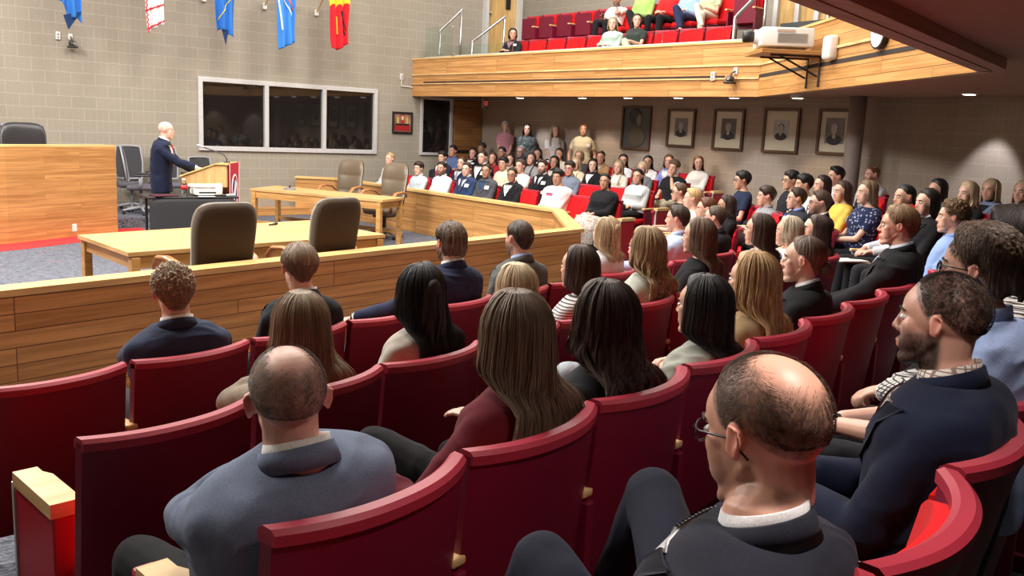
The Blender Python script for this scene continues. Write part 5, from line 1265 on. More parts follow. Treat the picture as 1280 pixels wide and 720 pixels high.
# flags on short wall poles
def flag(label, x, zb, w, mats, shape, seed, ht=1.6, y=16.35):
    t = thing('flag', label, 'flag', (x, y, zb)); nx, nz = 26, 40
    def grid(v0, v1, off=0.0, grow=1.0, scal=0.0):
        vs = []; fs = []
        for lay in (0, .004):
            for j in range(nz + 1):
                for i in range(nx + 1):
                    uu = i / nx; v = (v0 + scal * abs(math.sin(uu * 9)) * (1 - j / nz)) + (v1 - v0) * j / nz; zc = shape(uu); z = zc + (ht - zc) * v; ww = w * grow * (1 - .30 * (1 - v))
                    vs.append(((uu - .5) * ww + .04 * (1 - v), .05 * math.sin(uu * 15 + seed) * (1 - .3 * v) + .02 * math.sin(v * 9 + uu * 6) + lay * (1 if not off else 3.5) - off, z))
        q = nx + 1; M = q * (nz + 1)
        for j in range(nz):
            for i in range(nx): f = (j * q + i, j * q + i + 1, (j + 1) * q + i + 1, (j + 1) * q + i); fs.append(f); fs.append(tuple(M + k for k in f[::-1]))
        for j in range(nz): fs += [(j * q, (j + 1) * q, M + (j + 1) * q, M + j * q), (j * q + nx, M + j * q + nx, M + (j + 1) * q + nx, (j + 1) * q + nx)]
        for i in range(nx): fs += [(i, M + i, M + i + 1, i + 1), (nz * q + i, nz * q + i + 1, M + nz * q + i + 1, M + nz * q + i)]
        a = A(); add(a, vs, fs); return a, vs
    a, vs = grid(0, 1); o = obj('cloth', mesh(a, 'c', True), mats[0], t)
    if len(mats) > 1: a, vs = grid(.50, 1.0, .006, 1.02, .05); obj('upper_field', mesh(a, 'c', True), mats[1], o)
    return t, o, shape, w, seed, ht
def on_flag(F_, nm, pts, mat, r=.012, flat=(1, .4)):
    t, o, shape, w, seed, ht = F_; out = []
    for u, v in pts:
        zc = shape(u); z = zc + (ht - zc) * v; ww = w * (1 - .30 * (1 - v)); out.append(((u - .5) * ww + .04 * (1 - v), .05 * math.sin(u * 15 + seed) * (1 - .3 * v) + .02 * math.sin(v * 9 + u * 6) - .006, z))
    a = A(); tube(a, out, r, n=6, dome=True); obj(nm, mesh(a, nm, True), mat, o)
blue = fabric((.03, .16, .52)); navy = fabric((.012, .035, .11)); redf = fabric((.62, .02, .03)); whf = fabric((.74, .72, .74)); yel = fabric((.78, .55, .04)); lbl = fabric((.05, .24, .68))
F_ = flag('blue flag with a dark blue pointed tail, farthest left above the camera', 3.95, 3.28, .52, [blue], lambda u: .34 - .36 * u + .05 * math.sin(u * 9), 1)
a = A(); add(a, [(-.05, -.01, .12), (.22, -.01, .20), (.02, -.01, -.10), (-.05, .02, .12), (.22, .02, .20), (.02, .02, -.10)], [(0, 2, 1), (3, 4, 5), (0, 1, 4, 3), (1, 2, 5, 4), (2, 0, 3, 5)]); obj('tail', a, navy, F_[0])
F_ = flag('white flag with a red zigzag edge, second from the left', 5.32, 3.26, .38, [whf], lambda u: .0 + .16 * u, 3)
on_flag(F_, 'zigzag_edge', [(.02 + .05 * (i % 2), i / 40) for i in range(41)], redf, .012); on_flag(F_, 'zigzag_edge', [(i / 20, .03 + .012 * (i % 2)) for i in range(21)], redf, .012)
on_flag(F_, 'zigzag_edge', [(i / 20, .22 + .012 * (i % 2)) for i in range(21)], redf, .012)
F_ = flag('blue flag with thin gold strokes, third from the left', 6.55, 3.28, .48, [blue], lambda u: .10 + .06 * math.sin(u * 5), 5)
for k_ in range(3): on_flag(F_, 'gold_stroke', [(.2 + .2 * k_ + .06 * i, .12 + .03 * i + .1 * k_) for i in range(7)], yel, .009)
a = A(); add(a, [(-.02, 0, .16), (.10, 0, .16), (.05, 0, -.10), (-.02, .02, .16), (.10, .02, .16), (.05, .02, -.10)], [(0, 2, 1), (3, 4, 5), (0, 1, 4, 3), (1, 2, 5, 4), (2, 0, 3, 5)]); obj('tail', a, navy, F_[0])
F_ = flag('bright blue flag with a red and white seal, fourth from the left', 7.75, 3.18, .44, [lbl], lambda u: .16 * u, 7)
on_flag(F_, 'seal_arc', [(.1 + .10 * i / 8, .62 - .4 * (i / 8)) for i in range(9)], whf, .018); on_flag(F_, 'seal_arc', [(.45 + .45 * i / 8, .62 - .2 * (i / 8)) for i in range(9)], fabric((.6, .12, .16)), .016); on_flag(F_, 'seal_arc', [(.38 + .4 * i / 8, .60 - .25 * (i / 8)) for i in range(9)], whf, .012)
F_ = flag('red flag with a yellow upper part and black lettering strokes, fifth from the left', 8.86, 3.24, .46, [redf, yel], lambda u: .02 + .22 * abs(u - .3), 2)
on_flag(F_, 'black_stroke', [(.58 + .3 * i / 8, .46 - .32 * (i / 8)) for i in range(9)], fabric((.02, .02, .02)), .014); on_flag(F_, 'black_stroke', [(.72 + .2 * i / 8, .46 - .26 * (i / 8)) for i in range(9)], fabric((.02, .02, .02)), .010); on_flag(F_, 'yellow_stroke', [(.35, .40), (.38, .2)], yel, .02)
for x_, l_ in ((3.95, 'farthest left'), (5.32, 'second'), (6.55, 'third'), (7.75, 'fourth'), (8.86, 'fifth')):
    t = thing('flagpole', 'short wall flagpole above the frame holding the %s flag' % l_, 'flagpole', (x_, 17.26, 4.05)); a = A(); tube(a, [(0, 0, 0), (0, -.95, .85)], .018, n=8, dome=True); obj('pole', mesh(a, 'p', True), MAPLE, t); a = A(); box(a, (0, 0, 0), (.08, .06, .12), bev=.01); obj('bracket', a, WHITEP, t)
t = thing('pole_bracket', 'small white flagpole bracket on the block wall left of the red flag', 'bracket', (8.32, 17.26, 4.05)); a = A(); box(a, (0, 0, 0), (.08, .06, .12), bev=.01); obj('plate', a, WHITEP, t); a = A(); tube(a, [(0, 0, 0), (0, -.12, .11)], .025, n=10); obj('socket', a, WHITEP, t)
# ------------------------------------------------------------------ seats on the ground floor
u_ = v3(.9736, .2283, 0)[:2]; nn = np.array([-.2283, .9736])
def row(x0, y0, z, k0, k1, pitch, info, grp):
    for k in range(k0, k1):
        m = np.array([x0, y0]) + u_ * (pitch * (k + .5)) + nn * .055
        lab, up = info.get(k, (None, False))
        s = seat(m[0], m[1], z, 103.2, lab or grp, up=up, group=None if lab else grp)
        if k == k0 and k0 == 0:                     # the row end panel stands here instead of a standard
            for c in list(s.children):
                if c.name.split('.')[0] in ('standard', 'armrest', 'foot'): bpy.data.objects.remove(c)
row(.67, 1.49, .24, 0, 9, .58, {0: ('red seat under the grey haired man in the blue grey blazer', 0), 1: ('red seat behind the woman with very long brown hair', 0), 2: ('red seat behind the woman with wavy black hair', 0), 3: ('red seat behind the woman in sage with straight black hair', 0), 4: ('red seat behind the strawberry blonde woman', 0), 5: ('red seat behind the woman with the low bun', 0)}, 'red seats at the right end of the third row from the railing')
row(.595, 2.52, .12, 0, 11, .575, {0: ('empty red seat at its row end beside the wood topped end panel', 0), 1: ('red seat behind the woman with straight light brown hair', 0), 2: ('red seat behind the woman in the beige satin blouse', 0), 3: ('red seat behind the pale blonde woman', 0), 4: ('red seat behind the woman in the striped sweater', 0), 5: ('red seat behind the woman with balayage curls', 0)}, 'red seats at the right end of the second row from the railing')
row(1.085, 3.71, 0, -3, 10, .592, {-1: ('red seat at the bottom left of the photo in the front row, empty', 0), 0: ('red seat behind the curly haired young man in navy', 0), 1: ('red seat behind the young man in the black jacket', 0), 2: ('red front row seat of the bearded man in the blue jacket', 0), 3: ('red front row seat between the blue jacket and the grey suit', 0), 4: ('red seat right of the grey suited man', 0), -2: ('red front row seat left of the frame edge', 0), -3: ('red front row seat farthest left', 0)}, 'red seats at the right end of the front row')
row(1.27, .62, .36, -1, 6, .58, {-1: ('red seat of the balding man in glasses at the bottom edge', 0), 0: ('empty bright red seat between the balding man and the man in navy', 0), 1: ('red seat of the bearded man in navy', 0), 2: ('red seat of the man in the light blue shirt', 0)}, 'red seats farther right in the nearest row')
place(end_panel('wood topped red end panel beside the empty seat at the bottom left'), .585, 2.87, .12, 96)
place(end_panel('wood topped end panel beside the elbow of the man in the blue grey blazer'), .635, 1.80, .24, 96)
for (x, y, z, az, lab) in ((10.0, 11.75, 0, 180, 'empty red seat left of the young man in the white sweatshirt'), (10.05, 10.55, 0, 183, 'empty red seat just left of the woman with the patterned skirt'), (10.95, 11.2, .12, 182, 'empty red seat in the second far row below the jet black hair'), (10.95, 10.65, .12, 183, 'empty red seat in the second far row, left of the pale grey sweatshirt'), (10.0, 15.35, 0, 180, 'empty red seat at the left end of the far front row'),
                           (10.95, 15.6, .12, 180, 'empty red seat at the left end of the second far row'), (12.75, 10.75, .36, 184, 'empty red seat beside the woman in the satin blouse'), (11.9, 13.6, .24, 180, 'empty red seat in the third far row'), (10.25, 7.25, .12, 140, 'empty red seat right of the man in the navy polo'), (9.55, 6.55, .12, 140, 'empty red seat between the grey polo and the blue shirted man'), (9.6, 5.25, .24, 142, 'empty red seat behind the yellow cardigan'), (11.1, 6.1, .36, 145, 'empty red seat by the wall behind the dotted dress'), (10.6, 5.4, .36, 146, 'empty red seat by the wall right of the bald bearded man'), (10.1, 4.75, .36, 148, 'empty red seat by the wall left of the last row women')):
    seat(x, y, z, az, lab)
for (x, y, z, az, lab) in ((10.05, 9.45, 0, 185, 'wood topped end panel beside the woman with the patterned skirt'), (11.0, 9.6, .12, 185, 'wood topped end panel beside the woman in the pale grey sweatshirt'), (12.7, 9.85, .36, 185, 'wood topped end panel beside the woman in the white satin blouse')):
    place(end_panel(lab), x, y, z, az)
t = thing('paper_bag', 'small beige paper bag on the floor between the aisle seats', 'bag', (10.55, 8.9, .12), R(20)); a = A(); box(a, (0, 0, .12), (.30, .16, .24), bev=.01, taper=.9); obj('bag_body', a, plain('kraft', (.45, .36, .24), .8), t); a = A(); tube(a, [(-.06, 0, .24), (-.04, 0, .32), (.04, 0, .32), (.06, 0, .24)], .006, n=6); obj('handle', a, plain('kraft', (.45, .36, .24), .8), t)
t = thing('papers', 'white folded papers on the lap of the woman with pulled back black hair', 'paper', (8.0, 4.55, .80), R(140))
for i in range(3): a = A(); box(a, (.02 * i, .015 * i, .008 * i), (.30, .22, .005), rz=.15 * i); obj('sheet', a, plain('paper', (.7, .68, .62), .7), t)
# recessed downlights
spots = [(12.47, 15.03), (12.45, 13.10), (12.37, 11.80), (12.30, 10.54), (12.28, 9.34), (12.27, 8.15)] + [(12.1, 5.5), (11.35, 4.1), (9.8, 3.0)]
for i, (x, y) in enumerate(spots):
    t = thing('recessed_downlight', 'round recessed downlight in the soffit over the seats', 'ceiling light', (x, y, CZ if i > 5 else 2.575), 0, 'recessed downlights along the back wall'); a = A(); tube(a, [(0, 0, -.012), (0, 0, .0), (0, 0, .05)], [.095, .105, .105], n=28); obj('trim_ring', mesh(a, 'r'), WHITEP, t)
    a = A(); tube(a, [(0, 0, -.016), (0, 0, -.011)], .075, n=24); obj('lamp_disc', mesh(a, 'l'), emit_mat('lamp_disc', (1, .86, .68), 9) if 'lampm' not in MATS else MATS['lampm'], t)

PEOPLE = [
    {'az': 100, 'lod': 2, 'style': 'reced', 'hair': (0.075, 0.045, 0.03), 'skin': (0.74, 0.4, 0.29), 'top': 'jacket', 'tc': (0.018, 0.02, 0.032), 'inner': (0.75, 0.76, 0.78), 'tie': (0.02, 0.02, 0.03), 'tiek': 'check', 'tie2': (0.6, 0.6, 0.62), 'scalp': 0.85, 'line': 'short', 'crown': (0.62, 3.3, 0.66), 'glasses': (0.03, 0.02, 0.03), 'arms': 'lap', 'beard': 0.35, 'nod': 12, 'pc': (0.008, 0.01, 0.022), 'bulk': 1.02, 'legs': 'up', 'lx': 0.06, 'nx': -0.045, 'hs': 1.07, 'pos': (1.2, 0.799), 'zf': 0.36, 'zh': 1.442, 'haz': 88, 'label': 'balding man in dark glasses and charcoal suit, closest to the camera at bottom right', 'seed': 3, '_near': 1},
    {'az': 104, 'lod': 2, 'dense': 1, 'style': 'reced', 'hair': (0.035, 0.022, 0.018), 'skin': (0.66, 0.38, 0.29), 'top': 'jacket', 'tc': (0.007, 0.011, 0.03), 'inner': (0.7, 0.66, 0.62), 'ik': 'check', 'ic2': (0.25, 0.18, 0.15), 'beard': 0.95, 'arms': 'lap', 'pc': (0.02, 0.025, 0.045), 'scalp': 0.97, 'line': 'short', 'tie': (0.05, 0.012, 0.02), 'bulk': 1.05, 'lean': 0.06, 'pos': (2.129, 0.965), 'zf': 0.36, 'zh': 1.497, 'haz': 101, 'label': 'man with a short dark beard in a navy suit jacket over a checked collar', 'seed': 4, '_near': 1},
    {'az': 104, 'lod': 2, 'style': 'mullet', 'hair': (0.075, 0.045, 0.028), 'hair2': (0.14, 0.09, 0.06), 'skin': (0.66, 0.38, 0.28), 'top': 'shirt', 'tc': (0.36, 0.48, 0.78), 'glasses': (0.02, 0.02, 0.02), 'arms': 'clasp', 'sleeve': 'rolled', 'watch': -1, 'pc': (0.013, 0.013, 0.016), 'thick': 0.022, 'lean': 0.12, 'pos': (2.602, 1.097), 'zf': 0.36, 'zh': 1.57, 'haz': 100, 'label': 'man with thick swept brown hair, glasses and a light blue shirt at the right', 'seed': 5, '_near': 1},
    {'az': 104, 'lod': 1, 'style': 'short', 'thick': 0.024, 'hair': (0.02, 0.015, 0.013), 'skin': (0.66, 0.38, 0.28), 'top': 'jacket', 'tc': (0.62, 0.6, 0.57), 'tk': 'check', 'tc2': (0.03, 0.03, 0.03), 'arms': 'clasp', 'pc': (0.013, 0.013, 0.016), 'inner': (0.72, 0.72, 0.72), 'lean': 0.1, 'pos': (3.08, 1.209), 'zf': 0.36, 'zh': 1.596, 'haz': 100, 'label': 'dark haired person in a fine checked blazer with clasped hands at the right edge', 'seed': 6, '_near': 1},
    {'az': 98, 'lod': 2, 'style': 'reced', 'hair': (0.16, 0.13, 0.1), 'skin': (0.72, 0.4, 0.31), 'top': 'jacket', 'tc': (0.135, 0.165, 0.24), 'inner': (0.78, 0.78, 0.74), 'scalp': 0.62, 'line': 'short', 'crown': (0.42, 3.14, 0.58), 'sides': 1, 'front': 0, 'nz': 0.022, 'arms': 'chinL', 'pc': (0.013, 0.013, 0.016), 'bulk': 1.06, 'lx': -0.05, 'lean': -0.07, 'face': 0, 'roll': -3, 'pos': (0.812, 1.698), 'zf': 0.24, 'zh': 1.319, 'haz': 72, 'label': 'grey haired balding man in a blue grey blazer resting his chin on his hand', 'seed': 7, '_near': 1},
    {'az': 103, 'lod': 2, 'style': 'long', 'hair': (0.12, 0.075, 0.045), 'hair2': (0.22, 0.15, 0.1), 'len': 0.42, 'wave': 0.004, 'spread': 0.075, 'taper': 0.08, 'top': 'sweater', 'tc': (0.1, 0.008, 0.016), 'arms': 'rest', 'pc': (0.013, 0.013, 0.016), 'face': 0, 'skin': (0.66, 0.38, 0.28), 'legs': 'cross', 'thick': 0.024, 'f': 1, 'pos': (1.555, 1.862), 'zf': 0.24, 'zh': 1.338, 'haz': 88, 'label': 'woman with very long straight brown hair and a dark red top', 'seed': 8, '_near': 1},
    {'az': 103, 'lod': 2, 'style': 'wavy', 'hair': (0.02, 0.013, 0.011), 'hair2': (0.07, 0.04, 0.028), 'len': 0.4, 'wave': 0.026, 'freq': 6, 'spread': 0.085, 'taper': 0.05, 'thick': 0.028, 'top': 'sweater', 'tc': (0.013, 0.013, 0.016), 'arms': 'lap', 'pc': (0.013, 0.013, 0.016), 'face': 0, 'skin': (0.66, 0.38, 0.28), 'f': 1, 'pos': (2.011, 1.969), 'zf': 0.24, 'zh': 1.313, 'haz': 88, 'label': 'woman with long wavy black hair in a black top left of the woman in sage', 'seed': 9, '_near': 1},
    {'az': 108, 'lod': 2, 'style': 'long', 'hair': (0.016, 0.014, 0.015), 'hair2': (0.035, 0.03, 0.03), 'len': 0.3, 'wave': 0.002, 'spread': 0.02, 'thick': 0.02, 'taper': 0.05, 'top': 'sweater', 'tc': (0.3, 0.31, 0.27), 'arms': 'knees', 'legs': 'ankleL', 'pc': (0.42, 0.46, 0.52), 'skin': (0.58, 0.32, 0.22), 'face': 1, 'f': 1, 'pos': (2.708, 2.132), 'zf': 0.24, 'zh': 1.267, 'haz': 100, 'label': 'woman with straight black shoulder length hair, sage top and a raised knee in pale denim', 'seed': 10, '_near': 1},
    {'az': 104, 'lod': 2, 'style': 'wavy', 'hair': (0.42, 0.22, 0.09), 'hair2': (0.62, 0.4, 0.2), 'len': 0.34, 'wave': 0.012, 'freq': 4, 'spread': 0.03, 'thick': 0.022, 'taper': 0.1, 'top': 'sweater', 'tc': (0.3, 0.2, 0.1), 'arms': 'lap', 'skin': (0.66, 0.38, 0.28), 'f': 1, 'pos': (3.177, 2.253), 'zf': 0.24, 'zh': 1.313, 'haz': 98, 'label': 'woman with long wavy strawberry blonde hair in front of the woman with the low bun', 'seed': 11, '_near': 1},
    {'az': 104, 'lod': 2, 'style': 'bun', 'hair': (0.05, 0.03, 0.022), 'hair2': (0.16, 0.11, 0.08), 'top': 'jacket', 'tc': (0.013, 0.013, 0.016), 'inner': (0.72, 0.72, 0.72), 'skin': (0.7, 0.43, 0.33), 'arms': 'lap', 'earring': 1, 'f': 1, 'pos': (3.779, 2.394), 'zf': 0.24, 'zh': 1.348, 'haz': 113, 'label': 'woman with a sleek low brown bun in a black jacket, seen in profile', 'seed': 12, '_near': 1},
    {'az': 108, 'lod': 2, 'style': 'short', 'hair': (0.21, 0.12, 0.055), 'hair2': (0.36, 0.24, 0.13), 'skin': (0.7, 0.41, 0.3), 'top': 'jacket', 'tc': (0.013, 0.013, 0.016), 'inner': (0.62, 0.68, 0.78), 'arms': 'knees', 'thick': 0.014, 'pc': (0.6, 0.58, 0.52), 'pos': (5.096, 2.631), 'zf': 0.24, 'zh': 1.443, 'haz': 119, 'label': 'tall young man with short sandy hair in a black suit and open pale collar', 'seed': 13, '_near': 1},
    {'az': 103, 'lod': 2, 'style': 'long', 'hair': (0.19, 0.125, 0.075), 'hair2': (0.36, 0.27, 0.18), 'len': 0.32, 'wave': 0.002, 'spread': 0.05, 'thick': 0.02, 'taper': 0.08, 'top': 'sweater', 'tc': (0.24, 0.2, 0.15), 'arms': 'chinL', 'pc': (0.013, 0.013, 0.016), 'face': 0, 'skin': (0.66, 0.38, 0.28), 'f': 1, 'pos': (1.428, 2.89), 'zf': 0.12, 'zh': 1.176, 'haz': 80, 'label': 'woman with straight light brown hair leaning on her hand behind the balding grey haired man', 'seed': 14, '_near': 1},
    {'az': 103, 'lod': 2, 'style': 'halfup', 'hair': (0.013, 0.012, 0.013), 'len': 0.27, 'wave': 0.012, 'freq': 4, 'spread': 0.05, 'thick': 0.019, 'taper': 0.1, 'top': 'blouse', 'tc': (0.42, 0.39, 0.34), 'arms': 'lap', 'pc': (0.013, 0.013, 0.016), 'face': 0, 'skin': (0.58, 0.32, 0.22), 'f': 1, 'pos': (2.026, 3.03), 'zf': 0.12, 'zh': 1.219, 'haz': 84, 'label': 'woman with long black hair gathered in a half bun and a beige satin blouse', 'seed': 15, '_near': 1},
    {'az': 103, 'lod': 1, 'style': 'long', 'hair': (0.46, 0.33, 0.19), 'hair2': (0.7, 0.56, 0.38), 'len': 0.28, 'wave': 0.002, 'spread': 0.04, 'thick': 0.018, 'top': 'sweater', 'tc': (0.5, 0.2, 0.2), 'face': 0, 'skin': (0.66, 0.38, 0.28), 'f': 1, 'pos': (2.638, 3.164), 'zf': 0.12, 'zh': 1.169, 'haz': 90, 'label': 'woman with smooth pale blonde hair behind the woman with very long brown hair', 'seed': 16, '_near': 1},
    {'az': 104, 'lod': 1, 'style': 'long', 'hair': (0.035, 0.022, 0.017), 'hair2': (0.08, 0.05, 0.04), 'len': 0.17, 'wave': 0.002, 'top': 'sweater', 'tc': (0.66, 0.64, 0.62), 'tk': 'stripes', 'tc2': (0.1, 0.09, 0.1), 'skin': (0.66, 0.38, 0.28), 'arms': 'lap', 'lean': 0.05, 'f': 1, 'pos': (3.234, 3.365), 'zf': 0.12, 'zh': 1.204, 'haz': 104, 'label': 'woman with shoulder length dark brown hair in a thin striped sweater leaning forward', 'seed': 17, '_near': 1},
    {'az': 106, 'lod': 1, 'style': 'wavy', 'hair': (0.14, 0.085, 0.045), 'hair2': (0.48, 0.34, 0.2), 'len': 0.3, 'wave': 0.026, 'freq': 7, 'spread': 0.08, 'thick': 0.026, 'taper': 0.05, 'top': 'sweater', 'tc': (0.42, 0.44, 0.38), 'skin': (0.66, 0.38, 0.28), 'f': 1, 'pos': (3.819, 3.441), 'zf': 0.12, 'zh': 1.262, 'haz': 100, 'label': 'woman with curled light brown balayage hair and a pale sage top', 'seed': 18, '_near': 1},
    {'az': 108, 'lod': 1, 'style': 'long', 'hair': (0.1, 0.06, 0.04), 'hair2': (0.2, 0.13, 0.09), 'len': 0.3, 'wave': 0.003, 'spread': 0.02, 'top': 'sweater', 'tc': (0.013, 0.013, 0.016), 'skin': (0.66, 0.38, 0.28), 'f': 1, 'pos': (4.477, 3.595), 'zf': 0.12, 'zh': 1.291, 'haz': 108, 'label': 'woman with straight medium brown hair and a black top behind the balayage curls', 'seed': 19, '_near': 1},
    {'az': 110, 'lod': 1, 'style': 'long', 'hair': (0.045, 0.028, 0.02), 'hair2': (0.1, 0.065, 0.05), 'len': 0.32, 'wave': 0.002, 'top': 'sweater', 'tc': (0.72, 0.72, 0.72), 'skin': (0.66, 0.38, 0.28), 'f': 1, 'pos': (5.422, 3.817), 'zf': 0.12, 'zh': 1.272, 'haz': 112, 'label': 'woman with long dark brown hair in profile left of the ash blonde bob', 'seed': 20, '_near': 1},
    {'az': 110, 'lod': 1, 'style': 'bob', 'hair': (0.38, 0.31, 0.22), 'hair2': (0.6, 0.52, 0.4), 'len': 0.11, 'wave': 0.003, 'top': 'sweater', 'tc': (0.72, 0.72, 0.72), 'skin': (0.66, 0.38, 0.28), 'f': 1, 'pos': (5.991, 3.95), 'zf': 0.12, 'zh': 1.225, 'haz': 108, 'label': 'woman with ash blonde bobbed hair and a white top', 'seed': 21, '_near': 1},
    {'az': 112, 'lod': 1, 'style': 'long', 'hair': (0.035, 0.022, 0.018), 'hair2': (0.08, 0.05, 0.04), 'len': 0.26, 'wave': 0.002, 'top': 'sweater', 'tc': (0.013, 0.013, 0.016), 'skin': (0.66, 0.38, 0.28), 'f': 1, 'pos': (6.602, 4.093), 'zf': 0.12, 'zh': 1.206, 'haz': 118, 'label': 'woman with dark brown hair in profile right of the ash blonde bob', 'seed': 22, '_near': 1},
    {'az': 92, 'lod': 2, 'style': 'curly', 'hair': (0.17, 0.11, 0.06), 'hair2': (0.38, 0.27, 0.17), 'skin': (0.66, 0.36, 0.27), 'top': 'jacket', 'tc': (0.022, 0.032, 0.068), 'inner': (0.72, 0.72, 0.72), 'front': 0, 'arms': 'chinL', 'face': 0, 'roll': -4, 'watch': -1, 'lx': -0.03, 'thick': 0.015, 'pos': (1.34, 3.934), 'zf': 0.0, 'zh': 1.128, 'haz': 80, 'label': 'young man with curly dark blond hair in a navy suit, hand at his cheek', 'seed': 23, '_near': 1},
    {'az': 100, 'lod': 2, 'style': 'short', 'hair': (0.11, 0.075, 0.045), 'hair2': (0.28, 0.2, 0.13), 'skin': (0.66, 0.38, 0.28), 'top': 'jacket', 'tc': (0.01, 0.014, 0.018), 'inner': (0.72, 0.72, 0.72), 'arms': 'lap', 'face': 0, 'thick': 0.018, 'nod': 6, 'pos': (2.028, 4.116), 'zf': 0.0, 'zh': 1.165, 'haz': 78, 'label': 'young man with straight ash brown hair in a black jacket, front row', 'seed': 24, '_near': 1},
    {'az': 98, 'lod': 2, 'style': 'mullet', 'hair': (0.055, 0.035, 0.023), 'hair2': (0.13, 0.09, 0.06), 'skin': (0.66, 0.38, 0.28), 'top': 'jacket', 'tc': (0.018, 0.024, 0.058), 'inner': (0.72, 0.72, 0.72), 'beard': 0.9, 'arms': 'reachL', 'face': 0, 'watch': -1, 'thick': 0.018, 'pos': (3.15, 4.4), 'zf': 0.0, 'zh': 1.209, 'haz': 88, 'label': 'bearded man with collar length wavy brown hair in a blue jacket, hand on his knee', 'seed': 25, '_near': 1},
    {'az': 98, 'lod': 1, 'style': 'short', 'hair': (0.03, 0.02, 0.017), 'hair2': (0.07, 0.05, 0.04), 'skin': (0.66, 0.38, 0.28), 'top': 'jacket', 'tc': (0.085, 0.09, 0.088), 'inner': (0.35, 0.45, 0.75), 'beard': 0.7, 'arms': 'lap', 'legs': 'cross', 'pc': (0.03, 0.035, 0.05), 'face': 0, 'thick': 0.009, 'pos': (3.8, 4.532), 'zf': 0.0, 'zh': 1.19, 'haz': 92, 'label': 'man with cropped dark hair in a grey suit with pale blue collar by the railing', 'seed': 26, '_near': 1},
    {'az': 100, 'lod': 1, 'style': 'halfup', 'hair': (0.3, 0.2, 0.1), 'hair2': (0.55, 0.42, 0.26), 'len': 0.22, 'wave': 0.003, 'top': 'sweater', 'tc': (0.6, 0.6, 0.6), 'skin': (0.66, 0.38, 0.28), 'f': 1, 'pos': (4.817, 4.749), 'zf': 0.0, 'zh': 1.163, 'haz': 96, 'label': 'woman with half tied dark blonde hair near the railing corner', 'seed': 27, '_near': 1},
    {'az': 108, 'lod': 1, 'style': 'short', 'hair': (0.045, 0.03, 0.023), 'skin': (0.66, 0.38, 0.28), 'top': 'shirt', 'tc': (0.42, 0.52, 0.72), 'arms': 'reachL', 'pc': (0.62, 0.36, 0.27), 'thick': 0.014, 'pos': (6.356, 5.357), 'zf': 0.0, 'zh': 1.166, 'haz': 118, 'label': 'man with short wavy dark hair in a light blue shirt leaning back', 'seed': 28, '_near': 1},
    {'az': 110, 'lod': 1, 'style': 'buzz', 'hair': (0.07, 0.045, 0.03), 'skin': (0.7, 0.42, 0.32), 'top': 'jacket', 'tc': (0.013, 0.013, 0.016), 'inner': (0.013, 0.013, 0.016), 'beard': 0.5, 'scalp': 0.7, 'line': 'short', 'thick': 0.005, 'pos': (6.942, 5.392), 'zf': 0.0, 'zh': 1.154, 'haz': 116, 'label': 'man with buzzed brown hair and stubble in a black jacket behind the light blue shirt', 'seed': 29, '_near': 1},
    {'az': 135, 'style': 'short', 'hair': (0.085, 0.045, 0.024), 'skin': (0.66, 0.38, 0.28), 'top': 'tee', 'tc': (0.013, 0.013, 0.016), 'glasses': (0.03, 0.03, 0.03), 'arms': 'lap', 'pos': (9.635, 8.113), 'zf': 0.0, 'zh': 1.15, 'haz': 138, 'label': 'young man in thin glasses with brown hair behind the blond boy', 'seed': 30, '_seat': 1},
    {'az': 135, 'style': 'quiff', 'hair': (0.5, 0.34, 0.16), 'skin': (0.7, 0.42, 0.32), 'top': 'tee', 'tc': (0.66, 0.62, 0.52), 'arms': 'chinL', 'shorts': 1, 'pc': (0.25, 0.3, 0.4), 'pos': (8.84, 7.233), 'zf': 0.0, 'zh': 1.15, 'haz': 136, 'label': 'blond boy in a cream shirt and shorts with his hand at his mouth', 'seed': 31, '_seat': 1},
    {'az': 135, 'style': 'short', 'hair': (0.11, 0.035, 0.016), 'skin': (0.66, 0.38, 0.28), 'top': 'tee', 'tc': (0.72, 0.72, 0.72), 'pos': (7.938, 6.294), 'zf': 0.0, 'zh': 1.13, 'haz': 135, 'label': 'person with short auburn hair behind the cream shirt', 'seed': 32, '_seat': 1},
    {'az': 135, 'style': 'wavy', 'hair': (0.04, 0.024, 0.018), 'len': 0.2, 'wave': 0.014, 'freq': 8, 'skin': (0.45, 0.24, 0.15), 'top': 'jacket', 'tc': (0.013, 0.013, 0.016), 'inner': (0.013, 0.013, 0.016), 'curl': 0.006, 'f': 1, 'pos': (8.607, 6.538), 'zf': 0.0, 'zh': 1.13, 'haz': 138, 'label': 'woman with curly dark hair to her shoulders in a black jacket', 'seed': 33, '_seat': 1},
    {'az': 140, 'style': 'mop', 'hair': (0.035, 0.02, 0.013), 'skin': (0.66, 0.38, 0.28), 'top': 'shirt', 'tc': (0.27, 0.28, 0.3), 'arms': 'cross', 'sleeve': 'short', 'pos': (9.832, 6.859), 'zf': 0.12, 'zh': 1.2, 'haz': 140, 'label': 'young man with a mop of dark curly hair in a grey polo shirt', 'seed': 34, '_seat': 1},
    {'az': 138, 'style': 'short', 'hair': (0.035, 0.02, 0.013), 'skin': (0.66, 0.38, 0.29), 'top': 'jacket', 'tc': (0.03, 0.036, 0.055), 'inner': (0.22, 0.34, 0.75), 'tie': (0.02, 0.03, 0.08), 'thick': 0.013, 'pos': (9.238, 6.027), 'zf': 0.12, 'zh': 1.25, 'haz': 136, 'label': 'man in a dark suit with bright blue shirt and tie in the middle section', 'seed': 35, '_seat': 1},
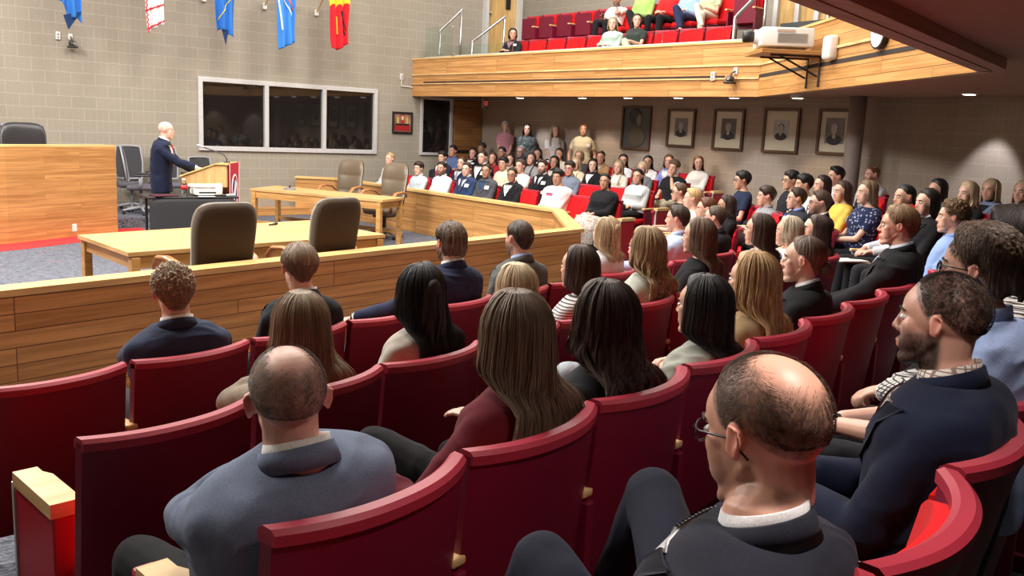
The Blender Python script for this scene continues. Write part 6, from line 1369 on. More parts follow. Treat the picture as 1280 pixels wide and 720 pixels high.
    {'az': 136, 'style': 'quiff', 'hair': (0.06, 0.037, 0.025), 'skin': (0.66, 0.38, 0.28), 'top': 'jacket', 'tc': (0.013, 0.013, 0.016), 'inner': (0.72, 0.72, 0.72), 'beard': 0.75, 'glasses': (0.02, 0.02, 0.02), 'pos': (8.563, 5.304), 'zf': 0.12, 'zh': 1.28, 'haz': 134, 'label': 'bearded man with glasses in a black suit beside the blue shirt and tie', 'seed': 36, '_seat': 1},
    {'az': 140, 'style': 'mop', 'hair': (0.012, 0.011, 0.012), 'skin': (0.58, 0.32, 0.22), 'top': 'tee', 'tc': (0.016, 0.024, 0.055), 'glasses': (0.02, 0.02, 0.02), 'badge': 1, 'arms': 'rest', 'pos': (10.494, 7.737), 'zf': 0.12, 'zh': 1.34, 'haz': 145, 'label': 'man with dark parted hair, glasses, navy polo and name tag, alone at the aisle', 'seed': 37, '_seat': 1},
    {'az': 142, 'style': 'mop', 'hair': (0.012, 0.011, 0.012), 'skin': (0.6, 0.36, 0.24), 'top': 'tee', 'tc': (0.015, 0.017, 0.025), 'glasses': (0.02, 0.02, 0.02), 'badge': 1, 'pos': (10.614, 7.038), 'zf': 0.24, 'zh': 1.39, 'haz': 150, 'label': 'young man with black hair and glasses in a black polo with a name tag', 'seed': 38, '_seat': 1},
    {'az': 142, 'style': 'mop', 'hair': (0.012, 0.011, 0.012), 'skin': (0.6, 0.36, 0.24), 'top': 'tee', 'tc': (0.72, 0.72, 0.72), 'pos': (10.257, 6.608), 'zf': 0.24, 'zh': 1.37, 'haz': 145, 'label': 'young man with black hair in a white shirt, half hidden behind the suited man', 'seed': 39, '_seat': 1},
    {'az': 142, 'style': 'long', 'hair': (0.03, 0.017, 0.015), 'skin': (0.66, 0.38, 0.28), 'top': 'jacket', 'tc': (0.013, 0.013, 0.016), 'inner': (0.72, 0.72, 0.72), 'hfront': 0, 'f': 1, 'pos': (10.054, 6.219), 'zf': 0.24, 'zh': 1.39, 'haz': 150, 'label': 'woman with smooth dark hair looking left just below the pillar', 'seed': 40, '_seat': 1},
    {'az': 142, 'style': 'long', 'hair': (0.06, 0.035, 0.025), 'skin': (0.66, 0.38, 0.28), 'top': 'sweater', 'tc': (0.74, 0.52, 0.1), 'f': 1, 'pos': (9.588, 5.666), 'zf': 0.24, 'zh': 1.36, 'haz': 155, 'label': 'woman with long brown hair in a yellow cardigan', 'seed': 41, '_seat': 1},
    {'az': 142, 'style': 'wavy', 'hair': (0.09, 0.05, 0.03), 'hair2': (0.2, 0.13, 0.08), 'len': 0.2, 'skin': (0.66, 0.4, 0.3), 'top': 'dress', 'bare': 1, 'tc': (0.014, 0.02, 0.06), 'tk': 'floral', 'tc2': (0.25, 0.28, 0.4), 'badge': 1, 'arms': 'clasp', 'bulk': 1.15, 'legs': 'cross', 'pc': (0.013, 0.013, 0.016), 'f': 1, 'pos': (8.78, 4.908), 'zf': 0.24, 'zh': 1.42, 'haz': 148, 'label': 'woman with wavy brown hair and bangs in a navy dotted short sleeve dress, name tag', 'seed': 42, '_seat': 1},
    {'az': 142, 'style': 'bun', 'hair': (0.012, 0.011, 0.012), 'skin': (0.58, 0.32, 0.22), 'top': 'sweater', 'tc': (0.6, 0.62, 0.66), 'arms': 'lap', 'pc': (0.013, 0.013, 0.016), 'f': 1, 'pos': (8.52, 4.368), 'zf': 0.24, 'zh': 1.42, 'haz': 150, 'label': 'woman with black pulled back hair in a light top with papers on her lap', 'seed': 43, '_seat': 1},
    {'az': 112, 'lod': 1, 'style': 'curly', 'hair': (0.075, 0.04, 0.022), 'hair2': (0.2, 0.12, 0.06), 'skin': (0.7, 0.4, 0.29), 'top': 'shirt', 'tc': (0.26, 0.38, 0.68), 'arms': 'lap', 'pos': (6.716, 3.062), 'zf': 0.24, 'zh': 1.407, 'haz': 120, 'label': 'young man with curly brown hair in a light blue polo shirt', 'seed': 44, '_near': 1},
    {'az': 140, 'style': 'long', 'hair': (0.02, 0.014, 0.012), 'skin': (0.66, 0.38, 0.28), 'top': 'jacket', 'tc': (0.013, 0.013, 0.016), 'inner': (0.72, 0.72, 0.72), 'len': 0.16, 'f': 1, 'pos': (7.959, 3.869), 'zf': 0.24, 'zh': 1.42, 'haz': 150, 'label': 'smiling woman with dark hair in a black jacket behind the curly haired young man', 'seed': 45, '_seat': 1},
    {'az': 145, 'style': 'quiff', 'hair': (0.012, 0.011, 0.012), 'skin': (0.66, 0.38, 0.28), 'top': 'shirt', 'tc': (0.72, 0.72, 0.72), 'tie': (0.013, 0.013, 0.016), 'thick': 0.02, 'pos': (11.077, 6.663), 'zf': 0.36, 'zh': 1.47, 'haz': 152, 'label': 'young man with dark quiffed hair, white shirt and black tie in front of the pillar', 'seed': 46, '_seat': 1},
    {'az': 145, 'style': 'buzz', 'hair': (0.12, 0.05, 0.025), 'skin': (0.66, 0.36, 0.27), 'top': 'shirt', 'tc': (0.62, 0.64, 0.66), 'tie': (0.04, 0.05, 0.08), 'beard': 0.7, 'bulk': 1.2, 'crown': (0.3, 0, 0.9), 'scalp': 0.4, 'thick': -0.004, 'pos': (11.794, 6.54), 'zf': 0.36, 'zh': 1.502, 'haz': 150, 'label': 'bald bearded man in a white shirt and dark tie leaning back by the wall', 'seed': 47, '_seat': 1},
    {'az': 145, 'style': 'long', 'hair': (0.012, 0.011, 0.012), 'skin': (0.58, 0.32, 0.22), 'top': 'sweater', 'tc': (0.16, 0.2, 0.22), 'len': 0.14, 'f': 1, 'pos': (9.944, 4.737), 'zf': 0.36, 'zh': 1.45, 'haz': 155, 'label': 'woman with black hair looking left in the last row by the wall', 'seed': 48, '_seat': 1},
    {'az': 148, 'style': 'wavy', 'hair': (0.36, 0.25, 0.13), 'hair2': (0.6, 0.45, 0.28), 'skin': (0.7, 0.44, 0.34), 'top': 'sweater', 'tc': (0.013, 0.013, 0.016), 'len': 0.22, 'hfront': 1, 'f': 1, 'pos': (9.665, 4.282), 'zf': 0.36, 'zh': 1.455, 'haz': 158, 'label': 'woman with wavy blonde hair and a black top in the last row', 'seed': 49, '_seat': 1},
    {'az': 155, 'style': 'long', 'hair': (0.16, 0.1, 0.06), 'hair2': (0.5, 0.38, 0.24), 'skin': (0.66, 0.38, 0.28), 'top': 'jacket', 'tc': (0.26, 0.34, 0.52), 'inner': (0.03, 0.03, 0.04), 'len': 0.32, 'hfront': 1, 'badge': 1, 'pc': (0.05, 0.012, 0.02), 'f': 1, 'pos': (10.559, 4.43), 'zf': 0.36, 'zh': 1.47, 'haz': 170, 'label': 'woman with long highlighted hair, pale blue cardigan and a white badge', 'seed': 50, '_seat': 1},
    {'az': 158, 'style': 'long', 'hair': (0.22, 0.15, 0.09), 'hair2': (0.55, 0.42, 0.28), 'skin': (0.66, 0.38, 0.28), 'top': 'tee', 'tc': (0.013, 0.013, 0.016), 'len': 0.34, 'hfront': 1, 'badge': 1, 'f': 1, 'pos': (10.545, 4.089), 'zf': 0.36, 'zh': 1.48, 'haz': 170, 'label': 'woman with very long blonde streaked hair at the right edge of the last row', 'seed': 51, '_seat': 1},
    {'az': 185, 'style': 'short', 'hair': (0.45, 0.3, 0.15), 'skin': (0.74, 0.46, 0.36), 'top': 'shirt', 'tc': (0.72, 0.72, 0.72), 'pos': (9.9, 16.032), 'zf': 0.0, 'zh': 1.187, 'haz': 200, 'label': 'fair haired boy in a white shirt sitting alone behind the farthest leather chair', 'seed': 52, '_seat': 1},
    {'az': 185, 'style': 'mop', 'hair': (0.035, 0.02, 0.013), 'skin': (0.7, 0.45, 0.35), 'top': 'shirt', 'tc': (0.5, 0.58, 0.64), 'badge': -1, 'pos': (9.85, 14.883), 'zf': 0.0, 'zh': 1.062, 'haz': 205, 'label': 'young person in a pale blue shirt at the left end of the far front row', 'seed': 53, '_seat': 1},
    {'az': 185, 'style': 'short', 'hair': (0.012, 0.011, 0.012), 'skin': (0.58, 0.32, 0.22), 'top': 'shirt', 'tc': (0.74, 0.74, 0.8), 'beard': 0.8, 'bulk': 1.05, 'pos': (9.85, 14.094), 'zf': 0.0, 'zh': 1.11, 'haz': 205, 'label': 'man with a short beard in a white shirt in the far front row', 'seed': 54, '_seat': 1},
    {'az': 185, 'style': 'short', 'hair': (0.035, 0.02, 0.013), 'skin': (0.7, 0.44, 0.34), 'top': 'jacket', 'tc': (0.025, 0.045, 0.115), 'inner': (0.72, 0.72, 0.72), 'tie': (0.04, 0.05, 0.1), 'badge': -1, 'pos': (9.9, 13.376), 'zf': 0.0, 'zh': 1.14, 'haz': 210, 'label': 'smiling man in a blue suit with tie and name tag in the far front row', 'seed': 55, '_seat': 1},
    {'az': 185, 'style': 'short', 'hair': (0.035, 0.02, 0.013), 'skin': (0.45, 0.24, 0.15), 'top': 'jacket', 'tc': (0.075, 0.075, 0.085), 'inner': (0.03, 0.06, 0.12), 'pc': (0.1, 0.2, 0.55), 'badge': -1, 'legs': 'cross', 'pos': (9.95, 12.842), 'zf': 0.0, 'zh': 1.146, 'haz': 210, 'label': 'man in a grey blazer and bright blue trousers in the far front row', 'seed': 56, '_seat': 1},
    {'az': 185, 'style': 'short', 'hair': (0.035, 0.02, 0.013), 'skin': (0.45, 0.24, 0.15), 'top': 'jacket', 'tc': (0.013, 0.013, 0.016), 'inner': (0.7, 0.7, 0.7), 'ik': 'floral', 'ic2': (0.02, 0.02, 0.02), 'glasses': (0.02, 0.02, 0.02), 'noshirt': 1, 'pos': (10.0, 12.177), 'zf': 0.0, 'zh': 1.119, 'haz': 212, 'label': 'young man with glasses in a black cardigan over a black and white graphic shirt', 'seed': 57, '_seat': 1},
    {'az': 185, 'style': 'mop', 'hair': (0.012, 0.011, 0.012), 'skin': (0.45, 0.24, 0.15), 'top': 'sweater', 'tc': (0.72, 0.72, 0.72), 'bulk': 1.3, 'arms': 'clasp', 'print': (0.62, 0.72, 0.18, (0.5, 0.08, 0.12), 'vstripes', (0.05, 0.08, 0.3)), 'pos': (10.0, 11.0), 'zf': 0.0, 'zh': 1.159, 'haz': 205, 'label': 'heavyset young man with black hair in a white sweatshirt at the railing corner', 'seed': 58, '_seat': 1},
    {'az': 190, 'style': 'pony', 'hair': (0.012, 0.011, 0.012), 'skin': (0.45, 0.24, 0.15), 'top': 'sweater', 'tc': (0.013, 0.013, 0.016), 'bulk': 1.3, 'arms': 'clasp', 'skirt': 1, 'pc': (0.42, 0.42, 0.4), 'pk': 'floral', 'pc2': (0.45, 0.1, 0.02), 'legs': 'cross', 'f': 1, 'pos': (10.0, 9.913), 'zf': 0.0, 'zh': 1.172, 'haz': 205, 'label': 'smiling woman in a black top with a bright patterned skirt in the far front row', 'seed': 59, '_seat': 1},
    {'az': 185, 'style': 'mop', 'hair': (0.012, 0.011, 0.012), 'skin': (0.6, 0.38, 0.26), 'top': 'jacket', 'tc': (0.02, 0.022, 0.04), 'inner': (0.72, 0.72, 0.72), 'tie': (0.3, 0.06, 0.1), 'pos': (10.9, 15.58), 'zf': 0.12, 'zh': 1.259, 'haz': 200, 'label': 'young man with black fringe in a dark suit in the second far row', 'seed': 60, '_seat': 1},
    {'az': 185, 'style': 'short', 'hair': (0.085, 0.045, 0.024), 'skin': (0.72, 0.46, 0.36), 'top': 'jacket', 'tc': (0.018, 0.026, 0.065), 'inner': (0.72, 0.72, 0.72), 'tie': (0.3, 0.3, 0.34), 'pos': (10.9, 14.898), 'zf': 0.12, 'zh': 1.182, 'haz': 205, 'label': 'man with brown hair in a dark blue suit and tie in the second far row', 'seed': 61, '_seat': 1},
    {'az': 185, 'style': 'short', 'hair': (0.035, 0.02, 0.013), 'skin': (0.72, 0.44, 0.33), 'top': 'jacket', 'tc': (0.013, 0.013, 0.016), 'inner': (0.72, 0.72, 0.72), 'badge': -1, 'bulk': 1.1, 'pos': (11.0, 14.344), 'zf': 0.12, 'zh': 1.325, 'haz': 200, 'label': 'square faced man in an open black suit and white shirt behind the grey blazer', 'seed': 62, '_seat': 1},
    {'az': 185, 'style': 'mop', 'hair': (0.012, 0.011, 0.012), 'skin': (0.58, 0.32, 0.22), 'top': 'shirt', 'tc': (0.62, 0.58, 0.45), 'pos': (10.9, 13.553), 'zf': 0.12, 'zh': 1.243, 'haz': 205, 'label': 'man with dark hair in a cream shirt in the second far row', 'seed': 63, '_seat': 1},
    {'az': 185, 'style': 'quiff', 'hair': (0.1, 0.06, 0.04), 'skin': (0.66, 0.38, 0.28), 'top': 'tee', 'tc': (0.72, 0.72, 0.72), 'pos': (10.9, 13.049), 'zf': 0.12, 'zh': 1.227, 'haz': 200, 'label': 'young man with cropped brown hair in a white short sleeve shirt', 'seed': 64, '_seat': 1},
    {'az': 185, 'style': 'quiff', 'hair': (0.05, 0.03, 0.02), 'skin': (0.7, 0.44, 0.34), 'top': 'jacket', 'tc': (0.013, 0.013, 0.016), 'inner': (0.72, 0.72, 0.72), 'tie': (0.013, 0.013, 0.016), 'beard': 0.85, 'badge': -1, 'arms': 'reachL', 'pos': (10.9, 12.414), 'zf': 0.12, 'zh': 1.251, 'haz': 205, 'label': 'bearded man in a black suit and tie with his arm on the seat in front', 'seed': 65, '_seat': 1},
    {'az': 185, 'style': 'mop', 'hair': (0.03, 0.022, 0.018), 'skin': (0.58, 0.32, 0.22), 'top': 'shirt', 'tc': (0.16, 0.19, 0.25), 'glasses': (0.3, 0.03, 0.1), 'pos': (10.9, 11.69), 'zf': 0.12, 'zh': 1.266, 'haz': 205, 'label': 'young man with glasses in a grey blue shirt behind the white sweatshirt', 'seed': 66, '_seat': 1},
    {'az': 190, 'style': 'pony', 'hair': (0.012, 0.011, 0.012), 'skin': (0.58, 0.32, 0.22), 'top': 'sweater', 'tc': (0.52, 0.55, 0.56), 'bulk': 1.2, 'badge': -1, 'arms': 'lap', 'legs': 'cross', 'f': 1, 'pos': (10.95, 10.115), 'zf': 0.12, 'zh': 1.234, 'haz': 200, 'label': 'woman with dark hair tied back in a pale grey sweatshirt and black trousers', 'seed': 67, '_seat': 1},
    {'az': 185, 'style': 'long', 'hair': (0.085, 0.045, 0.024), 'skin': (0.66, 0.38, 0.28), 'top': 'tee', 'sleeve': 'none', 'bare': 1, 'tc': (0.35, 0.02, 0.03), 'hfront': 1, 'f': 1, 'pos': (11.85, 15.092), 'zf': 0.24, 'zh': 1.282, 'haz': 208, 'label': 'woman with long brown hair in a red sleeveless top', 'seed': 68, '_seat': 1},
    {'az': 185, 'style': 'long', 'hair': (0.035, 0.02, 0.013), 'skin': (0.66, 0.38, 0.28), 'top': 'tee', 'tc': (0.6, 0.5, 0.42), 'hfront': 1, 'f': 1, 'pos': (11.85, 14.504), 'zf': 0.24, 'zh': 1.281, 'haz': 205, 'label': 'woman with long dark hair behind the cream shirt', 'seed': 69, '_seat': 1},
    {'az': 185, 'style': 'long', 'hair': (0.07, 0.04, 0.03), 'skin': (0.66, 0.38, 0.28), 'top': 'tee', 'tc': (0.32, 0.32, 0.34), 'hfront': 1, 'nod': -8, 'f': 1, 'pos': (11.85, 13.848), 'zf': 0.24, 'zh': 1.332, 'haz': 200, 'label': 'woman with long brown hair looking up in a grey top', 'seed': 70, '_seat': 1},
    {'az': 185, 'style': 'long', 'hair': (0.012, 0.011, 0.012), 'skin': (0.45, 0.24, 0.15), 'top': 'jacket', 'tc': (0.013, 0.013, 0.016), 'inner': (0.5, 0.45, 0.4), 'hfront': 1, 'f': 1, 'pos': (11.85, 13.15), 'zf': 0.24, 'zh': 1.308, 'haz': 205, 'label': 'woman with long black hair and a black cardigan over a light top', 'seed': 71, '_seat': 1},
    {'az': 185, 'style': 'wavy', 'hair': (0.5, 0.36, 0.19), 'skin': (0.72, 0.46, 0.36), 'top': 'blouse', 'tc': (0.68, 0.62, 0.44), 'hfront': 1, 'f': 1, 'pos': (11.85, 12.539), 'zf': 0.24, 'zh': 1.312, 'haz': 205, 'label': 'woman with wavy blonde hair in a cream blouse', 'seed': 72, '_seat': 1},
    {'az': 185, 'style': 'long', 'hair': (0.012, 0.011, 0.012), 'skin': (0.68, 0.44, 0.34), 'top': 'jacket', 'tc': (0.013, 0.013, 0.016), 'inner': (0.72, 0.72, 0.72), 'hfront': 1, 'len': 0.36, 'f': 1, 'pos': (11.85, 12.085), 'zf': 0.24, 'zh': 1.308, 'haz': 220, 'label': 'woman with long jet black hair in black over a white top, head turned left', 'seed': 73, '_seat': 1},
    {'az': 188, 'style': 'long', 'hair': (0.34, 0.27, 0.18), 'skin': (0.66, 0.38, 0.28), 'top': 'tee', 'tc': (0.68, 0.64, 0.56), 'hfront': 1, 'len': 0.34, 'f': 1, 'pos': (11.85, 11.428), 'zf': 0.24, 'zh': 1.318, 'haz': 200, 'label': 'woman with long ash blonde hair in a cream short sleeve top', 'seed': 74, '_seat': 1},
    {'az': 190, 'style': 'bob', 'hair': (0.55, 0.45, 0.28), 'skin': (0.66, 0.38, 0.28), 'top': 'sweater', 'tc': (0.16, 0.17, 0.19), 'f': 1, 'pos': (11.9, 10.892), 'zf': 0.24, 'zh': 1.323, 'haz': 200, 'label': 'older woman with light blonde bobbed hair beside the black shirted man', 'seed': 75, '_seat': 1},
    {'az': 190, 'style': 'mop', 'hair': (0.12, 0.08, 0.05), 'skin': (0.66, 0.38, 0.28), 'top': 'tee', 'tc': (0.013, 0.013, 0.016), 'arms': 'chinL', 'pc': (0.42, 0.38, 0.27), 'badge': -1, 'watch': -1, 'lean': 0.05, 'roll': -8, 'pos': (11.9, 10.184), 'zf': 0.24, 'zh': 1.38, 'haz': 195, 'label': 'man in a black shirt and khaki trousers covering his face with his hand', 'seed': 76, '_seat': 1},
    {'az': 185, 'style': 'quiff', 'hair': (0.012, 0.011, 0.012), 'skin': (0.58, 0.32, 0.22), 'top': 'shirt', 'tc': (0.11, 0.16, 0.32), 'pos': (11.95, 16.683), 'zf': 0.36, 'zh': 1.36, 'haz': 200, 'label': 'man with black hair in a blue shirt in the last row beside the wooden door', 'seed': 77, '_seat': 1},
    {'az': 185, 'style': 'long', 'hair': (0.012, 0.011, 0.012), 'skin': (0.66, 0.38, 0.28), 'top': 'jacket', 'tc': (0.013, 0.013, 0.016), 'inner': (0.72, 0.72, 0.72), 'badge': -1, 'f': 1, 'pos': (12.15, 16.199), 'zf': 0.36, 'zh': 1.334, 'haz': 215, 'label': 'smiling woman with long black hair and a name tag in the last far row', 'seed': 78, '_seat': 1},
    {'az': 185, 'style': 'mop', 'hair': (0.06, 0.055, 0.055), 'skin': (0.45, 0.24, 0.15), 'top': 'shirt', 'tc': (0.5, 0.52, 0.55), 'pos': (12.75, 16.669), 'zf': 0.36, 'zh': 1.432, 'haz': 205, 'label': 'person with grey streaked dark hair at the back beside the wooden door', 'seed': 79, '_seat': 1},
    {'az': 185, 'style': 'short', 'hair': (0.012, 0.011, 0.012), 'skin': (0.45, 0.24, 0.15), 'top': 'shirt', 'tc': (0.2, 0.08, 0.1), 'pos': (12.5, 15.615), 'zf': 0.36, 'zh': 1.386, 'haz': 200, 'label': 'person with short dark hair in front of the woman in the pink top', 'seed': 80, '_seat': 1},
    {'az': 185, 'style': 'short', 'hair': (0.25, 0.24, 0.23), 'skin': (0.6, 0.3, 0.24), 'top': 'jacket', 'tc': (0.03, 0.03, 0.04), 'beard': 0.8, 'glasses': (0.05, 0.03, 0.03), 'inner': (0.1, 0.1, 0.14), 'pos': (12.5, 14.96), 'zf': 0.36, 'zh': 1.435, 'haz': 200, 'label': 'older man with grey hair, beard and glasses in a dark jacket', 'seed': 81, '_seat': 1},
    {'az': 185, 'style': 'wavy', 'hair': (0.03, 0.02, 0.018), 'skin': (0.66, 0.38, 0.28), 'top': 'jacket', 'tc': (0.018, 0.026, 0.065), 'inner': (0.72, 0.72, 0.72), 'curl': 0.006, 'f': 1, 'pos': (12.5, 14.409), 'zf': 0.36, 'zh': 1.411, 'haz': 210, 'label': 'woman with dark curly hair in a navy cardigan over white', 'seed': 82, '_seat': 1},
    {'az': 185, 'style': 'long', 'hair': (0.035, 0.02, 0.013), 'skin': (0.66, 0.38, 0.28), 'top': 'tee', 'tc': (0.5, 0.47, 0.42), 'len': 0.2, 'f': 1, 'pos': (12.5, 13.739), 'zf': 0.36, 'zh': 1.444, 'haz': 205, 'label': 'woman with shoulder length dark hair in front of the standing woman in the white tee', 'seed': 83, '_seat': 1},
    {'az': 185, 'style': 'bob', 'hair': (0.25, 0.18, 0.12), 'skin': (0.64, 0.36, 0.28), 'top': 'sweater', 'tc': (0.05, 0.05, 0.06), 'f': 1, 'pos': (12.5, 13.146), 'zf': 0.36, 'zh': 1.426, 'haz': 200, 'label': 'older woman with light hair seated in front of the standing woman in a patterned skirt', 'seed': 84, '_seat': 1},
    {'az': 185, 'style': 'pony', 'hair': (0.035, 0.02, 0.013), 'skin': (0.58, 0.32, 0.22), 'top': 'jacket', 'tc': (0.42, 0.24, 0.12), 'inner': (0.5, 0.48, 0.45), 'f': 1, 'pos': (12.7, 12.741), 'zf': 0.36, 'zh': 1.434, 'haz': 215, 'label': 'woman with dark hair tied back in a tan cardigan in the last far row', 'seed': 85, '_seat': 1},
    {'az': 188, 'style': 'long', 'hair': (0.012, 0.011, 0.012), 'skin': (0.58, 0.32, 0.22), 'top': 'tee', 'tc': (0.72, 0.72, 0.72), 'f': 1, 'pos': (12.7, 12.132), 'zf': 0.36, 'zh': 1.405, 'haz': 215, 'label': 'woman with straight black hair in a white tee behind the ash blonde woman', 'seed': 86, '_seat': 1},
    {'az': 188, 'style': 'long', 'hair': (0.012, 0.011, 0.012), 'skin': (0.58, 0.32, 0.22), 'top': 'tee', 'tc': (0.72, 0.72, 0.72), 'f': 1, 'pos': (12.7, 11.496), 'zf': 0.36, 'zh': 1.411, 'haz': 215, 'label': 'woman with long black hair in a white tee left of the blue cardigan', 'seed': 87, '_seat': 1},
    {'az': 190, 'style': 'long', 'hair': (0.09, 0.055, 0.035), 'skin': (0.66, 0.38, 0.28), 'top': 'jacket', 'tc': (0.22, 0.28, 0.62), 'inner': (0.72, 0.72, 0.72), 'len': 0.2, 'f': 1, 'pos': (12.7, 10.993), 'zf': 0.36, 'zh': 1.453, 'haz': 205, 'label': 'woman with brown hair in a periwinkle blue cardigan', 'seed': 88, '_seat': 1},
    {'az': 190, 'style': 'long', 'hair': (0.17, 0.09, 0.05), 'skin': (0.66, 0.38, 0.28), 'top': 'blouse', 'tc': (0.74, 0.73, 0.7), 'len': 0.2, 'arms': 'clasp', 'f': 1, 'pos': (12.7, 10.312), 'zf': 0.36, 'zh': 1.463, 'haz': 225, 'label': 'woman with light brown hair in a white satin blouse ending the last far row', 'seed': 89, '_seat': 1},
    {'az': 228, 'stand': 1, 'f': 1, 'style': 'short', 'hair': (0.62, 0.6, 0.58), 'skin': (0.62, 0.36, 0.28), 'top': 'tee', 'tc': (0.75, 0.42, 0.52), 'tk': 'stripes', 'tc2': (0.3, 0.04, 0.08), 'arms': 'front', 'pc': (0.013, 0.013, 0.016), 'thick': 0.012, 'pos': (12.92, 16.037), 'zf': 0.36, 'zh': 1.962, 'haz': 235, 'label': 'standing person with cropped white hair in a pink striped top at the back wall', 'seed': 90},
    {'az': 225, 'stand': 1, 'style': 'long', 'hair': (0.012, 0.011, 0.012), 'skin': (0.66, 0.38, 0.28), 'top': 'blouse', 'tc': (0.07, 0.09, 0.09), 'tk': 'floral', 'tc2': (0.25, 0.28, 0.27), 'arms': 'front', 'bulk': 1.2, 'hfront': 1, 'pc': (0.013, 0.013, 0.016), 'f': 1, 'pos': (12.92, 15.28), 'zf': 0.36, 'zh': 1.912, 'haz': 225, 'label': 'standing woman with long black hair in a grey patterned blouse at the back wall', 'seed': 91},
    {'az': 232, 'stand': 1, 'style': 'long', 'hair': (0.1, 0.06, 0.045), 'hair2': (0.45, 0.34, 0.24), 'skin': (0.7, 0.42, 0.34), 'top': 'tee', 'tc': (0.72, 0.7, 0.72), 'arms': 'front', 'hfront': 1, 'pc': (0.013, 0.013, 0.016), 'len': 0.34, 'f': 1, 'pos': (12.92, 14.364), 'zf': 0.36, 'zh': 1.905, 'haz': 250, 'label': 'standing woman with long brown hair in a white tee at the back wall', 'seed': 92},
    {'az': 225, 'stand': 1, 'style': 'quiff', 'hair': (0.3, 0.15, 0.07), 'skin': (0.58, 0.32, 0.22), 'top': 'tee', 'tc': (0.62, 0.54, 0.38), 'arms': 'hang', 'skirt': 1, 'pc': (0.5, 0.44, 0.33), 'pk': 'floral', 'pc2': (0.08, 0.06, 0.04), 'bulk': 1.15, 'badge': -1, 'f': 1, 'pos': (12.85, 13.443), 'zf': 0.36, 'zh': 1.962, 'haz': 225, 'label': 'standing woman with reddish hair in a cream top and patterned skirt at the wall', 'seed': 93},
    {'az': -28, 'stand': 1, 'lod': 1, 'style': 'reced', 'hair': (0.45, 0.42, 0.38), 'skin': (0.76, 0.44, 0.35), 'scalp': 0.28, 'line': 'short', 'crown': (0.5, 0, 1.0), 'top': 'jacket', 'tc': (0.01, 0.014, 0.036), 'inner': (0.8, 0.8, 0.82), 'tie': (0.42, 0.01, 0.025), 'arms': 'lectern', 'pc': (0.016, 0.022, 0.055), 'lean': 0.06, 'pos': (4.291, 12.751), 'zf': 0, 'zh': 1.674, 'haz': -28, 'label': 'bald man in a navy suit, white shirt and red tie standing at the lectern', 'seed': 94},
    {'az': 200, 'style': 'long', 'hair': (0.012, 0.011, 0.012), 'skin': (0.58, 0.32, 0.22), 'top': 'jacket', 'tc': (0.02, 0.02, 0.025), 'inner': (0.3, 0.15, 0.2), 'badge': -1, 'len': 0.12, 'f': 1, 'pos': (12.3, 15.159), 'zf': 2.85, 'zh': 3.861, 'haz': 235, 'label': 'smiling dark haired woman in a black blazer alone in the front balcony row', 'seed': 95, '_seat': 1},
    {'az': 190, 'style': 'long', 'hair': (0.36, 0.25, 0.14), 'skin': (0.72, 0.46, 0.36), 'top': 'sweater', 'tc': (0.46, 0.56, 0.5), 'pc': (0.06, 0.09, 0.16), 'bulk': 1.15, 'arms': 'lap', 'len': 0.2, 'f': 1, 'pos': (12.3, 12.241), 'zf': 2.85, 'zh': 3.902, 'haz': 215, 'label': 'blonde woman in a pale green knit sweater and jeans in the front balcony row', 'seed': 96, '_seat': 1},
    {'az': 200, 'style': 'wavy', 'hair': (0.04, 0.022, 0.018), 'skin': (0.7, 0.42, 0.32), 'top': 'tee', 'tc': (0.035, 0.045, 0.042), 'pc': (0.6, 0.6, 0.42), 'arms': 'clasp', 'legs': 'cross', 'len': 0.12, 'f': 1, 'pos': (12.3, 11.641), 'zf': 2.85, 'zh': 3.923, 'haz': 230, 'label': 'smiling dark haired woman in a dark green tee and cream trousers on the balcony', 'seed': 97, '_seat': 1},
    {'az': 190, 'style': 'short', 'hair': (0.012, 0.011, 0.012), 'skin': (0.45, 0.24, 0.15), 'top': 'tee', 'tc': (0.72, 0.72, 0.72), 'pc': (0.013, 0.013, 0.016), 'arms': 'chinL', 'beard': 0.7, 'pos': (13.25, 13.117), 'zf': 3.5, 'zh': 4.512, 'haz': 215, 'label': 'dark bearded man in a white tee and black trousers in the upper balcony row', 'seed': 98, '_seat': 1},
    {'az': 190, 'style': 'short', 'hair': (0.035, 0.02, 0.013), 'skin': (0.58, 0.32, 0.22), 'top': 'shirt', 'tc': (0.34, 0.6, 0.16), 'pc': (0.013, 0.013, 0.016), 'legs': 'cross', 'pos': (13.25, 12.385), 'zf': 3.5, 'zh': 4.647, 'haz': 200, 'label': 'person in a lime green shirt and black trousers in the upper balcony row', 'seed': 99, '_seat': 1},
    {'az': 190, 'style': 'short', 'hair': (0.035, 0.02, 0.013), 'skin': (0.58, 0.32, 0.22), 'top': 'shirt', 'tc': (0.62, 0.02, 0.02), 'pc': (0.013, 0.013, 0.016), 'pos': (13.25, 11.742), 'zf': 3.5, 'zh': 4.606, 'haz': 195, 'label': 'person in a bright red shirt and black trousers in the upper balcony row', 'seed': 100, '_seat': 1},
    {'az': 190, 'style': 'short', 'hair': (0.035, 0.02, 0.013), 'skin': (0.66, 0.38, 0.28), 'top': 'shirt', 'tc': (0.32, 0.48, 0.74), 'pc': (0.02, 0.03, 0.08), 'legs': 'cross', 'pos': (13.25, 11.245), 'zf': 3.5, 'zh': 4.578, 'haz': 195, 'label': 'person in a light blue shirt and navy trousers in the upper balcony row', 'seed': 101, '_seat': 1},
    {'az': 190, 'style': 'long', 'hair': (0.085, 0.045, 0.024), 'skin': (0.66, 0.38, 0.28), 'top': 'tee', 'tc': (0.5, 0.56, 0.36), 'pc': (0.66, 0.62, 0.5), 'legs': 'cross', 'f': 1, 'pos': (13.25, 10.77), 'zf': 3.5, 'zh': 4.564, 'haz': 195, 'label': 'person in a pale green top and cream trousers in the upper balcony row', 'seed': 102, '_seat': 1},
]

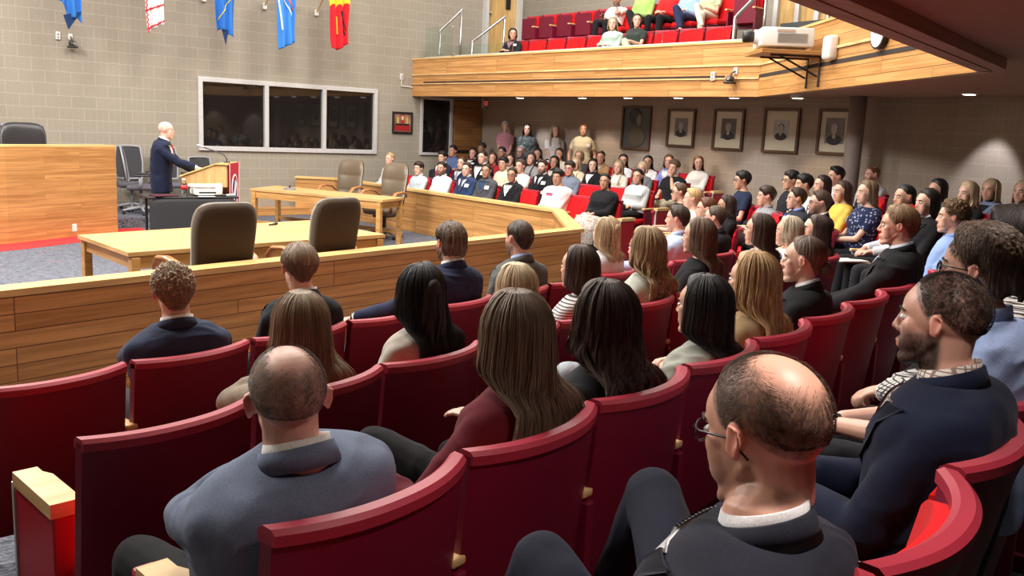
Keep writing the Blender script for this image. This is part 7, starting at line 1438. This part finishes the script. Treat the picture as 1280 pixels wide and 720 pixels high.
# ------------------------------------------------------------------ people, and the seats of those away from the straight rows
for sp in PEOPLE:
    sp['lod'] = min(sp.get('lod', 0), LODMAX)
    person(sp)
    if sp.get('_seat'):
        a_ = R(sp['az']); d_ = (math.cos(a_), math.sin(a_))
        if sp['zf'] < 2: seat(sp['pos'][0] - d_[0] * .08 + 0.0, sp['pos'][1] - d_[1] * .08, sp['zf'], sp['az'], 'red seat of the ' + ' '.join(sp['label'].split()[:12]))
# ------------------------------------------------------------------ light
def area(nm, loc, rot, sx, sy, power, col=(1, .95, .88), spread=180):
    l = bpy.data.lights.new(nm, 'AREA'); l.shape = 'RECTANGLE'; l.size = sx; l.size_y = sy; l.energy = power; l.color = col; l.spread = R(spread)
    o = bpy.data.objects.new(nm, l); COL.objects.link(o); o.location = loc; o.rotation_euler = tuple(R(v) for v in rot); return o
for i, (x, y) in enumerate(((1.5, 6.5), (5.5, 7.0), (9.0, 8.8), (1.5, 11.5), (5.5, 11.5), (9.0, 13.0), (-2.5, 9.0))):
    area('hall_light', (x, y, 7.9), (0, 0, 0), 1.6, 1.6, 300)
area('stage_light', (3.0, 6.0, 7.6), (38, 0, 0), 2.0, 1.0, 350, (1, .96, .9))
area('audience_fill', (-2.0, 10.5, 6.6), (0, -62, 0), 1.2, 3.0, 700, (1, .96, .92))  # added fill, no real fixture: brightens the faces of the far audience
area('audience_fill', (1.0, 15.0, 6.5), (-58, 0, -20), 2.5, 1.2, 420, (1, .96, .92))  # second added fill, facing the camera side rows
area('balcony_light', (13.0, 12.5, 7.9), (0, 0, 0), 1.0, 6.0, 230)
for i, (x, y) in enumerate(spots):
    l = bpy.data.lights.new('downlight', 'SPOT'); l.energy = 50 if i < 6 else 75; l.spot_size = R(72); l.spot_blend = .45; l.color = (1, .80, .60) if i % 2 else (.92, .92, 1.0); l.shadow_soft_size = .05
    o = bpy.data.objects.new('downlight', l); COL.objects.link(o); o.location = (x + (.12 if i > 5 else 0), y, CZ - .10); o.rotation_euler = (0, R(-16), R(0))
for (x, y, e) in ((1.35, .55, 90), (3.0, 0.9, 60), (-.6, .5, 90), (5.4, 1.4, 45), (7.6, 2.0, 45), (1.0, -2.6, 60), (4.0, -2.4, 60)):
    l = bpy.data.lights.new('near_downlight', 'SPOT'); l.energy = e; l.spot_size = R(110); l.spot_blend = .8; l.color = (1, .86, .78); l.shadow_soft_size = .09
    o = bpy.data.objects.new('near_downlight', l); COL.objects.link(o); o.location = (x, y, CZ - .03)
    t = thing('recessed_downlight', 'round recessed downlight in the soffit above the camera side rows', 'ceiling light', (x, y, CZ), 0, 'recessed downlights over the near rows'); a = A(); tube(a, [(0, 0, -.012), (0, 0, .0)], [.095, .105], n=28); obj('trim_ring', mesh(a, 'r'), WHITEP, t)
wd = bpy.data.worlds.new('world'); sc.world = wd; wd.use_nodes = True; bg = wd.node_tree.nodes['Background']; bg.inputs[0].default_value = (.9, .9, 1, 1); bg.inputs[1].default_value = .3
# ------------------------------------------------------------------ camera (35 mm style lens, slightly rolled, looking down a little)
cam = bpy.data.cameras.new('camera'); cam.sensor_width = 36; cam.lens = 1127 / 1280 * 36; cam.clip_start = .05
co_ = bpy.data.objects.new('camera', cam); COL.objects.link(co_)
vx = unit(v3(1385, 135, -1127)); vy = v3(-940, 241, -1127); vy = unit(vy - vx * np.dot(vx, vy)); vz = np.cross(vx, vy)
M_ = Matrix([[*vx, 0], [*vy, 0], [*vz, 1.9], [0, 0, 0, 1]]); co_.matrix_world = M_; sc.camera = co_
vs_ = sc.view_settings; vs_.view_transform = 'Standard'; vs_.look = 'None'; vs_.exposure = 0.0; vs_.gamma = 1.0; vs_.use_curve_mapping = False
try: sc.cycles.max_bounces = 6; sc.cycles.diffuse_bounces = 4; sc.cycles.glossy_bounces = 2; sc.cycles.transmission_bounces = 4
except Exception: pass
